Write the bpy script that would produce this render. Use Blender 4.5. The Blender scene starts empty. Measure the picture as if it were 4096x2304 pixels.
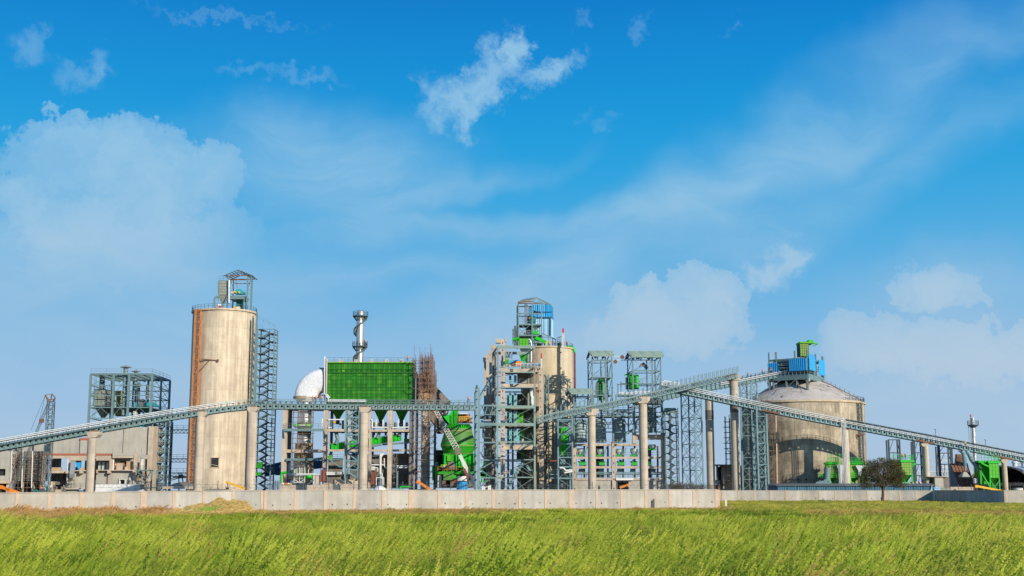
import bpy,bmesh,math,random
import numpy as np
from mathutils import Vector,Matrix,noise
sc=bpy.context.scene
# camera
FPX,PITCH,CAMH=5040.0,math.radians(9.1),3.0
cam_d=bpy.data.cameras.new("camera");cam=bpy.data.objects.new("camera",cam_d)
sc.collection.objects.link(cam)
cam_d.sensor_width=36.0;cam_d.lens=36.0*FPX/4096.0
cam_d.clip_start=0.5;cam_d.clip_end=9000
cam.location=(0,0,CAMH);cam.rotation_euler=(math.pi/2+PITCH,0,0)
sc.camera=cam
CS,SN=math.cos(PITCH),math.sin(PITCH)
# exposure
sc.view_settings.view_transform='Standard';sc.view_settings.look='None'
sc.view_settings.exposure=0.0;sc.view_settings.gamma=1.0
sc.view_settings.use_curve_mapping=False
sc.render.engine='CYCLES'
sc.cycles.max_bounces=6;sc.cycles.diffuse_bounces=3;sc.cycles.glossy_bounces=3
sc.cycles.transparent_max_bounces=6;sc.cycles.use_denoising=True
# sun
SUN_AZ,SUN_EL=math.radians(40),math.radians(21)
sv=Vector((math.sin(SUN_AZ)*math.cos(SUN_EL),-math.cos(SUN_AZ)*math.cos(SUN_EL),math.sin(SUN_EL)))
sd=bpy.data.lights.new("sun",'SUN');sd.energy=4.9;sd.angle=math.radians(0.5);sd.color=(1.0,0.915,0.775)
sun=bpy.data.objects.new("sun",sd);sc.collection.objects.link(sun)
sun.rotation_euler=sv.to_track_quat('Z','Y').to_euler();sun.location=(120,-120,120)
# photo pixel -> world point at a distance along +Y
def Wp(px,py,D):
 v=1152.0-py
 yy=FPX*CS-v*SN
 return Vector((D*(px-2048.0)/yy,D,CAMH+D*(FPX*SN+v*CS)/yy))
class View:
 def __init__(s,ox,oy,k):s.o=(ox,oy,k)
 def __call__(s,x,y,D):
  ox,oy,k=s.o
  return Wp(ox+x/k,oy+y/k,D)
 def x(s,x,y,D):return s(x,y,D).x
 def z(s,y,D):return s(0,y,D).z
A=View(0,1400,2.2286);B=View(650,1050,1.448);Cv=View(1100,1350,2.07);Dv=View(1650,1400,2.2292)
E=View(1900,1150,2.898);F=View(1850,1500,2.6345);G=View(2200,1350,2.07);H=View(2650,1400,2.2292)
I=View(2950,1300,1.932);J=View(3400,1600,3.22);K=View(800,1060,3.294);L=View(1380,1230,5.793)
S=View(0,0,1.0)
# world: Nishita sky tinted, with clouds
def make_world():
 w=bpy.data.worlds.new("World");sc.world=w;w.use_nodes=True
 nt=w.node_tree;N=nt.nodes;Lk=nt.links;N.clear()
 def nd(t,**kw):
  n=N.new(t)
  for k,v in kw.items():setattr(n,k,v)
  return n
 def math_(op,a,b=None,c=None,clamp=False):
  n=nd('ShaderNodeMath',operation=op);n.use_clamp=clamp
  for i,v in enumerate((a,b,c)):
   if v is None:continue
   if isinstance(v,(int,float)):n.inputs[i].default_value=v
   else:Lk.new(v,n.inputs[i])
  return n.outputs[0]
 def sstep(v,lo,hi,o0=0.0,o1=1.0):
  n=nd('ShaderNodeMapRange',interpolation_type='SMOOTHSTEP');Lk.new(v,n.inputs[0])
  for i,x in enumerate((lo,hi,o0,o1)):n.inputs[i+1].default_value=x
  return n.outputs[0]
 tc=nd('ShaderNodeTexCoord');gen=tc.outputs['Generated']
 sky=nd('ShaderNodeTexSky',sky_type='NISHITA');sky.sun_disc=False
 sky.sun_elevation=SUN_EL;sky.sun_rotation=math.atan2(sv.x,sv.y)
 sky.air_density=1.0;sky.dust_density=0.6;sky.ozone_density=2.0
 sep=nd('ShaderNodeSeparateXYZ');Lk.new(gen,sep.inputs[0])
 x,y,z=sep.outputs
 hor=math_('SQRT',math_('ADD',math_('MULTIPLY',x,x),math_('MULTIPLY',y,y)))
 az=math_('ARCTAN2',x,y);el=math_('ARCTAN2',z,hor)
 # clear-sky colour by elevation, kept as a tint over the physical sky
 ramp=nd('ShaderNodeValToRGB');Lk.new(math_('MULTIPLY',el,1/0.6,clamp=True),ramp.inputs[0])
 cr=ramp.color_ramp;cr.interpolation='B_SPLINE'
 stops=[(0.0,(.43,.56,.73)),(0.10,(.355,.535,.75)),(0.24,(.155,.46,.77)),(0.38,(.022,.385,.75)),(0.50,(.004,.315,.715)),(0.64,(.001,.205,.625)),(1.0,(.001,.12,.45))]
 cr.elements[0].position=0;cr.elements[0].color=(*stops[0][1],1)
 cr.elements[1].position=1;cr.elements[1].color=(*stops[-1][1],1)
 for p,c in stops[1:-1]:
  e=cr.elements.new(p);e.color=(*c,1)
 sk=nd('ShaderNodeMix',data_type='RGBA');sk.inputs[0].default_value=0.96
 Lk.new(sky.outputs[0],sk.inputs[6])
 sc10=nd('ShaderNodeVectorMath',operation='SCALE');Lk.new(ramp.outputs[0],sc10.inputs[0]);sc10.inputs['Scale'].default_value=10.0
 Lk.new(sc10.outputs[0],sk.inputs[7])
 # cloud coordinates: azimuth / elevation in radians
 cmb=nd('ShaderNodeCombineXYZ');Lk.new(az,cmb.inputs[0]);Lk.new(el,cmb.inputs[1]);uv=cmb.outputs[0]
 def fbm(scale,detail,rough,stretch=(1,1,1),rot=0.0,loc=(0,0,0),dist=0.0,src=None):
  mp=nd('ShaderNodeMapping');Lk.new(src or uv,mp.inputs[0]);mp.inputs[3].default_value=stretch;mp.inputs[2].default_value=(0,0,rot);mp.inputs[1].default_value=loc
  n=nd('ShaderNodeTexNoise',noise_dimensions='2D');Lk.new(mp.outputs[0],n.inputs['Vector'])
  n.inputs['Scale'].default_value=scale;n.inputs['Detail'].default_value=detail;n.inputs['Roughness'].default_value=rough
  n.inputs['Distortion'].default_value=dist
  return n
 def warp(n,amt,base=None):
  a=nd('ShaderNodeVectorMath',operation='SUBTRACT');Lk.new(n.outputs['Color'],a.inputs[0]);a.inputs[1].default_value=(.5,.5,.5)
  c=nd('ShaderNodeVectorMath',operation='SCALE');Lk.new(a.outputs[0],c.inputs[0]);c.inputs['Scale'].default_value=amt
  d=nd('ShaderNodeVectorMath',operation='ADD');Lk.new(base or uv,d.inputs[0]);Lk.new(c.outputs[0],d.inputs[1]);return d.outputs[0]
 warped=warp(fbm(60,6,0.65),0.035,warp(fbm(9,3,0.5),0.04))
 softuv=warp(fbm(7,4,0.5,loc=(2,5,0)),0.09)
 def ae(px,py):
  p=Wp(px,py,100)-Vector((0,0,CAMH))
  return math.atan2(p.x,p.y),math.atan2(p.z,math.hypot(p.x,p.y))
 def blob(vec,px,py,rx,ry,rot=0.0):
  a,e=ae(px,py)
  mp=nd('ShaderNodeMapping',vector_type='TEXTURE');Lk.new(vec,mp.inputs[0])
  mp.inputs[1].default_value=(a,e,0);mp.inputs[2].default_value=(0,0,math.radians(rot));mp.inputs[3].default_value=(rx/FPX,ry/FPX,1)
  ln=nd('ShaderNodeVectorMath',operation='LENGTH');Lk.new(mp.outputs[0],ln.inputs[0])
  return ln.outputs['Value']
 def mn(lst):
  r=lst[0]
  for b in lst[1:]:r=math_('MINIMUM',r,b)
  return r
 def dens(field,noise_,amp):
  return math_('ADD',math_('SUBTRACT',1.0,field),math_('MULTIPLY',math_('SUBTRACT',noise_,0.5),amp))
 puff=fbm(24,10,0.62,loc=(1,3,0));fine=fbm(85,8,0.65)
 pf=math_('ADD',math_('MULTIPLY',puff.outputs[0],.75),math_('MULTIPLY',fine.outputs[0],.25))
 # cumulus: billowed upper edges that melt away downwards
 crisp=[(470,680,420,200),(320,570,170,110),(700,720,280,170),(130,790,150,110),(560,950,480,260),(830,1090,260,160),(2560,1240,180,130),(2820,1190,190,130),(2680,1330,330,120),(3760,1180,170,100),(3480,1400,190,130),(3800,1430,300,120),(4080,1390,160,120)]
 d1=dens(mn([blob(warped,*c)for c in crisp]),pf,0.85)
 a1=math_('ADD',math_('MULTIPLY',sstep(d1,-0.04,0.10),.62),math_('MULTIPLY',sstep(d1,0.0,0.55),.38))
 wts=mn([blob(uv,470,600,760,640),blob(uv,2700,1210,620,330),blob(uv,3850,1310,760,340)])
 body=fbm(13,7,0.6,loc=(3,1,0),src=warped)
 a1=math_('MULTIPLY',math_('MULTIPLY',a1,sstep(body.outputs[0],0.28,0.66,0.58,0.86)),sstep(wts,0.45,1.05,1.0,0.0))
 # torn little clouds
 wisp=[(1850,380,190,95,15,1),(1990,260,150,95,55,1),(2060,160,60,75,0,1),(2190,260,120,55,20,1),(1890,470,60,80,0,1),(95,225,85,80,0,.42),(320,310,130,60,10,.40),(420,235,50,75,0,.40),(3090,1125,110,70,0,1),(3175,1035,75,75,0,1),(3020,1160,60,50,0,.8),(2550,110,60,36,10,.28),(2935,95,50,28,45,.32),(2300,60,38,34,0,.2),(2370,490,70,34,20,.2),(1220,322,180,24,0,.28),(1000,325,120,24,0,.24),(900,90,340,20,-5,.24)]
 w2=uv;tr2=None;sh=fbm(34,10,0.68,loc=(9,4,0),dist=.35,src=warp(fbm(30,5,0.6),0.03))
 for(px,py,rx,ry,rot,op)in wisp:
  dd=dens(blob(warped,px,py,rx*1.15,ry*1.15,rot),sh.outputs[0],1.5)
  b=sstep(dd,-0.10,0.95,0.0,.74*op);inv=math_('SUBTRACT',1.0,b);tr2=inv if tr2 is None else math_('MULTIPLY',tr2,inv)
 a2=math_('SUBTRACT',1.0,tr2)
 # soft high veils and long streaks
 soft=[(1300,640,640,270,0,.62),(1150,460,300,160,20,.2),(1950,930,1150,85,2,.45),(1800,760,560,70,14,.4),(1500,1090,800,90,0,.3),(2250,1330,650,170,0,.45),(2900,760,1500,210,31,.46),(3350,800,1300,150,27,.30),(2300,1050,900,130,22,.42),(450,1170,900,220,0,.55),(250,1000,620,200,0,.5),(60,1080,420,260,0,.35),(3800,1200,500,200,0,.42),(3700,330,900,110,28,.26),(3600,1560,1300,240,0,.45),(1100,1480,1500,140,0,.32)]
 st1=fbm(9,9,0.58,stretch=(0.45,2.4,1),rot=math.radians(-26),dist=0.25,src=softuv);st2=fbm(5,8,0.6,stretch=(1,2.0,1),loc=(4,4,0))
 stv=math_('MULTIPLY',sstep(st1.outputs[0],0.28,0.70,0.60,1.18),sstep(st2.outputs[0],0.30,0.65,0.72,1.12))
 tr=None
 for(px,py,rx,ry,rot,op)in soft:
  b=sstep(blob(softuv,px,py,rx,ry,rot),0.0,1.35,op,0.0)
  inv=math_('SUBTRACT',1.0,b);tr=inv if tr is None else math_('MULTIPLY',tr,inv)
 a3=math_('MULTIPLY',math_('SUBTRACT',1.0,tr),stv,clamp=True)
 # the same kind of weather carried on round the rest of the sky
 gen_n=fbm(3.2,9,0.6,stretch=(1,2.2,1),loc=(7,2,0))
 away=sstep(math_('ABSOLUTE',az),0.46,0.75);up=sstep(el,0.50,0.75)
 a4=math_('MULTIPLY',math_('MAXIMUM',away,math_('MULTIPLY',up,0.4)),sstep(gen_n.outputs[0],0.44,0.68,0.0,0.8))
 tot=math_('SUBTRACT',1.0,math_('MULTIPLY',math_('MULTIPLY',math_('SUBTRACT',1.0,a1),math_('SUBTRACT',1.0,a2)),math_('MULTIPLY',math_('SUBTRACT',1.0,a3),math_('SUBTRACT',1.0,a4))),clamp=True)
 # cloud colour: bluish white, whiter low down
 ccol=nd('ShaderNodeMix',data_type='RGBA');Lk.new(sstep(el,0.05,0.32),ccol.inputs[0])
 ccol.inputs[6].default_value=(4.9,6.1,7.3,1);ccol.inputs[7].default_value=(3.3,5.9,8.0,1)
 mx=nd('ShaderNodeMix',data_type='RGBA');Lk.new(math_('MULTIPLY',tot,0.93),mx.inputs[0]);Lk.new(sk.outputs[2],mx.inputs[6]);Lk.new(ccol.outputs[2],mx.inputs[7])
 bg=nd('ShaderNodeBackground');Lk.new(mx.outputs[2],bg.inputs[0]);bg.inputs[1].default_value=0.1
 out=nd('ShaderNodeOutputWorld');Lk.new(bg.outputs[0],out.inputs[0])
 w.cycles.sampling_method='MANUAL';w.cycles.sample_map_resolution=512
make_world()
# materials (all textures follow world position)
MATS={}
def mat(name,col,rough=0.7,metal=0.0,var=0.12,scale=0.6,bump=0.0,bscale=4.0,streak=0.0,dirt=0.0,dirtcol=(.12,.09,.06),rust=0.0,spec=0.4,joints=None,coat=0.0,patch=None):
 """procedural surface: base colour broken up by noise, optional vertical streaks, dirt blotches, rust, ribs and pour joints"""
 m=bpy.data.materials.new(name);m.use_nodes=True
 nt=m.node_tree;N=nt.nodes;Lk=nt.links;b=N['Principled BSDF']
 geo=N.new('ShaderNodeNewGeometry');pos=geo.outputs['Position']
 def nz(scale,detail=5,rough_=.6,st=(1,1,1)):
  mp=N.new('ShaderNodeMapping');Lk.new(pos,mp.inputs[0]);mp.inputs[3].default_value=st
  n=N.new('ShaderNodeTexNoise');Lk.new(mp.outputs[0],n.inputs['Vector']);n.inputs['Scale'].default_value=scale
  n.inputs['Detail'].default_value=detail;n.inputs['Roughness'].default_value=rough_
  return n.outputs[0]
 def rng(v,lo,hi,a,c):
  r=N.new('ShaderNodeMapRange');r.clamp=True;Lk.new(v,r.inputs[0])
  for i,q in enumerate((lo,hi,a,c)):r.inputs[i+1].default_value=q
  return r.outputs[0]
 def mix(f,a,c,mode='MIX'):
  x=N.new('ShaderNodeMix');x.data_type='RGBA';x.blend_type=mode
  for i,v in((0,f),(6,a),(7,c)):
   if isinstance(v,(int,float)):x.inputs[i].default_value=v
   elif isinstance(v,tuple):x.inputs[i].default_value=(*v[:3],1)
   else:Lk.new(v,x.inputs[i])
  return x.outputs[2]
 def mul(c,v):
  x=N.new('ShaderNodeVectorMath');x.operation='SCALE'
  Lk.new(c,x.inputs[0]);Lk.new(v,x.inputs['Scale']);return x.outputs[0]
 n1=nz(scale,7)
 c=mix(0.0,tuple(col),tuple(col))
 c=mul(c,rng(n1,.25,.75,1-var,1+var))
 if streak:
  s=nz(1.0,6,.65,(1.3,1.3,.045));c=mul(c,rng(s,.35,.7,1-streak,1+streak*.6))
  s2=nz(1.0,5,.6,(.35,.35,.012));c=mul(c,rng(s2,.4,.6,1-streak*.5,1+streak*.4))
 if joints:
  h,st_=joints
  sp=N.new('ShaderNodeSeparateXYZ');Lk.new(pos,sp.inputs[0])
  fr=N.new('ShaderNodeMath');fr.operation='FRACT'
  dv=N.new('ShaderNodeMath');dv.operation='DIVIDE';Lk.new(sp.outputs[2],dv.inputs[0]);dv.inputs[1].default_value=h;Lk.new(dv.outputs[0],fr.inputs[0])
  c=mul(c,rng(fr.outputs[0],0,.06,1-st_,1))
  fl=N.new('ShaderNodeMath');fl.operation='FLOOR';Lk.new(dv.outputs[0],fl.inputs[0])
  wn=N.new('ShaderNodeTexWhiteNoise');wn.noise_dimensions='1D';Lk.new(fl.outputs[0],wn.inputs['W'])
  c=mul(c,rng(wn.outputs[0],0,1,1-st_*.6,1+st_*.3))
 if patch:
  sn=N.new('ShaderNodeVectorMath');sn.operation='SNAP';Lk.new(pos,sn.inputs[0]);sn.inputs[1].default_value=(patch[0],400,patch[1])
  wn=N.new('ShaderNodeTexWhiteNoise');wn.noise_dimensions='3D';Lk.new(sn.outputs[0],wn.inputs['Vector'])
  c=mul(c,rng(wn.outputs[0],0,1,1-patch[2],1+patch[2]*.5))
  s=nz(1.0,7,.7,(.9,.9,.35));c=mul(c,rng(s,.42,.60,1-patch[2]*1.2,1.04))
 if dirt:
  d=nz(.22,8,.68,(1,1,.55));c=mix(rng(d,.5,.72,0,dirt),c,tuple(dirtcol))
 if rust:
  d=nz(1.1,6,.65);c=mix(rng(d,.68-rust*.25,.76-rust*.22,0,.85),c,(.16,.065,.03))
 Lk.new(c,b.inputs['Base Color'])
 b.inputs['Roughness'].default_value=rough;b.inputs['Metallic'].default_value=metal
 b.inputs['Specular IOR Level'].default_value=spec;b.inputs['Coat Weight'].default_value=coat
 if bump:
  bp=N.new('ShaderNodeBump');bp.inputs['Strength'].default_value=bump;bp.inputs['Distance'].default_value=.1
  Lk.new(nz(bscale,6,.6),bp.inputs['Height']);Lk.new(bp.outputs[0],b.inputs['Normal'])
 MATS[name]=m
 return m
mat('concrete_silo',(.68,.56,.40),.85,var=.10,scale=.5,bump=.25,bscale=3,streak=.26,dirt=.4,dirtcol=(.36,.30,.23),joints=(4.2,.12),patch=(2.2,2.1,.07))
mat('concrete_dome',(.52,.43,.305),.88,var=.2,scale=.35,bump=.3,bscale=3,streak=.30,dirt=.8,dirtcol=(.17,.135,.10),joints=(2.1,.14),patch=(1.5,2.1,.24))
mat('concrete_roof',(.52,.46,.40),.88,var=.2,scale=.25,bump=.3,bscale=2,dirt=.5,dirtcol=(.25,.19,.15))
mat('concrete_yellow',(.60,.485,.315),.85,var=.1,scale=.5,bump=.2,streak=.16,dirt=.3,dirtcol=(.3,.24,.17),joints=(3.5,.06))
mat('concrete_pier',(.56,.47,.36),.85,var=.14,scale=.5,bump=.2,streak=.2,dirt=.45,dirtcol=(.26,.22,.18),joints=(2.6,.12))
mat('concrete_frame',(.54,.435,.325),.88,var=.16,scale=.6,bump=.25,streak=.15,dirt=.5,dirtcol=(.24,.19,.15))
mat('concrete_grey',(.43,.40,.335),.9,var=.14,scale=.3,bump=.2,streak=.08,dirt=.5,dirtcol=(.25,.235,.21))
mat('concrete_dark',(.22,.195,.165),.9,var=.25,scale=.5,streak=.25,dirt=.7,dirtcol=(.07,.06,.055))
mat('plaster_wall',(.455,.42,.35),.92,var=.16,scale=.5,bump=.3,bscale=5,streak=.10,dirt=.8,dirtcol=(.31,.28,.24))
mat('plaster_wall2',(.51,.475,.41),.92,var=.14,scale=.6,bump=.3,bscale=5,streak=.12,dirt=.7,dirtcol=(.36,.32,.27))
mat('plaster_wall3',(.42,.40,.355),.92,var=.16,scale=.5,bump=.3,bscale=4,streak=.14,dirt=.85,dirtcol=(.28,.25,.215))
mat('post_tan',(.54,.41,.30),.9,var=.12,scale=1.2,bump=.2,dirt=.4,dirtcol=(.40,.31,.24))
mat('steel',(.15,.235,.24),.55,var=.12,scale=.5,rust=.18,metal=.0)
mat('steel_dark',(.085,.12,.125),.6,var=.2,scale=.5,rust=.3)
mat('steel_green',(.235,.33,.285),.6,var=.12,scale=.4,rust=.35)
mat('steel_blue',(.175,.29,.31),.55,var=.12,scale=.5,rust=.12)
mat('steel_teal',(.14,.44,.42),.5,var=.1,scale=.5)
mat('galvanised',(.52,.54,.54),.4,metal=.6,var=.1,scale=1)
mat('white_pipe',(.74,.73,.70),.5,var=.08,scale=1,rust=.08)
mat('silver',(.78,.77,.75),.30,metal=.9,var=.06,scale=1.5,bump=.05,bscale=2)
mat('foil',(.74,.74,.74),.38,metal=.0,var=.22,scale=2,bump=1.0,bscale=1.1,spec=.8)
mat('insulation',(.40,.31,.19),.95,var=.2,scale=1.5,bump=.6)
mat('rusty',(.19,.10,.065),.85,var=.3,scale=1.5)
mat('rust_red',(.22,.06,.035),.8,var=.2,scale=1)
mat('scaffold',(.19,.125,.085),.8,var=.3,scale=2)
mat('rebar',(.20,.11,.08),.9,var=.3,scale=2)
mat('green',(.022,.29,.008),.5,var=.18,scale=.5,dirt=.3,dirtcol=(.03,.13,.01))
mat('green_box',(.02,.205,.006),.6,var=.3,scale=.35,dirt=.8,dirtcol=(.012,.11,.008))
mat('green_light',(.10,.42,.012),.5,var=.15,scale=.8)
mat('green_olive',(.075,.225,.035),.6,var=.2,scale=.4,dirt=.4,dirtcol=(.05,.12,.03))
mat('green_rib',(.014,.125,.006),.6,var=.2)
mat('khaki',(.34,.32,.11),.75,var=.15,scale=.8)
mat('blue_sheet',(.015,.32,.66),.35,var=.15,scale=.6,spec=.6)
mat('blue_dark',(.015,.10,.20),.45,var=.2,scale=.5)
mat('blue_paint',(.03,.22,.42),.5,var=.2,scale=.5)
mat('sky_sheet',(.30,.55,.75),.3,var=.1,scale=.6,spec=.6)
mat('teal_paint',(.0,.36,.36),.45,var=.1)
mat('teal_dark',(.01,.14,.11),.6,var=.15)
mat('orange',(.75,.22,.015),.55,var=.15,scale=1,rust=.2)
mat('orange_mast',(.60,.22,.055),.7,var=.3,scale=1.5,rust=.35)
mat('yellow',(.75,.42,.03),.5,var=.12)
mat('red',(.5,.03,.03),.55,var=.12)
mat('brick',(.38,.13,.075),.9,var=.3,scale=3)
mat('wood',(.45,.27,.13),.8,var=.25,scale=2)
mat('white',(.72,.71,.67),.7,var=.06,scale=.6)
mat('offwhite',(.62,.60,.55),.8,var=.08,scale=.4)
mat('black',(.02,.02,.022),.8,var=.2)
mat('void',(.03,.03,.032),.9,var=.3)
mat('rubber',(.03,.03,.03),.8,var=.2)
mat('brown_sheet',(.25,.11,.065),.8,var=.25,scale=.8,streak=.15)
mat('bin_steel',(.38,.48,.47),.4,metal=.0,var=.2,scale=.5,streak=.18,rust=.1)
mat('filter_grey',(.27,.29,.235),.55,var=.15,scale=.8,rust=.15)
mat('boom_white',(.66,.64,.58),.5,var=.1,rust=.2)
mat('skin',(.22,.11,.06),.6,var=.05)
mat('vest_orange',(.85,.16,.03),.6,var=.08)
mat('trousers',(.06,.07,.10),.8,var=.15)
mat('helmet_yellow',(.85,.55,.03),.3,var=.05)
mat('soil',(.21,.155,.10),.95,var=.3,scale=.3,bump=.4)
mat('gravel_pile',(.20,.17,.145),.95,var=.25,scale=1.2,bump=.8)
mat('bark',(.11,.075,.05),.95,var=.3,scale=4,bump=.6,bscale=12)
mat('green_box2',(.05,.25,.010),.6,var=.3,scale=.35,dirt=.4,dirtcol=(.02,.14,.008))
mat('green_box3',(.012,.18,.005),.5,var=.2,scale=.35,dirt=.5,dirtcol=(.012,.10,.006))
mat('green_bright',(.01,.48,.015),.45,var=.12,scale=.6)
mat('gallery_grey',(.22,.195,.175),.8,var=.15,scale=.5)
mat('chimney_steel',(.62,.59,.56),.38,metal=.75,var=.08,scale=.8,rust=.05)
mat('steel_green2',(.27,.235,.19),.65,var=.15,scale=.4,rust=.5)
mat('sky_blue_paint',(.06,.36,.55),.45,var=.1)
mat('teal_paint2',(.0,.22,.25),.5,var=.15)
mat('khaki_light',(.62,.58,.22),.6,var=.1)
mat('concrete_dome2',(.56,.465,.335),.88,var=.2,scale=.35,bump=.3,bscale=3,streak=.26,dirt=.6,dirtcol=(.2,.16,.115),joints=(2.1,.12),patch=(1.5,2.1,.2))
mat('roof_grey',(.13,.14,.155),.55,var=.15,scale=.6)
mat('roof_pale',(.36,.37,.36),.5,var=.1,scale=.6)
mat('sheet_blue_stripe',(.05,.15,.34),.5,var=.1)
mat('steel_dark2',(.022,.048,.062),.55,var=.2,scale=.5,rust=.1)
mat('red_flag',(.55,.06,.07),.6)
mat('straw',(.56,.40,.14),.9,var=.35,scale=3)
mat('bush_bright',(.2,.36,.04),.7,var=.2,scale=2)
mat('shed_blue',(.04,.145,.22),.45,var=.15,scale=.6)
mat('pylon',(.42,.46,.49),.6,var=.05)
# mesh helpers
def _basis(p,q):
 d=(q-p);l=d.length;d=d/l if l>1e-9 else Vector((0,0,1))
 up=Vector((0,0,1))if abs(d.z)<.97 else Vector((0,1,0))
 s=d.cross(up).normalized();u=s.cross(d).normalized()
 return d,s,u
ORG={}
class MB:
 def __init__(s):s.v=[];s.f=[];s.smooth=set()
 def add(s,vs,fs,smooth=False):
  o=len(s.v);s.v+=[tuple(v)for v in vs]
  for f in fs:
   if smooth:s.smooth.add(len(s.f))
   s.f.append([i+o for i in f])
 def box(s,x0,y0,z0,x1,y1,z1):
  s.add([(x0,y0,z0),(x1,y0,z0),(x1,y1,z0),(x0,y1,z0),(x0,y0,z1),(x1,y0,z1),(x1,y1,z1),(x0,y1,z1)],[(0,3,2,1),(4,5,6,7),(0,1,5,4),(1,2,6,5),(2,3,7,6),(3,0,4,7)]);return s
 def bar(s,p,q,w=.1,h=None):
  p=Vector(p);q=Vector(q);h=h or w;d,a,b=_basis(p,q);a=a*w/2;b=b*h/2
  s.add([p-a-b,p+a-b,p+a+b,p-a+b,q-a-b,q+a-b,q+a+b,q-a+b],[(0,3,2,1),(4,5,6,7),(0,1,5,4),(1,2,6,5),(2,3,7,6),(3,0,4,7)]);return s
 def cyl(s,p,q,r,r2=None,n=10,caps=True,smooth=True):
  p=Vector(p);q=Vector(q);r2=r if r2 is None else r2;d,a,b=_basis(p,q)
  vs=[]
  for i in range(n):
   t=2*math.pi*i/n;o=a*math.cos(t)+b*math.sin(t);vs+=[p+o*r,q+o*r2]
  s.add(vs,[(2*i,2*((i+1)%n),2*((i+1)%n)+1,2*i+1)for i in range(n)],smooth)
  if caps:
   s.add([vs[2*i]for i in range(n)],[tuple(range(n))[::-1]]);s.add([vs[2*i+1]for i in range(n)],[tuple(range(n))])
  return s
 def pipe(s,pts,r,n=8):
  pts=[Vector(p)for p in pts]
  for a,b in zip(pts,pts[1:]):s.cyl(a,b,r,n=n,caps=True)
  return s
 def tube(s,pts,rs,n=16,caps=True):
  pts=[Vector(p)for p in pts];m=len(pts)
  if not hasattr(rs,'__len__'):rs=[rs]*m
  ref=Vector((0,1,0));rings=[]
  for i,p in enumerate(pts):
   d=(pts[min(i+1,m-1)]-pts[max(i-1,0)]).normalized()
   if abs(d.dot(ref))>.95:ref=Vector((1,0,0))
   a=d.cross(ref).normalized();b=a.cross(d).normalized()
   rings.append([p+(a*math.cos(2*math.pi*k/n)+b*math.sin(2*math.pi*k/n))*rs[i]for k in range(n)])
  vs=[v for r in rings for v in r]
  s.add(vs,[(i*n+k,i*n+(k+1)%n,(i+1)*n+(k+1)%n,(i+1)*n+k)for i in range(m-1)for k in range(n)],True)
  if caps:s.add(rings[0],[tuple(range(n))[::-1]]);s.add(rings[-1],[tuple(range(n))])
  return s
 def lathe(s,cx,cy,prof,n=32,a0=0.0,a1=2*math.pi,smooth=True):
  full=abs(a1-a0-2*math.pi)<1e-6;k=n if full else n+1;m=len(prof)
  for j in range(m-1):
   (r0,z0),(r1,z1)=prof[j],prof[j+1]
   vs=[]
   for i in range(k):
    t=a0+(a1-a0)*i/n;c,q=math.cos(t),math.sin(t)
    vs+=[(cx+r0*c,cy+r0*q,z0),(cx+r1*c,cy+r1*q,z1)]
   s.add(vs,[(2*i,2*((i+1)%k),2*((i+1)%k)+1,2*i+1)for i in range(n)],smooth)
  return s
 def prism(s,poly,off):
  off=Vector(off);a=[Vector(p)for p in poly];b=[p+off for p in a];n=len(a)
  s.add(a+b,[tuple(range(n))[::-1],tuple(range(n,2*n))]+[(i,(i+1)%n,n+(i+1)%n,n+i)for i in range(n)]);return s
 def frustum(s,b0,b1):
  def r(q):x0,y0,x1,y1,z=q;return[(x0,y0,z),(x1,y0,z),(x1,y1,z),(x0,y1,z)]
  s.add(r(b0)+r(b1),[(0,3,2,1),(4,5,6,7),(0,1,5,4),(1,2,6,5),(2,3,7,6),(3,0,4,7)]);return s
 def rails(s,pts,h=1.1,sp=1.6,w=.06,n=2,up=Vector((0,0,1))):
  pts=[Vector(p)for p in pts]
  for a,b in zip(pts,pts[1:]):
   l=(b-a).length;k=max(1,round(l/sp))
   for i in range(k+1):
    p=a.lerp(b,i/k);s.bar(p,p+up*h,w)
   for j in range(n):s.bar(a+up*h*(j+1)/n,b+up*h*(j+1)/n,w)
  return s
 def build(s,name,m,parent=None,kind=None,label=None,normals=True):
  me=bpy.data.meshes.new(name)
  o=ORG[parent.name]if parent is not None else Vector((0,0,0))
  me.from_pydata([(v[0]-o.x,v[1]-o.y,v[2]-o.z)for v in s.v],[],s.f)
  if s.smooth:
   sm=[i in s.smooth for i in range(len(s.f))];me.polygons.foreach_set('use_smooth',sm)
  if normals:
   bm=bmesh.new();bm.from_mesh(me);bmesh.ops.recalc_face_normals(bm,faces=bm.faces);bm.to_mesh(me);bm.free()
  me.materials.append(MATS[m]if isinstance(m,str)else m);me.update()
  ob=bpy.data.objects.new(name,me);sc.collection.objects.link(ob)
  if parent is not None:ob.parent=parent
  ORG[ob.name]=o
  if kind:ob['kind']=kind
  if label:ob['label']=label
  return ob
def tag(o,label=None,cat=None,group=None,kind=None):
 if label:o['label']=label
 if cat:o['category']=cat
 if group:o['group']=group
 if kind:o['kind']=kind
 return o
def thing(name,label,cat,loc,group=None):
 o=bpy.data.objects.new(name,None);sc.collection.objects.link(o)
 o.location=loc;o.empty_display_size=.5;ORG[o.name]=Vector(loc)
 return tag(o,label,cat,group)
_unit={}
def unit_bar(m):
 if m not in _unit:
  b=MB();b.box(-.5,-.5,0,.5,.5,1)
  me=bpy.data.meshes.new('bar');me.from_pydata(b.v,[],b.f);me.materials.append(MATS[m]);_unit[m]=me
 return _unit[m]
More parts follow.
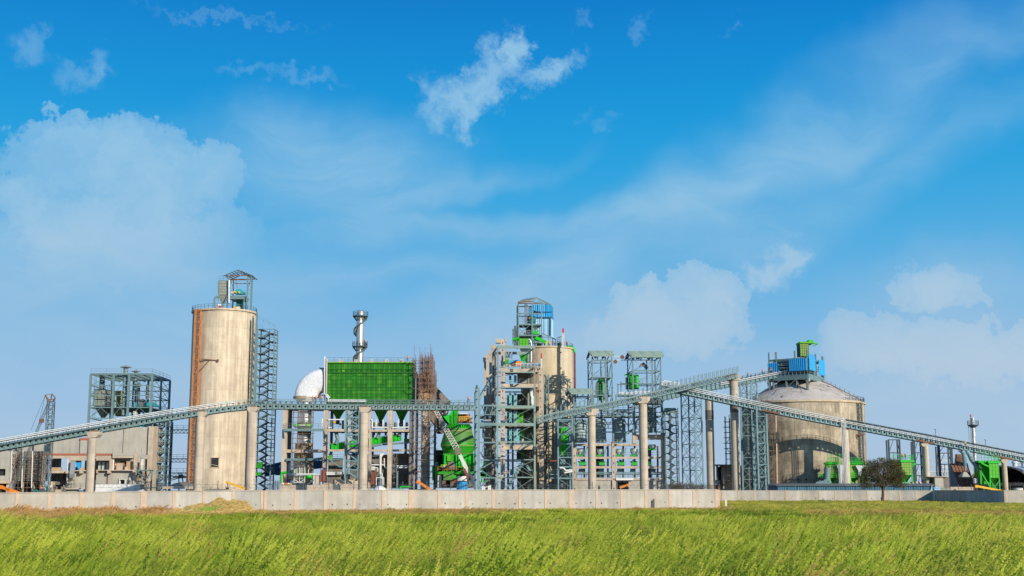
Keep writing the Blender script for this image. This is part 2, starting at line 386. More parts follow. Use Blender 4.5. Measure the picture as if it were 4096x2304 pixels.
def bar(root,name,m,p,q,w,h=None):
 """one straight member as an object of its own (shares its mesh with alike members)"""
 k={'brace':.66,'side_rail':.66,'beam':.82,'column':.88,'rear_beam':.7,'joist':.8}.get(name,1.0);p=Vector(p);q=Vector(q);h=(h or w)*k;w=w*k;d,a,b=_basis(p,q);l=(q-p).length
 if l<1e-4:return
 o=bpy.data.objects.new(name,unit_bar(m));sc.collection.objects.link(o);o.parent=root
 M=Matrix(((a.x*w,b.x*h,d.x*l,0),(a.y*w,b.y*h,d.y*l,0),(a.z*w,b.z*h,d.z*l,0),(0,0,0,1)))
 M.translation=p-ORG[root.name];o.matrix_basis=M
 ORG[o.name]=ORG[root.name]
 return o
def boxo(root,name,m,x0,y0,z0,x1,y1,z1):
 return MB().box(x0,y0,z0,x1,y1,z1).build(name,m,root)
def copy_tree(o,parent=None):
 c=o.copy();sc.collection.objects.link(c);c.parent=parent;ORG[c.name]=ORG[o.name]
 for ch in list(o.children):copy_tree(ch,c)
 return c
rnd=random.Random(7)
# ground
def ground_z(x,y):
 f=min(1.0,max(0.0,(y-20)/40.0))*(1-min(1.0,max(0.0,(y-150)/30.0)))
 return .35*f*noise.noise(Vector((x*.035,y*.05,0)))+.12*f*noise.noise(Vector((x*.15,y*.2,3)))
def grid_mesh(name,x0,x1,y0,y1,nx,ny,zf,m):
 vs=[(x0+(x1-x0)*i/nx,y0+(y1-y0)*j/ny)for j in range(ny+1)for i in range(nx+1)]
 b=MB();b.v=[(x,y,zf(x,y))for x,y in vs]
 b.f=[(j*(nx+1)+i,j*(nx+1)+i+1,(j+1)*(nx+1)+i+1,(j+1)*(nx+1)+i)for j in range(ny)for i in range(nx)]
 b.smooth=set(range(len(b.f)))
 return b.build(name,m,normals=False)
gm=mat('field_soil',(.13,.125,.045),.95,var=.35,scale=.25,dirt=.6,dirtcol=(.17,.11,.05))
far=MB().add([(-6000,-2500,-.02),(6000,-2500,-.02),(6000,8000,-.02),(-6000,8000,-.02)],[(0,1,2,3)])
fg=MB();fg.add([(-6000,-2500,-.5),(6000,-2500,-.5),(6000,8000,-.5),(-6000,8000,-.5)],[(0,1,2,3)])
tag(fg.build('ground','soil'),kind='structure')
tag(grid_mesh('field',-260,260,-60,330,180,160,lambda x,y:ground_z(x,y),gm),kind='structure')
yd=MB();yd.box(-420,176,-.4,420,900,.03)
# yard starts behind the front wall; keep it a slab
tag(yd.build('plant_yard','soil'),kind='structure')
# boundary walls
def wall_run(root,pts,bay,h=3.0,thick=.22,postw=.42,m='plaster_wall',pm='post_tan',holes=True,zoff=lambda t:0.0,coping=True):
 """pts: two (x,y) ends; panels, posts and weep holes as parts"""
 a=Vector((*pts[0],0));b=Vector((*pts[1],0));l=(b-a).length;n=max(1,round(l/bay));d=(b-a).normalized()
 nrm=Vector((d.y,-d.x,0))
 if nrm.dot(-a)<0:nrm=-nrm
 hb=MB()
 for i in range(n+1):
  t=i/n;p=a.lerp(b,t);z=zoff(t)
  pw=postw*(1.9 if(i%6==5)else 1.0)
  q=MB();q.prism([p-d*pw/2+nrm*.06+Vector((0,0,z-1)),p+d*pw/2+nrm*.06+Vector((0,0,z-1)),p+d*pw/2+nrm*.06+Vector((0,0,z+h-.05)),p-d*pw/2+nrm*.06+Vector((0,0,z+h-.05))],nrm*-.42)
  q.build('wall_post',pm,root)
  if i==n:break
  p2=a.lerp(b,(i+1)/n);z2=zoff((i+1)/n);m0=p+d*postw/2*1.0;m1=p2-d*postw/2
  jz=rnd.uniform(-.02,.02)
  q=MB();q.prism([m0+Vector((0,0,z-1)),m1+Vector((0,0,z2-1)),m1+Vector((0,0,z2+h-.09+jz)),m0+Vector((0,0,z+h-.09+jz))],nrm*-thick)
  q.build('wall_panel',m+rnd.choice(('','','2','3'))if m=='plaster_wall' else m,root)
  if holes and i%2==0 or(holes and rnd.random()<.5):
   for t3 in(.17,.83):
    c=m0.lerp(m1,t3+rnd.uniform(-.05,.05))+Vector((0,0,z+1.05+rnd.uniform(-.06,.06)))+nrm*.003
    s_=rnd.uniform(.06,.10)
    hb.prism([c-d*s_-Vector((0,0,s_)),c+d*s_-Vector((0,0,s_)),c+d*s_+Vector((0,0,s_)),c-d*s_+Vector((0,0,s_))],nrm*.012)
 if coping:
  q=MB();zz=Vector((0,0,zoff(0)+h-.085));z3=Vector((0,0,zoff(1)+h-.085))
  q.prism([a+zz+nrm*.09,b+z3+nrm*.09,b+z3+nrm*.09+Vector((0,0,.11)),a+zz+nrm*.09+Vector((0,0,.11))],nrm*-.5)
  q.build('coping',m,root)
 if holes and hb.v:hb.build('weep_holes','void',root,kind='stuff')
D0,D1=160.0,197.0
wx0,wx1=Wp(-60,1960,D0).x,Wp(2868,1960,D1).x
w1=thing('boundary_wall','long plastered boundary wall with tan posts in front of the plant','wall',(0,178,0))
wm=Wp(1050,1960,172)
wall_run(w1,[(wx0,D0),(wm.x,172)],3.85,zoff=lambda t:-.38+.33*t)
wall_run(w1,[(wm.x+.42,172.05),(wx1,D1)],4.0,zoff=lambda t:-.05+.12*t)
# return of the nearer wall going back to the farther one
D2=312.0
rx0=Wp(2874,1960,D2).x;rx1=Wp(3728,1960,D2).x
w2=thing('boundary_wall','farther plastered boundary wall below the blue shed and the acacia','wall',(80,312,0))
wall_run(w2,[(rx0-3,D2),(rx1,D2)],3.85,zoff=lambda t:-.12)
q=Wp(4015,1960,258)
w3=thing('boundary_wall','shaded dark stretch of boundary wall running towards the viewer','wall',(100,285,0))
wall_run(w3,[(rx1+.5,D2-.3),(q.x,258)],3.85,holes=False,zoff=lambda t:-.1,pm='plaster_wall')
w4=thing('boundary_wall','sunlit end of boundary wall at the far right under the barrel roof','wall',(110,258,0))
wall_run(w4,[(q.x+.45,258),(q.x+30,257)],4.0,holes=False,zoff=lambda t:-.08)
# front wall end return (side running back, out of sight but real)
w5=thing('boundary_wall','return of the boundary wall linking the near and the far stretch','wall',(wx1,250,0))
wall_run(w5,[(wx1+.1,D1+.6),(rx0-3.2,D2-.6)],4.0,holes=False)
# thin pipes leaning on the near wall
for(px,py0,DD,tall,mm)in((1482,1998,182,34,'steel_dark'),(2005,2010,188,26,'steel_dark'),(2408,1998,192,30,'steel_dark'),(2419,1992,192,40,'post_tan'),(2615,1997,194,34,'steel_dark'),(2624,1990,194,40,'post_tan')):
 p=Wp(px,py0,DD-1.6);t=MB().bar((p.x,p.y,-.3),(p.x+.06,p.y+.25,p.z),.16,.16)
 o=t.build('pipe_stub',mm);tag(o,{1482:'dark pipe stub standing alone at the wall, farthest left of its kind',2005:'short dark pipe stub at the wall below the green mill side',2408:'dark pipe stub beside a tan stub at the wall, left pair',2419:'tan stub beside a dark pipe at the wall, left pair',2615:'dark pipe stub beside a tan stub at the wall, right pair',2624:'tan stub beside a dark pipe at the wall, right pair'}[px],'post','stubs along the wall')
p=Wp(2903,1995,205)
tag(MB().box(p.x-.16,p.y-.16,-.2,p.x+.16,p.y+.16,p.z).build('marker_post','offwhite'),'short white marker post in the grass near the wall corner','post')
# razor wire above the walls
def razor(root,p0,p1,n,zb,h=.95,r=.32):
 p0=Vector(p0);p1=Vector(p1);L_=(p1-p0).length
 for i in range(n+1):
  p=p0.lerp(p1,i/n);bar(root,'fence_post','steel_dark',(p.x,p.y,zb),(p.x,p.y,zb+h+.35),.09)
 w_=MB();w_.bar(p0+Vector((0,0,zb+.35)),p1+Vector((0,0,zb+.35)),.025);w_.bar(p0+Vector((0,0,zb+.75)),p1+Vector((0,0,zb+.75)),.025)
 k=int(L_/.16);prev=None;dd=(p1-p0).normalized()
 for i in range(k):
  t=i/k;c=p0.lerp(p1,t);a=i*.9
  p=c+Vector((0,0,zb+.55+math.sin(a)*r))+Vector((-dd.y,dd.x,0))*math.cos(a)*r
  if prev is not None:w_.bar(prev,p,.022)
  prev=p
 w_.build('razor_wire','steel_dark',root,kind='stuff')
def fence_line(label,pxa,pxb,Da,Db,n):
 a=Wp(pxa,1960,Da);b=Wp(pxb,1960,Db)
 r=thing('razor_wire_fence',label,'fence',((a.x+b.x)/2,(a.y+b.y)/2,0))
 razor(r,(a.x,a.y,0),(b.x,b.y,0),n,2.95)
fence_line('razor wire coil on posts above the wall, stretch below the first silo',380,1100,168,180,6)
fence_line('razor wire coil on posts above the wall, stretch below the green mill',1110,2260,180.5,195,12)
fence_line('razor wire coil on posts above the wall, stretch below the bin row',2270,2860,195.5,200,6)
fence_line('razor wire coil on posts above the far wall by the blue shed',2880,3730,313,313,14)
fence_line('pale fence of posts and wire above the shaded wall stretch',3735,4150,316,300,8)
# grass
def grass_mat(name,c1,c2,c3,dry):
 m=bpy.data.materials.new(name);m.use_nodes=True;nt=m.node_tree;N=nt.nodes;Lk=nt.links
 b=N['Principled BSDF'];out=N['Material Output']
 at=N.new('ShaderNodeAttribute');at.attribute_type='INSTANCER';at.attribute_name='tint'
 at2=N.new('ShaderNodeAttribute');at2.attribute_type='GEOMETRY';at2.attribute_name='blade'
 geo=N.new('ShaderNodeNewGeometry')
 nz=N.new('ShaderNodeTexNoise');Lk.new(geo.outputs['Position'],nz.inputs['Vector']);nz.inputs['Scale'].default_value=.22;nz.inputs['Detail'].default_value=7;nz.inputs['Roughness'].default_value=.65
 def ramp(src,stops):
  r=N.new('ShaderNodeValToRGB');Lk.new(src,r.inputs[0]);e=r.color_ramp.elements
  e[0].position,e[0].color=stops[0][0],(*stops[0][1],1);e[1].position,e[1].color=stops[-1][0],(*stops[-1][1],1)
  for p,c in stops[1:-1]:x=e.new(p);x.color=(*c,1)
  return r.outputs[0]
 ad=N.new('ShaderNodeMath');ad.operation='MULTIPLY_ADD';Lk.new(at2.outputs['Fac'],ad.inputs[0]);ad.inputs[1].default_value=.45;
 nl=N.new('ShaderNodeTexNoise');Lk.new(geo.outputs['Position'],nl.inputs['Vector']);nl.inputs['Scale'].default_value=.055;nl.inputs['Detail'].default_value=3
 av=N.new('ShaderNodeMath');av.operation='MULTIPLY_ADD';Lk.new(nl.outputs[0],av.inputs[0]);av.inputs[1].default_value=.75;av.inputs[2].default_value=-.375
 an=N.new('ShaderNodeMath');an.operation='ADD';Lk.new(nz.outputs[0],an.inputs[0]);Lk.new(av.outputs[0],an.inputs[1])
 sb=N.new('ShaderNodeMath');sb.operation='SUBTRACT';Lk.new(an.outputs[0],sb.inputs[0]);sb.inputs[1].default_value=.19
 Lk.new(sb.outputs[0],ad.inputs[2])
 col=ramp(ad.outputs[0],[(.34,c1),(.57,c2),(.84,c3)])
 mx=N.new('ShaderNodeMix');mx.data_type='RGBA';Lk.new(at.outputs['Fac'],mx.inputs[0]);Lk.new(col,mx.inputs[6]);mx.inputs[7].default_value=(*dry,1)
 Lk.new(mx.outputs[2],b.inputs['Base Color']);b.inputs['Roughness'].default_value=.6;b.inputs['Specular IOR Level'].default_value=.25
 tl=N.new('ShaderNodeBsdfTranslucent');Lk.new(mx.outputs[2],tl.inputs[0])
 ms=N.new('ShaderNodeMixShader');ms.inputs[0].default_value=.42;Lk.new(b.outputs[0],ms.inputs[1]);Lk.new(tl.outputs[0],ms.inputs[2]);Lk.new(ms.outputs[0],out.inputs[0])
 MATS[name]=m
grass_mat('grass_blade',(.025,.10,.004),(.195,.325,.010),(.53,.58,.055),(.60,.36,.13))
def tuft(name,seed,nb,rad,hmin,hmax,width,lean,seeds=0.0):
 r=random.Random(seed);vs=[];fs=[];bl=[]
 for i in range(nb):
  a=r.uniform(0,2*math.pi);q=rad*math.sqrt(r.random());bx,by=q*math.cos(a),q*math.sin(a)
  h=r.uniform(hmin,hmax);ld=r.gauss(0,.45);lm=lean*r.uniform(.55,1.7)
  lx,ly=math.cos(ld)*lm,math.sin(ld)*lm
  fa=r.uniform(-.9,.9);wx,wy=math.cos(fa),math.sin(fa);w=width*r.uniform(.6,1.3);tone=r.random()
  seg=3;base=len(vs)
  for s_ in range(seg+1):
   t=s_/seg;z=h*(t-.22*t*t*lm);x=bx+lx*h*t*t*.75+lx*h*.1*t;y=by+ly*h*t*t*.75
   ww=w*(1-t)**.7*.5 if s_<seg else 0
   if s_<seg:vs+=[(x-wx*ww,y-wy*ww,z),(x+wx*ww,y+wy*ww,z)];bl+=[tone,tone]
   else:vs+=[(x,y,z)];bl+=[tone]
  for s_ in range(seg-1):fs.append((base+2*s_,base+2*s_+1,base+2*s_+3,base+2*s_+2))
  fs.append((base+2*seg-2,base+2*seg-1,base+2*seg))
  if r.random()<seeds:
   tx,ty,tz=x,y,z
   for k in range(5):
    u=k/5;px_,py_,pz_=tx-lx*.28*u*h,ty-ly*.2*u*h,tz-.22*u*h
    o=len(vs);a2=r.uniform(-1,1);s2=width*1.6
    vs+=[(px_,py_,pz_),(px_+s2*3,py_+a2*s2,pz_+s2*1.5),(px_+s2*2.0,py_+a2*s2,pz_-s2*1.2)];bl+=[.95]*3
    fs.append((o,o+1,o+2))
 me=bpy.data.meshes.new(name);me.from_pydata(vs,[],fs);me.materials.append(MATS['grass_blade'])
 at=me.attributes.new('blade','FLOAT','POINT');at.data.foreach_set('value',bl)
 return me
def tuft_collection(name,specs):
 c=bpy.data.collections.new(name)
 for i,s_ in enumerate(specs):
  o=bpy.data.objects.new('%s_%02d'%(name,i),tuft('tuft',10+i,*s_));c.objects.link(o)
 return c
def scatter(name,label,pts,rot,scl,idx,tint,coll):
 me=bpy.data.meshes.new(name);me.from_pydata([tuple(p)for p in pts],[],[])
 a=me.attributes.new('rot','FLOAT_VECTOR','POINT');a.data.foreach_set('vector',np.asarray(rot,dtype=np.float32).ravel())
 a=me.attributes.new('scl','FLOAT_VECTOR','POINT');a.data.foreach_set('vector',np.asarray(scl,dtype=np.float32).ravel())
 a=me.attributes.new('idx','INT','POINT');a.data.foreach_set('value',np.asarray(idx,dtype=np.int32))
 a=me.attributes.new('tint','FLOAT','POINT');a.data.foreach_set('value',np.asarray(tint,dtype=np.float32))
 ob=bpy.data.objects.new(name,me);sc.collection.objects.link(ob);me.materials.append(MATS['grass_blade'])
 ng=bpy.data.node_groups.new(name,'GeometryNodeTree')
 ng.interface.new_socket('Geometry',in_out='INPUT',socket_type='NodeSocketGeometry');ng.interface.new_socket('Geometry',in_out='OUTPUT',socket_type='NodeSocketGeometry')
 N=ng.nodes;gi=N.new('NodeGroupInput');go=N.new('NodeGroupOutput')
 ip=N.new('GeometryNodeInstanceOnPoints');ci=N.new('GeometryNodeCollectionInfo');ci.inputs['Collection'].default_value=coll
 ci.inputs['Separate Children'].default_value=True;ci.inputs['Reset Children'].default_value=True
 def attr(nm,t):
  n=N.new('GeometryNodeInputNamedAttribute');n.data_type=t;n.inputs['Name'].default_value=nm;return[o for o in n.outputs if o.enabled and o.name=='Attribute'][0]
 ng.links.new(gi.outputs[0],ip.inputs['Points']);ng.links.new(ci.outputs[0],ip.inputs['Instance'])
 ip.inputs['Pick Instance'].default_value=True
 ng.links.new(attr('idx','INT'),ip.inputs['Instance Index']);ng.links.new(attr('rot','FLOAT_VECTOR'),ip.inputs['Rotation']);ng.links.new(attr('scl','FLOAT_VECTOR'),ip.inputs['Scale'])
 ng.links.new(ip.outputs[0],go.inputs[0])
 md=ob.modifiers.new('scatter','NODES');md.node_group=ng
 return tag(ob,kind='stuff',label=label)
nearc=tuft_collection('near_tuft',[(44,.3,.35,1.0,.013,.75,.2),(40,.28,.4,1.1,.012,.95,.35),(46,.34,.3,.85,.014,.6,.05),(38,.3,.4,1.15,.011,1.1,.5),(46,.36,.3,.8,.015,.85,.0),(14,.2,.95,1.6,.019,.7,.7)])
farc=tuft_collection('far_tuft',[(40,.5,.4,.95,.026,.8,.15),(38,.45,.45,1.0,.024,.95,.3),(42,.55,.35,.85,.028,.7,.0),(34,.5,.45,1.08,.022,1.1,.3)])
rg=np.random.RandomState(3)
def field_points(y0,y1,dens,xlo=None,xhi=None):
 out=[]
 n=int((y1-y0));
 for k in range(n):
  ya=y0+(y1-y0)*k/n;yb=y0+(y1-y0)*(k+1)/n;hw=yb*.435+3
  a=-hw if xlo is None else max(-hw,xlo(yb));b=hw if xhi is None else min(hw,xhi(yb))
  if b<=a:continue
  m_=int((b-a)*(yb-ya)*dens)
  out.append(np.stack([rg.uniform(a,b,m_),rg.uniform(ya,yb,m_)],1))
 return np.concatenate(out)
def wall_y(x):
 if x<wm.x:return D0+(172-D0)*(x-wx0)/(wm.x-wx0)
 return 172+(D1-172)*(x-wm.x)/(wx1-wm.x)
def tint_fn(x,y):
# dry golden grass near the wall, mostly on the left, and a dry belt further right
 n=noise.noise(Vector((x*.05,y*.09,5)));n2=noise.noise(Vector((x*.35,y*.5,9)))
 t=.06+.35*max(0,n2)
 if x<wx1+1:
  dist=wall_y(x)-y
  wid=62 if x<-45 else 62-20*min(1,(x+45)/30)
  t=max(t,min(1.0,max(0.0,(wid+16*n+8*n2-dist)/18))*(1.0 if x<-30 else .85+.3*n2))
 else:
  t=max(t,max(0,1-abs(y-(150+16*n))/26)*.85)
  if y>175:t=max(t,.22+.5*max(0,n+n2))
 if rnd.random()<.05:t=max(t,.65)
 return min(1,t)
def emit(name,label,P,coll,nvar,base,special=None):
 pts,rot,scl,idx,tint=[],[],[],[],[]
 for(x,y)in P:
  if y>150:
   if x<wx1+.5 and y>wall_y(x)-.45:continue
   if x>=wx1+.5 and y>D2-.4 and x<rx1:continue
   if x>=rx1-1.5 and y>257:
    if x>q.x-.5 or y>D2-.5:continue
  z=ground_z(x,y)-.03
  h=.92+.22*noise.noise(Vector((x*.12,y*.2,1)))+.42*noise.noise(Vector((x*.4,y*.5,2)))-.26*min(1,max(0,(y-50)/50))
  s_=base*h*rnd.uniform(.8,1.2)
  if x<wx1:
   dw=min(1,(wall_y(x)-y)/26);lw=min(1,max(0,(-38-x)/12));s_*=dw+(1-dw)*(.62+.85*lw)
  else:s_*=.9
  pts.append((x,y,z));rot.append((rnd.gauss(0,.08),rnd.gauss(0,.08),rnd.gauss(0,.45)+.5*noise.noise(Vector((x*.1,y*.1,8)))))
  scl.append((s_,s_,s_*rnd.uniform(.85,1.15)));
  i=rnd.randrange(nvar)
  if nvar==6 and i==5 and rnd.random()<.7:i=0
  idx.append(i);tint.append(tint_fn(x,y))
 scatter(name,label,pts,rot,scl,idx,tint,coll)
emit('meadow_grass',None,np.concatenate([field_points(30,62,12),field_points(62,95,8)]),nearc,6,1.0)
emit('meadow_grass',None,np.concatenate([field_points(95,130,5),field_points(130,200,3.6),field_points(200,312,2.4,xlo=lambda y:wx1+.3)]),farc,4,1.0)
# building blocks for the plant
def vrect(V,x0,y0,x1,y1,D):
 ym=(y0+y1)/2
 return V.x(x0,ym,D),V.x(x1,ym,D),V.z(y1,D),V.z(y0,D)
def vbox(root,name,m,V,x0,y0,x1,y1,D,dep=1.0,label=None):
 xa,xb,z0,z1=vrect(V,x0,y0,x1,y1,D)
 return MB().box(xa,D,z0,xb,D+dep,z1).build(name,m,root,label=label)
def at(V,x,y,D):return V(x,y,D)
def ring_pts(cx,cy,z,r,n,a0=0,a1=2*math.pi):return[Vector((cx+r*math.cos(a0+(a1-a0)*i/n),cy+r*math.sin(a0+(a1-a0)*i/n),z))for i in range(n+1)]
def pier(px,py,D,rpx,cap=None,label='',m='concrete_pier',band=None,captop=None,capm=None):
 """round bridge pier: shaft segments, hammer-head cap. px,py = shaft centre at cap underside; cap=(left,right,top,bottom) in photo px"""
 p=Wp(px,py,D);r=rpx*D/5070;t=thing('conveyor_pier',label,'pier',(p.x,D,0),'concrete piers under the conveyors')
 z=0.0;i=0
 while z<p.z-.05:
  z2=min(p.z,z+2.6)
  if p.z-z2<.7:z2=p.z
  rr=r*(1+rnd.uniform(-.012,.012));mm=m
  s=MB();s.lathe(p.x,D,[(rr*.975,z),(rr,z+.07),(rr,z2-.07),(rr*.975,z2)],n=24);s.build('shaft_segment',mm,t);z=z2;i+=1
 if band:
  s=MB();zb,zt=Wp(px,band[1],D).z,Wp(px,band[0],D).z;s.lathe(p.x,D,[(r*1.0,zb),(r*1.03,zb+.01),(r*1.03,zt),(r*1.0,zt+.01)],n=24);s.build('black_band','concrete_dark',t)
 if cap:
  l,rr_,tp,bt=cap;xa=Wp(l,(tp+bt)/2,D).x;xb=Wp(rr_,(tp+bt)/2,D).x;zt=Wp(px,tp,D).z;zb=Wp(px,bt,D).z;h=zt-zb;w=(xb-xa)
  poly=[(xa,D-w*.35,zt),(xa,D-w*.35,zb+h*.5),(xa+w*.2,D-w*.35,zb),(xb-w*.2,D-w*.35,zb),(xb,D-w*.35,zb+h*.5),(xb,D-w*.35,zt)]
  s=MB();s.prism(poly,(0,w*1.1,0));s.build('cap',capm or m,t)
  s=MB();s.box(xa+w*.28,D-w*.2,zt,xb-w*.28,D+w*.45,zt+.35);s.build('bearing','rusty',t)
 return t
def resample(pts,step):
 pts=[Vector(p)for p in pts];out=[pts[0]];
 L_=[0]
 for a,b in zip(pts,pts[1:]):L_.append(L_[-1]+(b-a).length)
 n=max(1,round(L_[-1]/step));j=0
 for i in range(1,n+1):
  s=L_[-1]*i/n
  while j<len(pts)-2 and L_[j+1]<s:j+=1
  t=(s-L_[j])/(L_[j+1]-L_[j]);out.append(pts[j].lerp(pts[j+1],t))
 return out
def girder_run(root,pts,h,m,span=9,hole=True,th=.16,fl=.42):
 """castellated plate girder in spans; every span one part"""
 i=0;n=len(pts)-1
 while i<n:
  j=min(n,i+span);b=MB()
  for k in range(i,j):
   p,q=pts[k],pts[k+1];d=(q-p);up=Vector((0,0,1))
   tp,tq,bp,bq=p,q,p-up*h,q-up*h
   off=Vector((0,th,0))
   if hole:
    def P(u,v):return p.lerp(q,u)-up*h*v
    hx=[(.28,.5),(.42,.27),(.62,.27),(.76,.5),(.62,.73),(.42,.73)]
    O=[P(0,.5),P(0,0),P(1,0),P(1,.5),P(1,1),P(0,1)]
    Hh=[P(*c)for c in hx]
    for a_ in range(6):
     b.prism([O[a_],O[(a_+1)%6],Hh[(a_+1)%6],Hh[a_]],off)
   else:b.prism([tp,tq,bq,bp],off)
   b.bar(p-up*.02+Vector((0,-.12,0)),p-up*(h-.02)+Vector((0,-.12,0)),.10,.26)
  b.bar(pts[i]+Vector((0,th/2,.03)),pts[j]+Vector((0,th/2,.03)),fl,.09)if span*1 and(j-i)<=1 else None
  for k in range(i,j):
   b.bar(pts[k]+Vector((0,th/2,.03)),pts[k+1]+Vector((0,th/2,.03)),fl,.10)
   b.bar(pts[k]-Vector((0,-th/2,h+.03)),pts[k+1]-Vector((0,-th/2,h+.03)),fl,.10)
  b.build('girder',m,root);i=j
def shift(pts,y=0,z=0,x=0):return[p+Vector((x,y,z))for p in pts]
def conveyor(name,label,pts,h=1.1,w=2.6,m='steel',step=1.35,pipes=0,piper=.10,pipez=.35,rail=True,belt=True,hole=True,pipe_range=None,group='conveyor galleries'):
 P=resample(pts,step);t=thing(name,label,'conveyor',tuple(P[len(P)//2]),group)
 girder_run(t,P,h,m,hole=hole);girder_run(t,shift(P,w),h,m,hole=hole)
 b=MB()
 for k in range(len(P)-1):
  b.bar(P[k]+Vector((0,.1,-h*.5)),P[k]+Vector((0,w,-h*.5)),.12,.2)
  b.bar(P[k]+Vector((0,.1,-h*.9)),P[k+1]+Vector((0,w,-h*.9)),.09)
 b.build('cross_bracing',m,t,kind='stuff')
 b=MB()
 for k in range(len(P)-1):b.bar(P[k]+Vector((0,w/2,.12)),P[k+1]+Vector((0,w/2,.12)),w*.98,.06)
 b.build('deck','steel_dark',t)
 if belt:
  b=MB()
  for k in range(len(P)-1):b.bar(P[k]+Vector((0,w/2,.75)),P[k+1]+Vector((0,w/2,.75)),w*.42,.05)
  b.build('belt','rubber',t)
  b=MB()
  for k in range(len(P)):
   b.bar(P[k]+Vector((0,w*.25,.15)),P[k]+Vector((0,w*.25,.75)),.12);b.bar(P[k]+Vector((0,w*.75,.15)),P[k]+Vector((0,w*.75,.75)),.12)
   b.cyl(P[k]+Vector((0,w*.28,.68)),P[k]+Vector((0,w*.72,.68)),.09,n=6)
  b.build('idler_rollers','steel_dark',t,kind='stuff')
 if rail:
  Q=resample(pts,2.0)
  for yy in(0,w):
   b=MB()
   for k,p in enumerate(Q):
    b.bar(p+Vector((0,yy,0)),p+Vector((0,yy,1.25)),.085)
    if k:
     for zz in(.62,1.2):b.bar(Q[k-1]+Vector((0,yy,zz)),p+Vector((0,yy,zz)),.06)
   b.build('handrail',m,t)
 if pipes:
  R=P if pipe_range is None else P[int(len(P)*pipe_range[0]):int(len(P)*pipe_range[1])]
  for i in range(pipes):
   b=MB()
   for k in range(len(R)-1):b.cyl(R[k]+Vector((0,-.22,pipez+i*.36)),R[k+1]+Vector((0,-.22,pipez+i*.36)),piper,n=6)
   b.build('pipe','white_pipe',t)
 return t,P
def lattice(root,xa,xb,ya,yb,z0,z1,levels,m='steel',cw=.35,bw=.2,br=.12,brace='X',split=True,cross=False,bm_=None):
 """four-legged lattice tower: columns and ring beams are parts, diagonals are parts too when split"""
 C=[(xa,ya),(xb,ya),(xb,yb),(xa,yb)]
 for(x,y)in C:bar(root,'column',m,(x,y,z0),(x,y,z1),cw)
 mb=MB();n=levels;
 for i in range(n+1):
  z=z0+(z1-z0)*i/n
  for k in range(4):
   p=(*C[k],z);q=(*C[(k+1)%4],z)
   if i:bar(root,'beam',m,p,q,bw)
   if i<n:
    z2=z0+(z1-z0)*(i+1)/n
    L1=((*C[k],z),(*C[(k+1)%4],z2));L2=((*C[(k+1)%4],z),(*C[k],z2))
    use={'X':[L1,L2],'Z':[L1 if i%2 else L2],'N':[L1],'K':[(C[k]+(z,),tuple((Vector((*C[k],z2))+Vector((*C[(k+1)%4],z2)))/2)),(C[(k+1)%4]+(z,),tuple((Vector((*C[k],z2))+Vector((*C[(k+1)%4],z2)))/2))]}[brace]
    for a,b in use:
     if split:bar(root,'brace',m,a,b,br)
     else:mb.bar(a,b,br)
 if not split:mb.build('bracing',bm_ or m,root,kind='stuff')
def stair_tower(root,xa,xb,ya,yb,z0,z1,n,m='steel',cw=.32,mid=True,rail=True,flipped=False,dark='steel_dark'):
 C=[(xa,ya),(xb,ya),(xb,yb),(xa,yb)]
 for(x,y)in C:bar(root,'column',m,(x,y,z0),(x,y,z1),cw)
 if mid:bar(root,'column',dark,((xa+xb)/2,yb,z0),((xa+xb)/2,yb,z1),cw)
 w=xb-xa;lw=w*.3
 for i in range(n):
  za=z0+(z1-z0)*i/n;zb=z0+(z1-z0)*(i+1)/n;zm=(za+zb)/2
  # landings left at za, right at zm
  MB().box(xa,ya,zb-.12,xa+lw,yb,zb).build('landing',dark,root)
  MB().box(xb-lw,ya,zm-.12,xb,yb,zm).build('landing',dark,root)
  f=MB();ym=(ya+yb)/2
  for(p,q_,y0,y1)in(((xa+lw,za),(xb-lw,zm),ya,ym-.1),((xb-lw,zm),(xa+lw,zb),ym+.1,yb)):
   for y in(y0,y1):f.bar((p[0],y,p[1]),(q_[0],y,q_[1]),.08,.3)
   k=6
   for s in range(k):
    t=(s+.5)/k;x=p[0]+(q_[0]-p[0])*t;z=p[1]+(q_[1]-p[1])*t
    f.box(x-.14,y0,z-.02,x+.14,y1,z+.03)
  f.build('stair_flight',dark,root)
  if rail:
   r=MB();r.rails([(xb-lw,ya,zm),(xb,ya,zm),(xb,yb,zm)],1.0,1.4,.05);r.rails([(xa+lw,ya,za),(xb-lw,ya,zm)],1.0,2,.05);r.rails([(xa,ya,zb),(xa+lw,ya,zb)],1.0,1.4,.05)
   r.build('handrail',m,root)
  bar(root,'beam',m,(xa,ya,zb),(xb,ya,zb),.16);bar(root,'brace',m,(xa,ya,za)if i%2 else(xb,ya,za),(xb,ya,zb)if i%2 else(xa,ya,zb),.1)
  bar(root,'beam',m,(xb,ya,zb),(xb,yb,zb),.16)
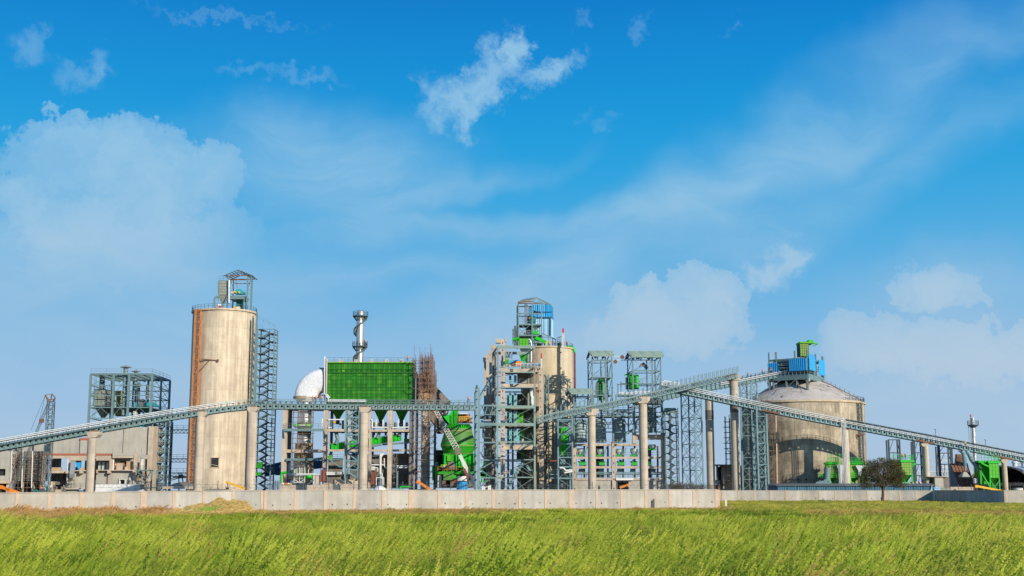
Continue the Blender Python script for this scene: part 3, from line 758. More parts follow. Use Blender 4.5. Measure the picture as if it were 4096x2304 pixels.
def sheet(root,name,m,p0,p1,z0,z1,pitch=.35,amp=.05,split=None):
 """corrugated sheet wall between two plan points; split into sheets of given width when the laps show"""
 p0=Vector(p0);p1=Vector(p1);L_=(p1-p0).length;d=(p1-p0)/L_;nr=Vector((d.y,-d.x))
 k0=0.0;w=split or L_
 while k0<L_-.01:
  k1=min(L_,k0+w);b=MB();n=max(2,int((k1-k0)/(pitch/2)));vs=[]
  for i in range(n+1):
   s=k0+(k1-k0)*i/n;o=nr*(amp if i%2 else-amp);c=p0+d*s+o;vs+=[(c.x,c.y,z0),(c.x,c.y,z1)]
  for i in range(n):b.add([vs[2*i],vs[2*i+2],vs[2*i+3],vs[2*i+1]],[(0,1,2,3)])
  # thickness: a backing face 6 cm behind
  q=p0+d*k0-nr*.12;r_=p0+d*k1-nr*.12
  b.add([(q.x,q.y,z0),(r_.x,r_.y,z0),(r_.x,r_.y,z1),(q.x,q.y,z1)],[(3,2,1,0)])
  b.build(name,m,root,normals=False);k0=k1
def scaffold(name,label,xa,xb,ya,yb,z0,z1,sx=1.5,sz=1.6,m='scaffold',w=.085,diag=True,group=None,jit=.35,root=None,planks=True):
 t=root or thing(name,label,'scaffold',((xa+xb)/2,ya,0),group)
 nx=max(1,round((xb-xa)/sx));ny=max(1,round((yb-ya)/sx));nz_=max(1,round((z1-z0)/sz))
 v=MB();h=MB()
 for i in range(nx+1):
  for j in range(ny+1):
   if 0<i<nx and 0<j<ny:continue
   x=xa+(xb-xa)*i/nx;y=ya+(yb-ya)*j/ny
   bar(t,'standard',m,(x,y,z0),(x+rnd.uniform(-.05,.05),y,z1+rnd.uniform(0,jit*4)),w)
 for k in range(1,nz_+1):
  z=z0+(z1-z0)*k/nz_
  for y in(ya,yb):h.bar((xa-rnd.uniform(0,jit),y,z),(xb+rnd.uniform(0,jit),y,z+rnd.uniform(-.05,.05)),w)
  for x in[xa+(xb-xa)*i/nx for i in range(nx+1)]:h.bar((x,ya-rnd.uniform(0,jit),z),(x,yb,z),w*.9)
  if planks and rnd.random()<.55:
   i=rnd.randrange(nx);x0=xa+(xb-xa)*i/nx;h.box(x0,ya,z+.05,x0+(xb-xa)/nx,ya+.5,z+.1)
 if diag:
  for _ in range(max(2,nz_*nx//5)):
   i=rnd.randrange(nx);k=rnd.randrange(nz_);x0=xa+(xb-xa)*i/nx;x1=xa+(xb-xa)*(i+1)/nx;za=z0+(z1-z0)*k/nz_;zb=z0+(z1-z0)*(k+1)/nz_
   h.bar((x0,ya-.05,za),(x1,ya-.05,zb),w*.9)if rnd.random()<.5 else h.bar((x1,ya-.05,za),(x0,ya-.05,zb),w*.9)
 h.build('ledgers',m,t,kind='stuff');return t
def bag_filter(root,x0,x1,y0,y1,zt,zb,zh,m='green',pm='khaki',nx=4,nz=4,rib='green',rw=.12):
 """box filter with panels between ribs, tapered hopper below. zt top, zb bottom of box, zh hopper tip"""
 MB().box(x0+.05,y0+.05,zb,x1-.05,y1-.05,zt).build('housing',m,root)
 for i in range(nx):
  for k in range(nz):
   xa=x0+(x1-x0)*i/nx;xb_=x0+(x1-x0)*(i+1)/nx;za=zb+(zt-zb)*k/nz;zc=zb+(zt-zb)*(k+1)/nz
   MB().box(xa+rw/2,y0-.02-rnd.uniform(0,.03),za+rw/2,xb_-rw/2,y0+.04,zc-rw/2).build('panel',pm,root)
 b=MB()
 for i in range(nx+1):x=x0+(x1-x0)*i/nx;b.bar((x,y0-.03,zb),(x,y0-.03,zt),rw)
 for k in range(nz+1):
  z=zb+(zt-zb)*k/nz;b.bar((x0,y0-.03,z),(x1,y0-.03,z),rw);b.bar((x1+.03,y0,z),(x1+.03,y1,z),rw);b.bar((x0-.03,y0,z),(x0-.03,y1,z),rw)
 for j in range(4):
  y=y0+(y1-y0)*j/3;b.bar((x1+.03,y,zb),(x1+.03,y,zt),rw);b.bar((x0-.03,y,zb),(x0-.03,y,zt),rw)
 b.build('ribs',rib,root,kind='stuff')
 if zh is not None:
  cx,cy=(x0+x1)/2,(y0+y1)/2;s=MB();s.frustum((cx-.3,cy-.3,cx+.3,cy+.3,zh),(x0+.02,y0+.02,x1-.02,y1-.02,zb));s.build('hopper',m,root)
  # tall silo on the left
DS1=345.0;top=B(0,285,336)
cx1=Wp(898.5,1240,DS1).x;R1=8.5;zt1=Wp(900,1239,DS1-R1).z
s1=thing('cement_silo','tall pale concrete silo with orange hoist mast, tallest round tower on the left','silo',(cx1,DS1,0))
lift=6.0;z=0
while z<zt1-.1:
 z2=min(zt1,z+lift);
 if zt1-z2<2:z2=zt1
 rr=R1+rnd.uniform(-.02,.02)
 MB().lathe(cx1,DS1,[(rr,z),(rr,z2)],n=96).build('wall_lift','concrete_silo',s1);z=z2
b=MB();b.lathe(cx1,DS1,[(R1-.1,zt1),(R1+.38,zt1+.02),(R1+.38,zt1+.5),(0,zt1+.62)],n=96);b.build('roof_slab','concrete_silo',s1)
b=MB();b.rails(ring_pts(cx1,DS1,zt1+.5,R1+.25,44),1.15,1.2,.06);b.build('handrail','steel_dark',s1)
o=vbox(s1,'door_opening','void',B,282,1132,324,1184,DS1-R1-.06,.5)
vbox(s1,'door_opening','void',B,249,1135,260,1149,DS1-R1+.28,.5)
b=MB();xa,xb,z0,z1=vrect(B,278,1128,328,1188,DS1-R1-.1)
for q_ in((xa,z0,xb,z0+.12),(xa,z1-.12,xb,z1),(xa,z0,xa+.12,z1),(xb-.12,z0,xb,z1)):b.box(q_[0],DS1-R1-.16,q_[1],q_[2],DS1-R1+.1,q_[3])
b.bar((xa,DS1-R1-.1,z0+.9),(xb,DS1-R1-.1,z0+.4),.08);b.build('door_frame','concrete_silo',s1)
# orange hoist mast standing against the silo
mD=337.6;ma=Wp(783,1243,mD).x;mb_=Wp(808,1243,mD).x;zmt=Wp(795,1240,mD).z
hm=thing('hoist_mast','orange rusty lattice hoist mast climbing the left side of the tall silo','mast',((ma+mb_)/2,mD,0))
lattice(hm,ma+.15,mb_-.1,mD-1.2,mD,0,zmt,30,m='orange_mast',cw=.19,bw=.09,br=.08,brace='Z',split=False)
for i in range(7):
 zz=zmt*(i+.5)/7;bar(hm,'wall_tie','orange_mast',(mb_,mD,zz),(mb_+.5,DS1-R1+1.8,zz),.14)
p=K(20,1240,mD-1);q2=K(235,1258,DS1-R1-.15)
ja=thing('jib_arm','rusty horizontal jib arm reaching from the orange mast across the tall silo','jib',tuple(p))
bar(ja,'boom','rusty',p,q2,.28);bar(ja,'strut','rusty',(p.x,p.y,p.z-2.8),(q2.x-2.4,q2.y,q2.z-.1),.2)
b=MB();b.box(q2.x-.25,q2.y-.3,q2.z-.4,q2.x+.25,q2.y,q2.z+.3);b.build('end_plate','rusty',ja)
# head house on the silo
zr=zt1+.6;hD=DS1-4.5
hh=thing('silo_head_canopy','open steel roof frame with bare rafters on top of the tall silo','steel frame',(Wp(950,1150,hD).x,hD,zr))
xl,xr=K.x(375,300,hD),K.x(624,300,hD);ztop=K.z(140,hD);yb_=hD+6
for(x,y)in((xl,hD),(xr,hD),(xl,yb_),(xr,yb_)):bar(hh,'column','steel',(x,y,zr),(x,y,ztop),.34)
for y in(hD,yb_):bar(hh,'beam','rusty',(xl-.8,y,ztop),(xr+.8,y,ztop),.26);bar(hh,'beam','rusty',(xl,y,ztop-1.2),(xr,y,ztop-1.2),.2)
for x in(xl,xr):bar(hh,'beam','steel',(x,hD,ztop),(x,yb_,ztop),.26)
xm=(xl+xr)/2;zp=K.z(72,hD)
for y in(hD-.5,hD+2,hD+4,yb_+.5):
 for sx_ in(xl-1.2,xr+1.2):bar(hh,'rafter','steel_dark',(sx_,y,ztop-.1),(xm,y,zp),.14)
for i in range(6):
 for sx_ in(xl-1.2,xr+1.2):
  t_=i/5.5;x=sx_+(xm-sx_)*t_;zz=ztop-.1+(zp-ztop+.1)*t_;bar(hh,'purlin','steel_dark',(x,hD-.8,zz+.15),(x,yb_+.8,zz+.15),.13)
bar(hh,'brace','rusty',(xl,hD,ztop),K(445,320,hD+1),.16);bar(hh,'brace','rusty',K(470,150,hD),K(490,310,hD),.16);bar(hh,'brace','rusty',(xl,hD,ztop-2.4),(xm-.3,hD,ztop),.16)
zp1,zp2=K.z(405,hD),K.z(378,hD)
for x in(K.x(575,500,hD),K.x(600,500,hD),K.x(665,400,hD)):bar(hh,'column','steel',(x,hD+.4,zr),(x,hD+.4,zp1 if x<K.x(610,500,hD)else ztop-.2),.26)
boxo(hh,'platform','steel',K.x(388,405,hD),hD,zp1-.9,K.x(580,405,hD),yb_,zp1)
b=MB();b.rails([(K.x(388,390,hD),hD-.05,zp1),(K.x(640,390,hD),hD-.05,zp1)],1.0,.9,.06);b.build('handrail','steel',hh)
for a_,c_ in(((624,300),(665,340)),((624,430),(665,470)),((665,190),(640,290))):bar(hh,'brace','steel_dark',K(*a_,hD),K(*c_,hD+.4),.14)
dv=thing('conveyor_drive','teal drive cover with yellow motors on the platform above the tall silo','machine',tuple(K(510,376,hD+1)))
xa,xb,z0,z1=vrect(K,455,318,580,376,hD+1)
b=MB();b.prism([(xa,hD+1,z0),(xa,hD+1,z0+(z1-z0)*.55),(xa+.6,hD+1,z1),(xb-1.0,hD+1,z1),(xb,hD+1,z0+(z1-z0)*.4),(xb,hD+1,z0)],(0,2.5,0));b.build('cover','teal_paint',dv)
b=MB();b.cyl(K(432,357,hD+.8),K(476,357,hD+.8),.33,n=12);b.build('motor','yellow',dv)
b=MB();b.cyl(K(517,358,hD+.6),K(517,358,hD+1.2),.3,n=14);b.build('pulley','yellow',dv)
b=MB();b.box(*[v for v in(K.x(400,360,hD),hD+.5,K.z(374,hD),K.x(432,360,hD),hD+1.5,K.z(350,hD))]);b.build('gearbox','white',dv)
bk=thing('bucket_elevator_boot','dark green machine housing under the silo head platform','machine',tuple(K(520,580,hD+2)))
vbox(bk,'housing','teal_dark',K,478,440,560,580,hD+2,2);vbox(bk,'base','offwhite',K,478,545,530,580,hD+1.2,.8);vbox(bk,'drum','yellow',K,446,545,474,580,hD+.5,.8)
ft=thing('dust_filter','grey green ribbed dust filter with hopper on the tall silo roof','dust filter',tuple(K(300,575,hD)))
xa,xb,z0,z1=vrect(K,250,205,355,392,hD)
bag_filter(ft,xa,xb,hD,hD+2.6,z1,z0,K.z(500,hD),m='filter_grey',pm='filter_grey',nx=1,nz=5,rib='steel_dark',rw=.07)
for a_,c_ in(((250,392),(300,575)),((355,392),(352,575)),((245,420),(330,575)),((352,430),(290,575)),((240,210),(240,480))):bar(ft,'leg','steel',K(*a_,hD-.1),K(*c_,hD-.1),.16)
b=MB();b.rails([(xa,hD,z1),(xb,hD,z1)],1.3,1.0,.05);b.build('handrail','steel_dark',ft)
b=MB();b.tube([K(194,570,hD),K(194,450,hD),K(202,428,hD),K(222,420,hD),K(250,425,hD)],.28,n=12);b.build('duct','steel',ft)
b=MB();b.cyl(K(380,500,hD-.4),K(380,290,hD-.4),.24,n=12);b.cyl(K(380,292,hD-.4),K(382,200,hD-.4),.34,n=12);b.build('duct','galvanised',ft)
ex=thing('roof_canister','red and white canister at the rim of the tall silo roof','canister',tuple(K(258,572,hD-1.5)))
vbox(ex,'drum','red',K,243,535,272,574,hD-1.5,.9);vbox(ex,'lid','white',K,236,514,272,534,hD-1.5,.9)
# stair tower right of the silo
sa,sb=Wp(1031,1300,342).x,Wp(1098,1320,342).x
st=thing('stair_tower','steel stair tower with zigzag flights on the right side of the tall silo','stair tower',((sa+sb)/2,342,0))
stair_tower(st,sa,sb,342,347,0,Wp(1098,1316,342).z,21)
bar(st,'column','steel_dark',(sa-1.1,341,0),(sa-1.1,341,K.z(700,341)),.5);bar(st,'column','steel',(sa-.2,341.5,0),(sa-.2,341.5,K.z(620,341)),.45)
b=MB();b.rails([(sa,342,K.z(720,342)),(sb,342,K.z(830,342))],1,1.5,.06);b.build('handrail','steel',st)
b=MB()
zz=Wp(1090,1330,342).z
for i in range(40):b.bar((sa-.9,341.2,i*zz/40),(sa+.9,343.5,i*zz/40+.9),.12)
b.build('cable_ladder','steel_dark',st,kind='stuff')
# blue inclined gallery between silo and bag house
bg_=thing('blue_gallery','blue clad sloping conveyor gallery right of the tall silo foot','gallery',tuple(B(640,1240,352)))
p0=B(590,1240,350);p1=B(590,1183,350);r0=B(683,1215,354);r1=B(683,1160,354)
n=9
for i in range(n):
 a_,c_=i/n,(i+1)/n;l0,l1,u0,u1=p0.lerp(r0,a_),p0.lerp(r0,c_-.004),p1.lerp(r1,a_),p1.lerp(r1,c_-.004)
 MB().prism([l0,l1,u1,u0],(0,3,0)).build('cladding_panel','blue_dark',bg_)
MB().prism([p1+Vector((-.2,-.25,0)),r1+Vector((.2,-.25,0)),r1+Vector((.2,-.25,.25)),p1+Vector((-.2,-.25,.25))],(0,3.5,0)).build('roof','blue_paint',bg_)
b2=thing('blue_gallery','blue clad gallery running behind the silver stack base','gallery',tuple(Cv(380,1100,372)))
for i in range(8):
 x0=318+i*9
 vbox(b2,'cladding_panel','blue_dark',Cv,318+i*9,1000-i*1.2,326.5+i*9,1088-i,372,3)
b3=thing('blue_gallery','end of a blue clad gallery at the left leg of the silver stack frame','gallery',tuple(Cv(25,1100,372)))
for i in range(4):vbox(b3,'cladding_panel','blue_dark',Cv,0+i*11.5,1044-i*2,10.8+i*11.5,1140,372,3)
MB().prism([Cv(-3,1046,371.7),Cv(48,1036,371.7),Cv(48,1050,371.7),Cv(-3,1062,371.7)],(0,3.4,0)).build('roof','blue_paint',b3)
gm_=thing('green_machine','small green drive unit at the foot of the stair tower','machine',tuple(B(555,1190,340)))
vbox(gm_,'housing','green',B,552,1155,575,1190,340,1.5);vbox(gm_,'base','green',B,541,1215,570,1233,340,1.5);b=MB();b.cyl(B(543,1185,339.6),B(560,1160,339.6),.3,n=8);b.build('duct','green',gm_)
# walkways between the left steel tower and the silo
for k_,(y0,y1,lb)in enumerate(((948,975,'highest footbridge between the left steel tower and the tall silo'),(1115,1143,'middle footbridge between the left steel tower and the tall silo'),(1190,1225,'lowest footbridge between the left steel tower and the tall silo'))):
 w=thing('footbridge',lb,'footbridge',tuple(B(100,y1,350)),'footbridges left of the tall silo')
 a_,c_=B(45,y1-6,350),B(158,y1-6,350);g=MB()
 bar(w,'beam','steel',a_,c_,.3,.3);bar(w,'beam','steel',a_-Vector((0,0,.9)),c_-Vector((0,0,.9)),.2)
 n=10
 for i in range(n):g.bar(a_.lerp(c_,i/n)-Vector((0,0,.9*(i%2))),a_.lerp(c_,(i+1)/n)-Vector((0,0,.9*((i+1)%2))),.1)
 g.build('truss_web','steel',w,kind='stuff');g=MB();g.rails([a_,c_],1.2,1.6,.06);g.build('handrail','steel',w)
 boxo(w,'deck','steel_dark',a_.x,350.1,a_.z+.02,c_.x,352,a_.z+.1)
 # conveyor A on its piers
PA=[S(-120,1796,240),S(0,1770,246),S(370,1704,266),S(650,1656,280),S(810,1632,287),S(900,1619,289),S(980,1611,291),S(1060,1608,292),S(1450,1611,296),S(1902,1613,300)]
PA=[Vector((p.x,p.y,Wp(0,[1796,1770,1704,1656,1632,1619,1611,1608,1611,1613][i]+8,p.y).z))for i,p in enumerate(PA)]
ca,PP=conveyor('belt_conveyor','long steel belt conveyor rising from the left edge and running level past the bag house',PA,h=1.05,w=2.6,m='steel',pipes=3,piper=.075,pipe_range=(0,.55))
pier(368,1757,263,16.5,(353,399,1727,1750),'round concrete pier under the left conveyor, in front of the unfinished building')
pier(803,1668,287,18.5,(789,829,1647,1668),'round concrete pier standing in front of the left side of the tall silo')
pier(1010,1650,290,19.5,(991,1031,1628,1650),'round concrete pier standing in front of the right side of the tall silo')
pier(1456,1651,296,18,(1438,1482,1629,1650),'round concrete pier in front of the bag house frame')
N_=View(150,1780,5.481);Q=View(1120,1800,8.05);M_=View(1720,1640,4.26);R_=View(2280,1640,4.2625);U=View(0,1900,11.71)
# unfinished building on the left
DB=330
bd=thing('unfinished_building','two storey unfinished concrete building with open rooms and a brick course, left side','building',(Wp(350,1900,DB).x,DB,0))
# tall blank rear block (several shuttered panels)
for i,(a_,c_,y0)in enumerate(((755,925,690),(926,1099,688),(1126,1312,688))):vbox(bd,'wall_panel','concrete_grey',A,a_,y0,c_,940,DB+9,8)
vbox(bd,'pilaster','concrete_grey',A,1100,686,1125,940,DB+8.7,1);vbox(bd,'pilaster','concrete_frame',A,1313,680,1356,1275,DB+8.4,9)  # second one is the sunlit side face, brightness put into the paler concrete
vbox(bd,'core','concrete_grey',A,757,700,1311,1275,DB+9.4,7.5)
for a_,c_,y0,y1 in((455,560,785,922),(561,711,783,922)):vbox(bd,'wall_panel','concrete_grey',A,a_,y0,c_,y1,DB+7,2)
vbox(bd,'wall_panel','concrete_grey',A,712,806,780,922,DB+6.6,2);vbox(bd,'brick_course','brick',A,712,784,781,805,DB+6.6,2)
vbox(bd,'wall_panel','concrete_grey',A,25,830,300,905,DB+12,3);vbox(bd,'wall_panel','concrete_grey',A,302,808,454,925,DB+11,3)
# facade bands (N_ frame)
def nb(name,m,x0,y0,x1,y1,D=DB,dep=.5,root=bd):return vbox(root,name,m,N_,x0,y0,x1,y1,D,dep)
nx_=[100,330,560,790,1020,1250,1480,1645]
for a_,c_ in zip(nx_,nx_[1:]):nb('brick_course','brick',a_,184+rnd.uniform(-2,2),c_-1,232,DB,.5)
nb('roof_beam','concrete_frame',285,236,715,294);nb('lintel_panel','concrete_frame',716,236,1130,340,DB+.05);nb('lintel_panel','concrete_frame',1290,236,1636,340,DB+.05)
nb('parapet','concrete_grey',1645,172,2118,238,DB-.6,.4);nb('roof_beam','concrete_frame',1645,239,2112,284,DB-.5,.5)
nb('roof_beam','concrete_grey',2178,190,2330,290,DB+2.5,.4);nb('roof_beam','concrete_grey',2335,218,2440,305,DB+5,.4);nb('roof_slab','concrete_grey',290,234,2110,241,DB+.5,8)
nb('column','concrete_frame',2113,175,2175,555,DB-.7,.7)
nb('column','concrete_frame',92,236,160,1100,DB-.1,.6);nb('column','concrete_frame',655,295,724,560,DB-.1,.6);nb('column','concrete_frame',1575,340,1640,548,DB-.1,.6)
nb('column','concrete_grey',1070,375,1112,545,DB+1,.5);nb('column','concrete_frame',2440,250,2462,540,DB+5,.5);nb('column','concrete_frame',2320,250,2334,540,DB+2.6,.2)
# middle slab and brackets
nb('floor_slab','concrete_frame',258,560,690,616,DB-.4,9);nb('floor_slab','concrete_frame',690,552,1110,572,DB-.8,9.4);nb('floor_slab','concrete_frame',1285,543,2120,563,DB-.8,9.4)
for a_,c_ in((612,690),(918,985),(1530,1590),(2078,2140),(1290,1305)):nb('bracket','concrete_frame',a_,562,c_,622,DB-1.2,1.4)
# lower storey walls
nb('wall_panel','concrete_grey',638,600,1120,950,DB+.4,.4)
for a_,c_,m in((1285,1540,'concrete_grey'),(1600,1764,'concrete_grey'),(1540,1599,'concrete_grey'),(1930,2094,'concrete_grey')):nb('wall_panel',m,a_,566,c_,850,DB+.4+rnd.uniform(0,.1),.4)
nb('wall_panel','concrete_grey',1764,566,1930,748,DB+.45,.4);nb('column','concrete_frame',2095,600,2160,850,DB,.5)
nb('door_frame','white',1782,750,1925,760,DB+.2,.3);nb('door_frame','white',1782,760,1800,852,DB+.2,.3);nb('door_frame','white',1912,760,1925,852,DB+.2,.3);nb('door_leaf','white',1800,762,1822,852,DB+.9,.1)
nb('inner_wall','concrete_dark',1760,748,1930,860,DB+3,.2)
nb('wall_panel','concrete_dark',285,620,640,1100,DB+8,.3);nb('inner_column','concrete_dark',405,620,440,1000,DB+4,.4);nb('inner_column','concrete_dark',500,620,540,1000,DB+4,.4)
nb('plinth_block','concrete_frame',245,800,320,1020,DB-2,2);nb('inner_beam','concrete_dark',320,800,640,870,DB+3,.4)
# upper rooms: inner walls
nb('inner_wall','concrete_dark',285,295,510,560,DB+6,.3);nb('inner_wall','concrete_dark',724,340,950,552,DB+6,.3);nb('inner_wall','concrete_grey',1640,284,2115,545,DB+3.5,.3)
nb('door_opening','void',1814,355,1926,545,DB+3.42,.1);nb('inner_wall','concrete_grey',2180,290,2330,540,DB+6.5,.3);nb('inner_wall','white',2270,300,2318,535,DB+4.5,.2);nb('inner_wall','white',1640,290,1678,545,DB+.4,.1)
for a_ in(1335,1420,1510):nb('window_panel','offwhite',a_,375,a_+38,540,DB+2.6,.15);nb('window_post','steel_green',a_+38,345,a_+60,542,DB+2.4,.2)
nb('inner_wall','concrete_dark',1300,342,1575,420,DB+5,.2);nb('window_post','steel_green',130,290,158,570,DB-.4,.3)
nb('plinth_wall','white',1262,855,2118,1060,DB-3,.4);nb('plinth_wall','offwhite',2120,855,2246,1060,DB-3,6);nb('low_slab','offwhite',2190,968,2325,1060,DB-5,3);nb('low_slab','concrete_frame',600,945,1065,970,DB-2.5,5)
nb('plinth_wall','concrete_grey',640,972,900,1060,DB-1.5,.5);nb('plinth_block','concrete_frame',385,975,495,1060,DB-5,1);nb('plinth_block','concrete_dark',512,910,600,1060,DB-3,1);nb('floor_slab','teal_dark',2140,542,2450,570,DB,4)
for x0,x1,y,dd in((2110,2330,545,.9),(615,1060,945,2.5)):MB().rails([N_(x0,y,DB-dd),N_(x1,y,DB-dd)],1.1,1.3,.06).build('handrail','steel_dark',bd)
b=MB();
for x in(708,1650,2143,2278):b.bar(N_(x,175,DB),N_(x,70,DB),.06)
b.build('starter_bars','rebar',bd,kind='stuff');b=MB();b.cyl(N_(668,300,DB-.4),N_(640,940,DB-.4),.12);b.cyl(N_(76,225,DB-.4),N_(45,800,DB-.4),.12);b.build('downpipe','white',bd)
b=MB();b.cyl(N_(1540,640,DB+.2),N_(1530,855,DB+.2),.1);b.build('downpipe','rust_red',bd)
# far-left block
fb=thing('unfinished_building','plain grey concrete block with a dark window at the left edge','building',(A.x(30,1100,326),326,0))
for y0,y1 in((905,1060),(1120,1158)):vbox(fb,'wall_panel','concrete_grey',A,-120,y0,104,y1,326,6)
vbox(fb,'wall_panel','concrete_grey',A,48,1060,104,1120,326,6);vbox(fb,'window_opening','void',A,-100,1061,48,1119,327,4);vbox(fb,'canopy','concrete_frame',A,-100,1159,82,1190,324.8,5);vbox(fb,'column','concrete_frame',A,55,1190,88,1290,325.5,1);vbox(fb,'door_opening','void',A,-100,1190,54,1290,328,3);vbox(fb,'wall_panel','concrete_grey',A,-120,700,-118,905,333,1)
# scaffolded stair core
scb=thing('concrete_core','dark stained concrete core wrapped in scaffolding left of the lattice crane','building',(A.x(230,1100,329),329,0))
for a_,c_ in((106,196),(197,290),(291,368)):vbox(scb,'wall_panel','concrete_dark',A,a_,902,c_,1170,329+rnd.uniform(0,.1),5)
for a_ in(108,195,285,352):vbox(scb,'column','concrete_frame',A,a_,1170,a_+16,1290,329.4,.6)
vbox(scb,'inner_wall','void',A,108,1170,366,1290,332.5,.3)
xa,xb,z0,z1=vrect(A,96,935,380,1280,327)
scaffold('scaffold','dense rusty tube scaffolding in front of the dark concrete core at the left',xa,xb,326.2,327.6,0,z1,sx=1.25,sz=1.25,w=.085)
b=MB()
for x in(105,205,292):b.cyl(A(x,900,325.8),A(x-12,1230,325.8),.13)
o=b.build('drain_pipes','white');tag(o,'three pale upright pipes on the scaffold of the dark core','pipes')
# things on the floors
def prop(name,label,cat,m,V,x0,y0,x1,y1,D,dep,extra=None,group=None):
 xa,xb,z0,z1=vrect(V,x0,y0,x1,y1,D);t=thing(name,label,cat,((xa+xb)/2,D,z0),group)
 MB().box(xa,D,z0,xb,D+dep,z1).build('body',m,t)
 if extra:extra(t,xa,xb,z0,z1,D)
 return t
def battens(t,xa,xb,z0,z1,D):
 b=MB();n=4
 for i in range(n+1):x=xa+(xb-xa)*i/n;b.box(x-.05,D-.05,z0,x+.05,D-.003,z1)
 for z in(z0+.05,z1-.05):b.box(xa,D-.08,z-.05,xb,D-.052,z+.05)
 b.build('battens','post_tan',t)
prop('wooden_crate','wide low wooden crate in the upper left open room','crate','wood',N_,312,492,430,556,DB+.4,1,battens)
prop('wooden_crate','second wooden crate right of the first in the upper left open room','crate','wood',N_,434,492,506,556,DB+.5,1,battens)
prop('wooden_crate','small crate under the blue board in the middle open room','crate','wood',N_,935,498,1015,550,DB+.1,.8,battens)
prop('plywood_box','tall plywood box beside the dark doorway in the right open room','crate','wood',N_,1955,358,2080,545,DB+1,1.4,battens)
prop('stacked_board','pale brown board stack beside the worker in the right open room','boards','post_tan',N_,1735,394,1855,542,DB+.6,.7,battens)
prop('white_cabinet','small white cabinet left of the tall plywood box','cabinet','white',N_,1918,475,1954,543,DB+.4,.5,battens)
t=thing('blue_board','blue tapered board leaning in the middle open room beside the silver duct','board',tuple(N_(890,545,DB+.2)))
MB().prism([N_(830,385,DB+.2),N_(948,378,DB+.2),N_(935,542,DB+.2),N_(895,542,DB+.2)],(0,.12,0)).build('board','blue_sheet',t);MB().prism([N_(820,350,DB),N_(838,350,DB),N_(850,480,DB),N_(838,480,DB)],(0,.1,0)).build('edge_strip','white',t)
t=thing('air_duct','silver bent air duct coming out of the middle open room','duct',tuple(N_(760,600,DB-1)))
pth=[(775,350,0),(770,420,-.2),(762,500,-.4),(752,570,-.5),(745,640,-.5),(750,725,-.1)]
for i in range(len(pth)-1):
 (x0,y0,d0),(x1,y1,d1)=pth[i],pth[i+1];w=46
 b=MB();b.prism([N_(x0-w,y0,DB-1.3+d0),N_(x0+w,y0,DB-1.3+d0),N_(x1+w-1,y1-1,DB-1.3+d1),N_(x1-w,y1-1,DB-1.3+d1)],(0,.9,0));b.build('duct_section','galvanised',t)
xa,xb,z0,z1=vrect(N_,655,770,795,945,DB-2.2)
scaffold('scaffold','small tube scaffold standing under the silver bent duct',xa,xb,DB-2.4,DB-1.4,z0,z1,sx=1.3,sz=1.2,w=.08,jit=.1)
t=thing('marker_pole','red and white banded pole beside the left concrete pier','pole',tuple(N_(1070,1030,DB-6)))
for y0,y1,m in((698,765,'red'),(767,868,'white'),(870,938,'steel_blue'),(940,1050,'white')):vbox(t,'band',m,N_,1066,y0,1092,y1,DB-6,.3)
# lattice boom crane
cr=thing('lattice_crane','grey lattice crane mast with forked head and diagonal back boom on the left','crane',tuple(A(415,1270,324)))
xb0=A.x(411,1240,324);zt_=A.z(460,324)
lattice(cr,xb0-.75,xb0+.75,323.2,324.7,0,zt_,26,m='steel_dark',cw=.17,bw=.1,br=.085,brace='Z',split=False)
hp=A(450,462,324)
for a_,c_,w in(((430,462),(405,400),.3),((470,462),(492,425),.3),((405,400),(462,392),.12),((462,392),(492,425),.25),((450,462),(462,392),.25),((405,400),(440,458),.2),((432,440),(478,440),.2)):bar(cr,'head_strut','rusty',A(*a_,323.8),A(*c_,323.8),w)
b=MB();p,q2=A(432,470,323),A(112,1232,322);d=(q2-p).normalized();sd_=Vector((d.z,0,-d.x))*.28
for s_ in(-1,1):
 for yy in(0,.5):b.bar(p+sd_*s_+Vector((0,yy,0)),q2+sd_*s_*.4+Vector((0,yy,0)),.09)
for i in range(60):
 a0_,a1_=i/60,(i+1)/60;s_=1 if i%2 else-1;b.bar(p.lerp(q2,a0_)+sd_*s_,p.lerp(q2,a1_)-sd_*s_,.06)
b.build('back_boom','steel_dark',cr)
b=MB();b.bar(A(403,405,323),A(275,715,320),.05);b.bar(A(405,402,323),A(350,640,321),.05);b.bar(A(490,430,323),A(483,550,323),.09);b.bar(A(484,560,323),A(470,1000,323),.05);b.bar(A(489,430,323),A(478,800,323),.05);b.build('cables','black',cr)
b=MB();b.box(*(lambda p:(p.x-.5,p.y-.4,p.z-.5,p.x+.5,p.y+.4,p.z+.5))(A(371,630,322.5)));b.build('pulley_block','rusty',cr)
b=MB();p=A(411,1270,324);b.box(p.x-3,321,.4,p.x+2.6,327,2.2);b.build('crane_body','teal_dark',cr);b=MB();b.box(p.x-3.2,320.4,.03,p.x+2.8,321.4,1.1);b.box(p.x-3.2,326.6,.03,p.x+2.8,327.6,1.1);b.build('tracks','rubber',cr)
t=thing('cable_drum_stand','green A-frame stand beside the foot of the lattice crane','stand',tuple(U(2200,830,322)))
for a_,c_ in(((2150,830),(2200,540)),((2270,830),(2200,540)),((1960,650),(1990,560)),((1990,560),(2190,560)),((2170,700),(2240,700))):bar(t,'frame_bar','teal_dark',U(*a_,322),U(*c_,322),.22)
t=thing('water_tank','teal domed tank top showing above the wall at the left','tank',tuple(U(1670,850,321)));p=U(1670,850,321)
MB().lathe(p.x,321,[(.001,p.z+.95),(.5,p.z+.85),(.95,p.z+.35),(1.0,p.z-.4),(1.0,0)],n=20).build('shell','teal_dark',t)
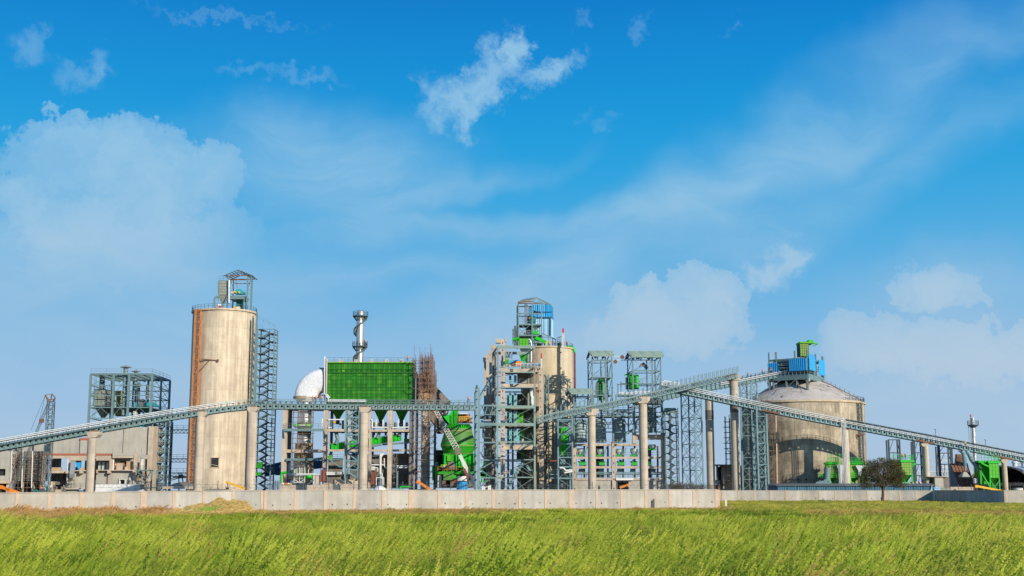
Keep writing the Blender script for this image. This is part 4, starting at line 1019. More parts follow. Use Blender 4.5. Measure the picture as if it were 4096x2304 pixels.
def telescopic(name,label,cat,V,tip,base,D0_,D1_,w0,w1,mcol,text=None,group=None,low=0.0):
 p,q2=V(*tip,D0_),V(*base,D1_);t=thing(name,label,cat,(q2.x,q2.y,0),group);d=(q2-p).normalized()
 for i in range(3):
  a0_,a1_=i/3,(i+1)/3;w=w0+(w1-w0)*i/2
  b=MB();b.bar(p.lerp(q2,a0_-(.02 if i else 0)),p.lerp(q2,a1_),w*.8,w);b.build('boom_section',mcol,t)
 b=MB();b.box(p.x-w0*.6,p.y-.3,p.z-w0*.8,p.x+w0*.6,p.y+.3,p.z+w0*.5);b.build('boom_head',mcol,t)
 sgn=1 if q2.x>p.x else-1
 b=MB();zb_=1.0;b.box(q2.x-1.2,q2.y-1.1,.55,q2.x+1.2+sgn*2.4,q2.y+1.1,1.4);b.build('chassis',mcol,t)
 b=MB();b.box(q2.x+sgn*1.4-.7,q2.y-1.1,1.6,q2.x+sgn*1.4+.7,q2.y-.2,2.4);b.build('cab','black',t)
 for dx in(-.6,2.0):
  for yy in(-1.15,.85):
   b=MB();b.cyl((q2.x+sgn*dx,q2.y+yy,.55),(q2.x+sgn*dx,q2.y+yy+.35,.55),.53,n=16);b.build('wheel','rubber',t)
 return t,p,q2
t,p,q2=telescopic('mobile_crane','orange telescopic crane boom sloping down behind the wall at the left edge','crane',U,(30,545),(960,900),205,205,.45,.6,'orange')
tc_=bpy.data.curves.new('boom_lettering','FONT');tc_.body='ACE';tc_.size=.36;tc_.extrude=.01;tc_.shear=.2;tc_.align_x='CENTER';tc_.align_y='CENTER';tc_.materials.append(MATS['black'])
to=bpy.data.objects.new('boom_lettering',tc_);sc.collection.objects.link(to);to.parent=t
lm=bpy.data.meshes.new_from_object(to);bpy.data.objects.remove(to);to=bpy.data.objects.new('boom_lettering',lm);sc.collection.objects.link(to);to.parent=t
pp=U(350,665,204.65);to.location=pp-ORG[t.name];to.rotation_euler=(math.pi/2,-math.atan2(q2.z-p.z,q2.x-p.x),0);ORG[to.name]=ORG[t.name]
# left steel process tower
DT=345;DTb=366
tw=thing('steel_process_tower','teal steel frame tower with flat roof holding filters and pipes, behind the unfinished building','steel tower',(A.x(1080,1200,DT),DT,0))
xs=[A.x(806,300,DT),A.x(1012,300,DT),A.x(1150,300,DT),A.x(1354,300,DT)];ztp=A.z(214,DT)
xo=A.x(1515,300,DTb)-A.x(1354,300,DT);ztb=ztp
for i,x in enumerate(xs):
 bar(tw,'column','steel',(x,DT,12 if i<3 else 0),(x,DT,ztp),.62)
 bar(tw,'column','steel_dark' if i<2 else 'steel',(x+xo,DTb,0),(x+xo,DTb,ztb),.6)
xm_=(xs[3]+xs[3]+xo)/2;bar(tw,'column','steel',(xm_,(DT+DTb)/2,0),(xm_,(DT+DTb)/2,ztp),.55)
for z in(ztp,A.z(315,DT),A.z(405,DT),A.z(512,DT),A.z(608,DT)):
 h=.55 if z==ztp else .3
 for(D_,o_)in((DT,0),(DTb,xo)):bar(tw,'beam','steel',(xs[0]+o_,D_,z),(xs[3]+o_,D_,z),h if D_==DT else .3,h)
 for x in(xs[0],xs[3]):bar(tw,'beam','steel',(x,DT,z),(x+xo,DTb,z),.3,h)
for i in range(1,12):t_=i/12;x=xs[0]+xo*t_;bar(tw,'roof_joist','steel',(x,DT+(DTb-DT)*t_,ztp-.15),(x+xs[3]-xs[0],DT+(DTb-DT)*t_,ztp-.15),.16,.25)
for i in range(1,7):x=xs[0]+(xs[3]-xs[0])*i/7;bar(tw,'roof_joist','steel_dark',(x,DT,ztp-.3),(x+xo,DTb,ztp-.3),.2,.3)
zl=[A.z(y,DT)for y in(608,512,405,315,240)]
for i in range(3):
 for k in range(4):
  m1=Vector(((xs[i]+xs[i+1])/2,DT,zl[k+1]if k%2==0 else zl[k]))
  for x in(xs[i],xs[i+1]):bar(tw,'brace','steel',(x,DT+.1,zl[k]if k%2==0 else zl[k+1]),m1,.15)
for k in range(4):
 for(a_,c_)in((0,.5),(.5,1)):
  p_=Vector((xs[3]+xo*a_,DT+(DTb-DT)*a_,zl[k]));q_=Vector((xs[3]+xo*c_,DT+(DTb-DT)*c_,zl[k+1]));bar(tw,'brace','steel',p_,q_,.15);bar(tw,'brace','steel',(p_.x,p_.y,q_.z),(q_.x,q_.y,p_.z),.15)
  p_=Vector((xs[0]+xo*a_,DT+(DTb-DT)*a_,zl[k]));q_=Vector((xs[0]+xo*c_,DT+(DTb-DT)*c_,zl[k+1]));bar(tw,'brace','steel_dark',p_,q_,.12)
boxo(tw,'floor','steel_dark',xs[0],DT+.3,zl[1]-.1,xs[3]+xo*.9,DTb-1,zl[1]+.05);boxo(tw,'floor','steel_dark',xs[2],DT+.3,zl[0]-1.2,xs[3]+xo*.9,DTb-1,zl[0]-1.05)
b=MB();b.rails([(xs[0],DT-.2,ztp+.2),(xs[3],DT-.2,ztp+.2),(xs[3]+xo,DTb,ztp+.2)],1.2,4,.05);b.rails([(xs[0],DT-.1,zl[1]),(xs[3],DT-.1,zl[1]),(xs[3]+xo,DTb,zl[1])],1.2,1.8,.06);b.rails([(xs[0],DT+1,zl[2]),(xs[3],DT+1,zl[2])],1.2,2,.05);b.build('handrail','steel_dark',tw)
b=MB()
for i in range(46):z=zl[0]+(ztp-zl[0])*i/46;b.bar((xs[0]+1.0,DT,z),(xs[0]+1.7,DT,z),.06)
b.bar((xs[0]+1,DT,zl[0]),(xs[0]+1,DT,ztp),.07);b.bar((xs[0]+1.7,DT,zl[0]),(xs[0]+1.7,DT,ztp),.07);b.build('ladder','steel',tw)
ft=thing('bag_filter','khaki grey box filter with pointed hopper inside the left steel tower','dust filter',tuple(A(890,600,DT+2)))
xa,xb,z0,z1=vrect(A,838,350,936,498,DT+2);bag_filter(ft,xa,xb,DT+2,DT+10,z1,z0,A.z(605,DT+3),m='filter_grey',pm='filter_grey',nx=3,nz=4,rib='steel_dark',rw=.1)
b=MB();b.rails([(xa,DT+2,z1),(xb,DT+2,z1),(xb,DT+10,z1)],1.1,1.5,.05);b.build('handrail','steel_dark',ft);b=MB();p=A(908,350,DT+5);b.cyl(p,(p.x,p.y,ztp),.75,n=12);b.build('duct','steel_dark',ft)
ft=thing('bag_filter','brownish ribbed filter right of the khaki one in the left steel tower','dust filter',tuple(A(1050,600,DT+4)))
xa,xb,z0,z1=vrect(A,1022,365,1092,585,DT+5);bag_filter(ft,xa,xb,DT+5,DT+9,z1,z0,None,m='rusty',pm='khaki',nx=2,nz=6,rib='steel_dark',rw=.1)
def vent_pipe(label,V,x,ytop,ybot,D,r,cap=True,m='steel',root=None):
 p=V(x,ytop,D);t=thing('vent_pipe',label,'pipe',(p.x,D,V.z(ybot,D)));b=MB();b.cyl((p.x,D,V.z(ybot,D)),(p.x,D,p.z-1.2*r),r,n=14);b.build('pipe',m,t)
 z=V.z(ybot,D);
 while z<p.z-3:z+=3.2;b=MB();b.lathe(p.x,D,[(r,z-.08),(r*1.14,z-.08),(r*1.14,z+.08),(r,z+.08)],n=14);b.build('flange',m,t)
 if cap:
  b=MB();b.lathe(p.x,D,[(.02,p.z),(r*2.5,p.z-r*.9),(r*2.5,p.z-r*1.05),(.02,p.z-r*1.0)],n=14);b.build('rain_cap','filter_grey',t);b=MB()
  for a_ in range(4):b.bar((p.x+r*.9*math.cos(a_*1.57),D+r*.9*math.sin(a_*1.57),p.z-1.3*r),(p.x+r*.9*math.cos(a_*1.57),D+r*.9*math.sin(a_*1.57),p.z-.8*r),.06)
  b.build('cap_stays',m,t)
vent_pipe('tallest vent pipe with conical rain cap through the left tower roof',A,1124,135,585,DT+1.5,.62,m='steel_blue')
vent_pipe('shorter vent pipe with conical cap right of the tallest one',A,1213,177,470,DT+8,.5,m='steel_blue')
vent_pipe('dark uncapped pipe in the right part of the left steel tower',A,1318,290,440,DT+9,.45,cap=False,m='steel_dark')
vent_pipe('thin pale pipe between the two filters in the left steel tower',A,1028,400,590,DT+3,.36,cap=False,m='steel_blue')
vent_pipe('slim pipe behind the capped pipe in the left steel tower',A,1240,275,470,DT+10,.42,cap=False,m='steel_dark')
cm=thing('crusher','teal machine housing with round drum on the floor of the left steel tower','machine',tuple(A(1260,502,DT+3)))
vbox(cm,'housing','teal_paint',A,1198,468,1330,501,DT+3,4);MB().prism([A(1332,468,DT+4),A(1350,462,DT+4),A(1396,500,DT+4),A(1332,500,DT+4)],(0,3,0)).build('chute','teal_paint',cm);b=MB();b.cyl(A(1265,470,DT+2.8),A(1265,470,DT+4.5),1.1,n=18);b.build('drum','steel_dark',cm)
cm=thing('machine_legs','teal machine support legs under the crusher floor','machine support',tuple(A(1260,690,DT+3)))
for x in(1225,1268,1300):vbox(cm,'leg','teal_dark',A,x,530,x+16,685,DT+3,1)
vbox(cm,'drive_box','teal_paint',A,1255,652,1290,684,DT+2,1.5);vbox(cm,'cross_head','teal_dark',A,1180,505,1335,522,DT+.6,1)
vbox(cm,'chute','offwhite',A,1188,545,1215,575,DT+1.5,1)
# stair tower below right
st=thing('stair_tower','steel stair tower with yellow rails at the right end of the unfinished building','stair tower',tuple(A(1430,1260,DT-1)))
xa,xb=A.x(1350,900,DT-2),A.x(1468,900,DT-2);stair_tower(st,xa,xb,DT-2,DT+5,0,A.z(635,DT-2),9,mid=True)
bar(st,'column','steel',(A.x(1520,900,DT+8),DT+8,0),(A.x(1520,900,DT+8),DT+8,A.z(520,DT+8)),.5)
for y in(635,735,815,910,1003,1080,1180):vbox(st,'beam','steel_blue',A,1346,y-5,1470,y+3,DT-2.4,.3)
for(y0,y1)in((650,730),(740,810),(820,905),(915,1000),(1008,1078),(1088,1175)):
 bar(st,'brace','steel_dark',A(1470,y0,DT-1),A(1518,y1,DT+7),.16);bar(st,'brace','steel_dark',A(1518,y0,DT+7),A(1470,y1,DT-1),.16)
b=MB()
for i in range(16):x=1350+rnd.random()*95;y=960+(i%2)*70+rnd.uniform(0,10);b.bar(A(x,y,DT),A(x,y+42,DT),.16)
for y in(975,1050):b.bar(A(1348,y,DT),A(1448,y+5,DT),.14)
b.build('yellow_rails','yellow',st,kind='stuff')
t=thing('steel_stage','teal steel stage with dark stairs beside the unfinished building','steel stage',tuple(A(1290,1260,327)))
for x in(1345,1398):vbox(t,'column','steel',A,x-5,1075,x+5,1275,327,.6)
for y,a_,c_ in((1073,1205,1330),(1178,1215,1345),(1228,1250,1400),(1205,1398,1450)):vbox(t,'beam','steel',A,a_,y-5,c_,y+4,327,.5)
for i in range(8):f_=i/8;vbox(t,'stair_tread','steel_dark',A,1225+i*9,1085+i*8,1237+i*9,1090+i*8,327.5,1.5)
bar(t,'stringer','steel_dark',A(1222,1085,327.3),A(1300,1150,327.3),.3);bar(t,'stringer','steel_dark',A(1300,1150,327.3),A(1345,1085,327.3),.2);b=MB();b.rails([A(1215,1075,327),A(1330,1075,327)],1,1.2,.06);b.build('handrail','steel_dark',t)
b=MB()
for i in range(40):x,y=rnd.uniform(1210,1345),rnd.uniform(1095,1250);b.bar(A(x,y,329),A(x+rnd.uniform(-3,3),y+rnd.uniform(15,50),329),.1)
for i in range(20):x,y=rnd.uniform(1210,1300),rnd.uniform(1095,1250);b.bar(A(x,y,329),A(x+rnd.uniform(20,60),y+rnd.uniform(-6,20),329),.1)
b.build('pipework','scaffold',t,kind='stuff')
# aggregate shelter
t=thing('gravel_pile_shelter','grey gravel cone on a concrete slab left of the tall silo foot','gravel pile',tuple(B(95,1310,318)))
p=B(95,1292,318);rr_=abs(B.x(188,1300,318)-B.x(0,1300,318))/2
MB().lathe(p.x,322,[(.02,B.z(1268,320)),(rr_*.55,B.z(1280,320)),(rr_*.98,B.z(1296,320))],n=32).build('gravel','gravel_pile',t)
vbox(t,'slab','concrete_frame',B,0,1297,188,1311,318,8);
for x in(8,90,178):vbox(t,'support','concrete_frame',B,x,1311,x+6,1345,318.5,.5)
t=thing('belt_feeder','dark truss feeder sloping down behind the gravel cone','conveyor',tuple(B(95,1260,345)))
for o_ in(0,10):bar(t,'chord','steel_dark',B(35,1255+o_,345),B(105,1235+o_,345),.25)
bar(t,'leg','steel_dark',B(95,1215,345),B(95,1290,345),.25);bar(t,'leg','steel_dark',B(105,1215,345),B(125,1290,345),.25);vbox(t,'drive','steel_dark',B,92,1228,112,1250,345,1.5);vbox(t,'floor_beam','steel_dark',B,60,1240,142,1248,346,1)
# bag house on its concrete frame
DF=333
fr=thing('bag_house_support','concrete column and beam frame carrying the big green filter','concrete frame',(Cv.x(600,1240,DF),DF,0))
def cb(root,name,m,x0,y0,x1,y1,D=DF,dep=1.0,label=None):return vbox(root,name,m,Cv,x0,y0,x1,y1,D,dep,label)
ztf=Cv.z(585,DF)
def col(x0,x1,m='concrete_frame',D=DF,dep=1.3,yref=900,zt=None):
 xa,xb=Cv.x(x0,yref,D),Cv.x(x1,yref,D);return boxo(fr,'column',m,xa,D,0,xb,D+dep,zt or ztf)
col(56,94);col(398,432);col(577,609);col(775,793);col(932,968);col(1111,1148,'concrete_dark')
col(102,130,'concrete_dark',DF+9,1);col(590,602,'concrete_frame',DF+9);
for x0,x1,y0,y1 in((433,576,758,779),(610,774,760,780),(794,931,762,780),(969,1110,760,780),(90,397,927,953),(433,576,926,944),(610,774,926,944),(794,931,926,944),(969,1110,926,944)):cb(fr,'beam','concrete_frame',x0,y0,x1,y1,DF+.15,.8)
for x0,x1 in((60,430),(434,776),(776,1148)):cb(fr,'deck_slab','concrete_frame',x0,570,x1,586,DF-.2,12)
for x0,x1 in((433,609),(610,776),(794,1110)):cb(fr,'floor_slab','concrete_dark',x0,762,x1,775,DF+1.2,11)
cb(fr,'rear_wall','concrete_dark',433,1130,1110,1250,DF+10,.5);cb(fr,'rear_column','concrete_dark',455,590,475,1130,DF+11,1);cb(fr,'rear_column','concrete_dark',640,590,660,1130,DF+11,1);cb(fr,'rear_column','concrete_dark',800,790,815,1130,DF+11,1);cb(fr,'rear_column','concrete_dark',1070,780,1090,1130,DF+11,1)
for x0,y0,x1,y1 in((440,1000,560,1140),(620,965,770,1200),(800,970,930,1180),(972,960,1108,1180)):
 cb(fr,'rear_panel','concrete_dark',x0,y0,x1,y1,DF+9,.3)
 # steel platforms
for x0,y0,x1,y1 in((70,754,408,776),(90,1001,388,1020)):cb(fr,'steel_girder','steel',x0,y0,x1,y1,DF-.6,.4)
boxo(fr,'platform','steel_dark',Cv.x(75,760,DF),DF-.2,Cv.z(762,DF),Cv.x(400,760,DF),DF+9,Cv.z(757,DF));cb(fr,'steel_girder','steel',405,1008,568,1017,DF-.3,.3);bar(fr,'steel_girder','steel',Cv(455,1012,DF-.3),Cv(530,1068,DF-.3),.28);cb(fr,'steel_girder','steel',525,1063,566,1073,DF-.3,.3)
for x in(62,398):bar(fr,'bracket','steel_dark',Cv(x+6,776,DF-.6),Cv(x+12,835,DF-.1),.3)
for x0,x1,y,dd in((72,408,752,-.7),(436,574,757,0),(796,1108,757,0),(405,570,1006,-.5)):MB().rails([Cv(x0,y,DF+dd),Cv(x1,y,DF+dd)],1.2,1.6,.065).build('handrail','steel_dark',fr)
for pts in([(438,680),(570,680)],[(438,745),(470,745)],[(795,678),(806,690),(803,745),(930,745)],[(835,680),(835,740)],[(893,682),(893,738)],[(1018,680),(1018,740)],[(1066,684),(1066,740)],[(390,672),(386,745)],[(970,748),(1108,742)],[(1105,1064),(1000,1064),(985,1076),(970,1078)],[(1105,1078),(1010,1078),(992,1090),(970,1092)],[(800,1055),(905,1055),(912,1080),(930,1084)],[(425,1118),(565,1118)],[(425,1130),(565,1130)],[(905,1000),(908,1065),(925,1075)],[(1148,1070),(1153,1090),(1153,1140)],[(795,1080),(850,1080),(850,1110)]):
 b=MB();b.pipe([Cv(*c,DF+(1.0 if c[1]>900 else-.2))for c in pts],.17,8);b.build('white_pipe','white_pipe',fr)
bh=thing('bag_house','huge green panelled bag house filter above the concrete frame','bag filter',(Cv.x(780,560,DF-1),DF-1,ztf))
HX0,HX1,HZ0,HZ1=vrect(Cv,425,213,1137,515,DF+1.5);DG=DF+1.5;dep=11
HX0=Cv.x(425,515,DG);HX1=Cv.x(1135,515,DG)
boxo(bh,'casing','green_rib',HX0,DG+.2,HZ0-1.2,HX1,DG+dep,HZ1)
rows=[213,264,290,318,350,384,412,440,465,492,515];ncol=17
for j in range(len(rows)-1):
 zt_,zb_=Cv.z(rows[j],DG),Cv.z(rows[j+1],DG)
 for i in range(ncol):
  xa=HX0+(HX1-HX0)*i/ncol;xb=HX0+(HX1-HX0)*(i+1)/ncol;pr=rnd.uniform(0,.07)-(.12 if j==1 else 0)
  MB().box(xa+.05,DG-pr,zb_+.05,xb-.05,DG+.3,zt_-.05).build('panel',rnd.choice(['green_box','green_box','green_box','green_box2','green_box3']),bh)
b=MB()
for i in range(0,ncol+1):
 x=HX0+(HX1-HX0)*i/ncol;b.bar((x,DG-.07,HZ0),(x,DG-.07,HZ1),.07 if i%2 else .12,.1)
for j,y in enumerate(rows):z=Cv.z(y,DG);b.bar((HX0-.1,DG-.12,z),(HX1+.1,DG-.12,z),.34 if y==290 else .07,.34 if y==290 else .08)
for i in range(ncol*2):x=HX0+(HX1-HX0)*(i+.5)/(ncol*2);b.bar((x,DG-.1,HZ0),(x,DG-.1,HZ1),.045)
b.build('stiffeners','green_rib',bh,kind='stuff')
b=MB();b.box(HX0-.2,DG-.5,HZ1,HX1+.2,DG+dep,HZ1+.25);b.build('roof_edge','green_light',bh)
b=MB()
for i in range(60):x=HX0+(HX1-HX0)*i/59;b.box(x-.1,DG-.6,HZ1+.25,x+.1,DG-.4,HZ1+.45)
b.build('roof_bolts','wood',bh,kind='stuff')
for i in range(9):
 x=HX0+(HX1-HX0)*(.15+i*.09);
 if i%2==0:b=MB();b.box(x-.5,DG+1,HZ1+.25,x+.5,DG+2,HZ1+1.1);b.build('roof_hatch','offwhite',bh)
b=MB();b.rails([(HX0,DG-.3,HZ1+.2),(HX1,DG-.3,HZ1+.2),(HX1,DG+dep,HZ1+.2)],1.25,1.9,.06);b.build('handrail','steel_dark',bh)
for(x0,x1,tip)in((458,562,668),(632,736,650),(812,922,684),(988,1094,684)):
 a_,c_=Cv.x(x0,585,DG),Cv.x(x1,585,DG);cx_=(a_+c_)/2;s=MB();zt_=HZ0-1.25;zb_=Cv.z(tip,DG+2);s.frustum((cx_-.45,DG+2.6,cx_+.45,DG+3.5,zb_),(a_-.45,DG+.3,c_+.45,DG+6,zt_));s.build('hopper','green',bh)
 s=MB()
 for f_ in(.25,.5,.75):
  z=zt_+(zb_-zt_)*f_;hw=(c_-a_+.9)/2*(1-f_)+.45*f_;y_=DG+.3+2.3*f_;s.bar((cx_-hw,y_,z),(cx_+hw,y_,z),.14)
 for k in(-.5,0,.5):s.bar((cx_+k*(c_-a_),DG+.25,zt_),(cx_+k*.8,DG+2.5,zb_),.09)
 s.build('hopper_ribs','green_rib',bh,kind='stuff')
 b=MB();b.cyl((cx_,DG+3,zb_),(cx_,DG+3,zb_-1.6),.5,n=12);b.build('rotary_valve','steel_dark',bh);b=MB();b.cyl((cx_-1.1,DG+2.4,zb_-1.1),(cx_-.3,DG+2.4,zb_-1.1),.35,n=10);b.cyl((cx_+.5,DG+2.4,zb_-1.6),(cx_+1.0,DG+2.4,zb_-1.6),.3,n=10);b.build('valve_motor','yellow' if x0 in(812,458)else 'steel',bh)
 for dx in(-1.6,1.5):b=MB();b.cyl((cx_+dx,DG+2,zb_-4),(cx_+dx,DG+2,zb_-.6),.3,n=8);b.build('air_tank','steel_dark',bh)
cb(bh,'access_door','green_light',555,268,578,282,DG-.3,.2)
# pale framed duct collar at its left end
t=thing('duct_collar','pale and red framed duct flange at the left end of the bag house','duct frame',tuple(Cv(415,500,DG)))
for a_,c_ in(((413,155),(410,462)),((429,175),(425,465)),((410,462),(443,505)),((425,465),(455,500)),((443,505),(440,530)),((440,518),(755,518)),((440,530),(755,530))):bar(t,'channel','white_pipe',Cv(*a_,DG-.4),Cv(*c_,DG-.4),.3)
for i in range(34):y=180+i*9;bar(t,'bolt_strip','rust_red',Cv(413,y,DG-.5),Cv(429,y,DG-.5),.12)
xa,xb=Cv.x(362,400,DG),Cv.x(406,400,DG)
scaffold('scaffold','rusty tube scaffold between the foil duct and the bag house',xa,xb,DG+1,DG+2.5,Cv.z(520,DG),Cv.z(250,DG),sx=1.6,sz=1.5,w=.12)
# foil wrapped elbow and silver stack
dk=thing('foil_duct','crinkled silver foil wrapped duct elbow curving down left of the bag house','duct',tuple(Cv(250,520,DF+5)))
DK=DF+4;pts=[];rs=[]
for i in range(15):
 a_=math.radians(88+92*i/14);c=Cv(402,497,DK);Rm=139/2.07*DK/5060;pts.append((c.x+Rm*math.cos(a_),DK,c.z+Rm*math.sin(a_)));rs.append(98/2.07*DK/5060)
b=MB();rings=[];NS=44
for i,(p_,r_)in enumerate(zip(pts,rs)):
 a_=math.radians(88+92*i/14);er_=Vector((math.cos(a_),0,math.sin(a_)))
 for k_ in range(NS):
  t_=2*math.pi*k_/NS;c_,s_=math.cos(t_),math.sin(t_);rings.append(Vector(p_)+er_*r_*(abs(c_)**.55)*(1 if c_>0 else-1)+Vector((0,1,0))*r_*.8*(abs(s_)**.55)*(1 if s_>0 else-1))
b.add(rings,[(i*NS+k_,i*NS+(k_+1)%NS,(i+1)*NS+(k_+1)%NS,(i+1)*NS+k_)for i in range(14)for k_ in range(NS)],True);b.build('elbow','foil',dk)
vx0,vx1=Cv.x(188,640,DK),Cv.x(305,640,DK);vc=(vx0+vx1)/2;vr=(vx1-vx0)/2
b=MB();b.lathe(vc,DK,[(rs[0]*.98,Cv.z(500,DK)),(vr*1.02,Cv.z(538,DK))],n=40);b.build('taper','foil',dk)
b=MB();b.lathe(vc,DK,[(rs[0]*1.02,Cv.z(489,DK)),(rs[0]*1.0,Cv.z(512,DK))],n=40,a0=math.radians(180),a1=math.radians(285));b.build('insulation_band','insulation',dk)
vs=thing('silver_stack','vertical silver and brown lagged duct standing in the left bay of the concrete frame','duct',(vc,DK,0))
def band(y0,y1,r,m,nm='duct_section'):b=MB();b.lathe(vc,DK,[(r*.985,Cv.z(y1,DK)),(r,Cv.z(y1,DK)+.08),(r,Cv.z(y0,DK)-.08),(r*.985,Cv.z(y0,DK))],n=40);b.build(nm,m,vs)
for y0,y1 in((540,618),(618,664),(664,712),(806,842),(842,878)):band(y0,y1,vr,'silver')
for y0,y1,r in((712,748,vr*1.05),(748,806,vr*.98),(878,925,vr*1.22),(925,962,vr*1.3),(962,1000,vr*1.35)):band(y0,y1,r,'insulation' if y0>850 else 'concrete_dark','lagged_section')
for y0,y1 in((1020,1070),(1070,1120)):band(y0,y1,vr*1.42,'insulation','lagged_section')
band(1120,1290,vr*1.3,'concrete_frame','base')
xa,xb=Cv.x(165,900,DK),Cv.x(328,900,DK)
for y0,y1 in((745,590),(1000,800),(1120,1025)):
 scaffold('scaffold',{745:'tube scaffold cage around the upper silver stack',1000:'tube scaffold cage around the middle of the silver stack',1120:'tube scaffold cage around the lagged foot of the silver stack'}[y0],xa,xb,DK-4.2,DK-3.2,Cv.z(y0,DK),Cv.z(y1,DK),sx=2.2,sz=1.4,w=.1,planks=False)
t=thing('green_valves','row of small green valves on the platform around the silver stack','valves',tuple(Cv(240,745,DF-.5)))
for x in(165,200,262,298):b=MB();b.cyl(Cv(x-8,728,DF-.5),Cv(x+8,728,DF-.5),.4,n=10);b.build('valve','green_light',t)
vbox(t,'manifold','white_pipe',Cv,185,722,300,728,DF-.8,.3);vbox(t,'manifold','steel_dark',Cv,160,738,305,747,DF-.9,.4)
# chimney with spiral stair
DC=352;cx=L.x(350,700,DC);cr_=(L.x(440,700,DC)-L.x(262,700,DC))/2
ch=thing('chimney','silver steel chimney with two ring platforms and a spiral stair behind the bag house','chimney',(cx,DC,0))
ztc=L.z(112,DC);z=0;k=0
while z<ztc-.1:
 z2=min(ztc,z+4.4);z2=ztc if ztc-z2<1.5 else z2
 b=MB();b.lathe(cx,DC,[(cr_*.992,z),(cr_,z+.05),(cr_,z2-.05),(cr_*.992,z2)],n=40);b.build('shell_ring','chimney_steel',ch);z=z2
b=MB();b.lathe(cx,DC,[(cr_*.99,ztc),(cr_*.7,ztc+.5),(.02,ztc+.6)],n=40);b.build('top_cap','chimney_steel',ch)
for y in(205,908):
 zz=L.z(y,DC);rp=cr_*2.0;b=MB();b.lathe(cx,DC,[(cr_,zz-.18),(rp,zz-.1),(rp,zz+.12),(cr_,zz+.12)],n=32);b.build('ring_platform','steel_dark',ch)
 b=MB();b.rails(ring_pts(cx,DC,zz+.1,rp-.05,14),1.25,9,.06);b.build('handrail','steel_dark',ch)
 for i in range(12):
  a_=2*math.pi*i/12;c_,s_=math.cos(a_),math.sin(a_);bar(ch,'bracket','steel_dark',(cx+rp*.92*c_,DC+rp*.92*s_,zz-.15),(cx+cr_*c_,DC+cr_*s_,zz-1.3),.18)
  # spiral: visible pass from left-top (190,470) to right (510,700)
def spiral(ya,yb,aa,ab,n):
 b=MB();st_=MB();prev=None
 for i in range(n):
  t_=i/(n-1);a_=aa+(ab-aa)*t_;z_=L.z(ya+(yb-ya)*t_,DC);c_,s_=math.cos(a_),math.sin(a_)
  p1=Vector((cx+cr_*c_,DC+cr_*s_,z_));p2=Vector((cx+cr_*1.75*c_,DC+cr_*1.75*s_,z_));b.bar(p1,p2,.30,.05)
  if prev is not None:st_.bar(prev[0],p1,.05,.3);st_.bar(prev[1],p2,.07,.38)
  prev=(p1,p2)
 b.build('spiral_treads','steel_dark',ch,kind='stuff');st_.build('spiral_stringer','steel_dark',ch)
spiral(205,905,math.radians(25),math.radians(25-360-40+0),90)
spiral(905,1290,math.radians(15),math.radians(15-250),60)
# steel scissor stair tower in front of the frame
xa,xb=Cv.x(583,900,318),Cv.x(692,900,318)
t=thing('braced_stair_tower','pale teal braced steel stair tower left of the central pier','stair tower',((xa+xb)/2,318,0))
lattice(t,xa,xb,318,321,Cv.z(1168,318),Cv.z(588,318),8,m='steel_blue',cw=.36,bw=.32,br=.2,brace='Z')
for i in range(8):
 z0=Cv.z(1168,318);z1=Cv.z(588,318);za=z0+(z1-z0)*i/8;zb_=z0+(z1-z0)*(i+1)/8;a_,c_=(xa,xb)if i%2 else(xb,xa)
 f=MB();f.bar((a_,318.4,za),(c_,318.4,zb_),.1,.34);f.bar((a_,319.6,za),(c_,319.6,zb_),.1,.34)
 for s_ in range(9):t_=s_/9;x=a_+(c_-a_)*t_;zz=za+(zb_-za)*t_;f.box(x-.14,318.4,zz,x+.14,319.6,zz+.05)
 f.build('stair_flight','steel_blue',t);f=MB();f.rails([(a_,318.3,za+.2),(c_,318.3,zb_+.2)],1.0,1.6,.05);f.build('handrail','steel_blue',t)
for x in(xa,xb):bar(t,'column','steel_blue',(x,319.5,0),(x,319.5,Cv.z(1168,318)),.34)
# green inclined conveyor inside the frame
t=thing('screw_conveyor','bright green enclosed conveyor climbing to the right inside the concrete frame','conveyor',tuple(Cv(760,880,DF+3)))
p,q2=Cv(470,908,DF+3),Cv(1045,826,DF+3)
for i in range(9):a_,c_=p.lerp(q2,i/9),p.lerp(q2,(i+1)/9-.004);bar(t,'casing_section','green_bright',a_,c_,1.6,1.5)
b=MB()
for i in range(22):a_=p.lerp(q2,i/21);b.bar(a_+Vector((0,-.85,-.9)),a_+Vector((0,-.85,.9)),.12)
b.bar(p+Vector((0,-.85,-.9)),q2+Vector((0,-.85,-.9)),.15);b.bar(p+Vector((0,-.85,.9)),q2+Vector((0,-.85,.9)),.15);b.build('flanges','green',t,kind='stuff')
bar(t,'support_beam','steel',Cv(770,895,DF+2),Cv(1108,870,DF+2),.5);bar(t,'support_beam','steel',Cv(770,912,DF+2),Cv(930,880,DF+2),.35)
b=MB();b.cyl(Cv(503,880,DF+2),Cv(520,845,DF+2),.5,n=10);b.cyl(Cv(520,845,DF+2),Cv(505,785,DF+2),.5,n=10);b.cyl(Cv(845,835,DF+2),Cv(865,790,DF+2),.45,n=10);b.cyl(Cv(1030,815,DF+2),Cv(1032,785,DF+2),.5,n=10);b.build('inlet_chute','steel',t)
vbox(t,'drive','green',Cv,1068,838,1110,866,DF+2,1.5);vbox(t,'hopper','green_light',Cv,445,960,470,1008,DF+2,1.5);vbox(t,'hopper','green_light',Cv,430,980,446,998,DF+2,1)
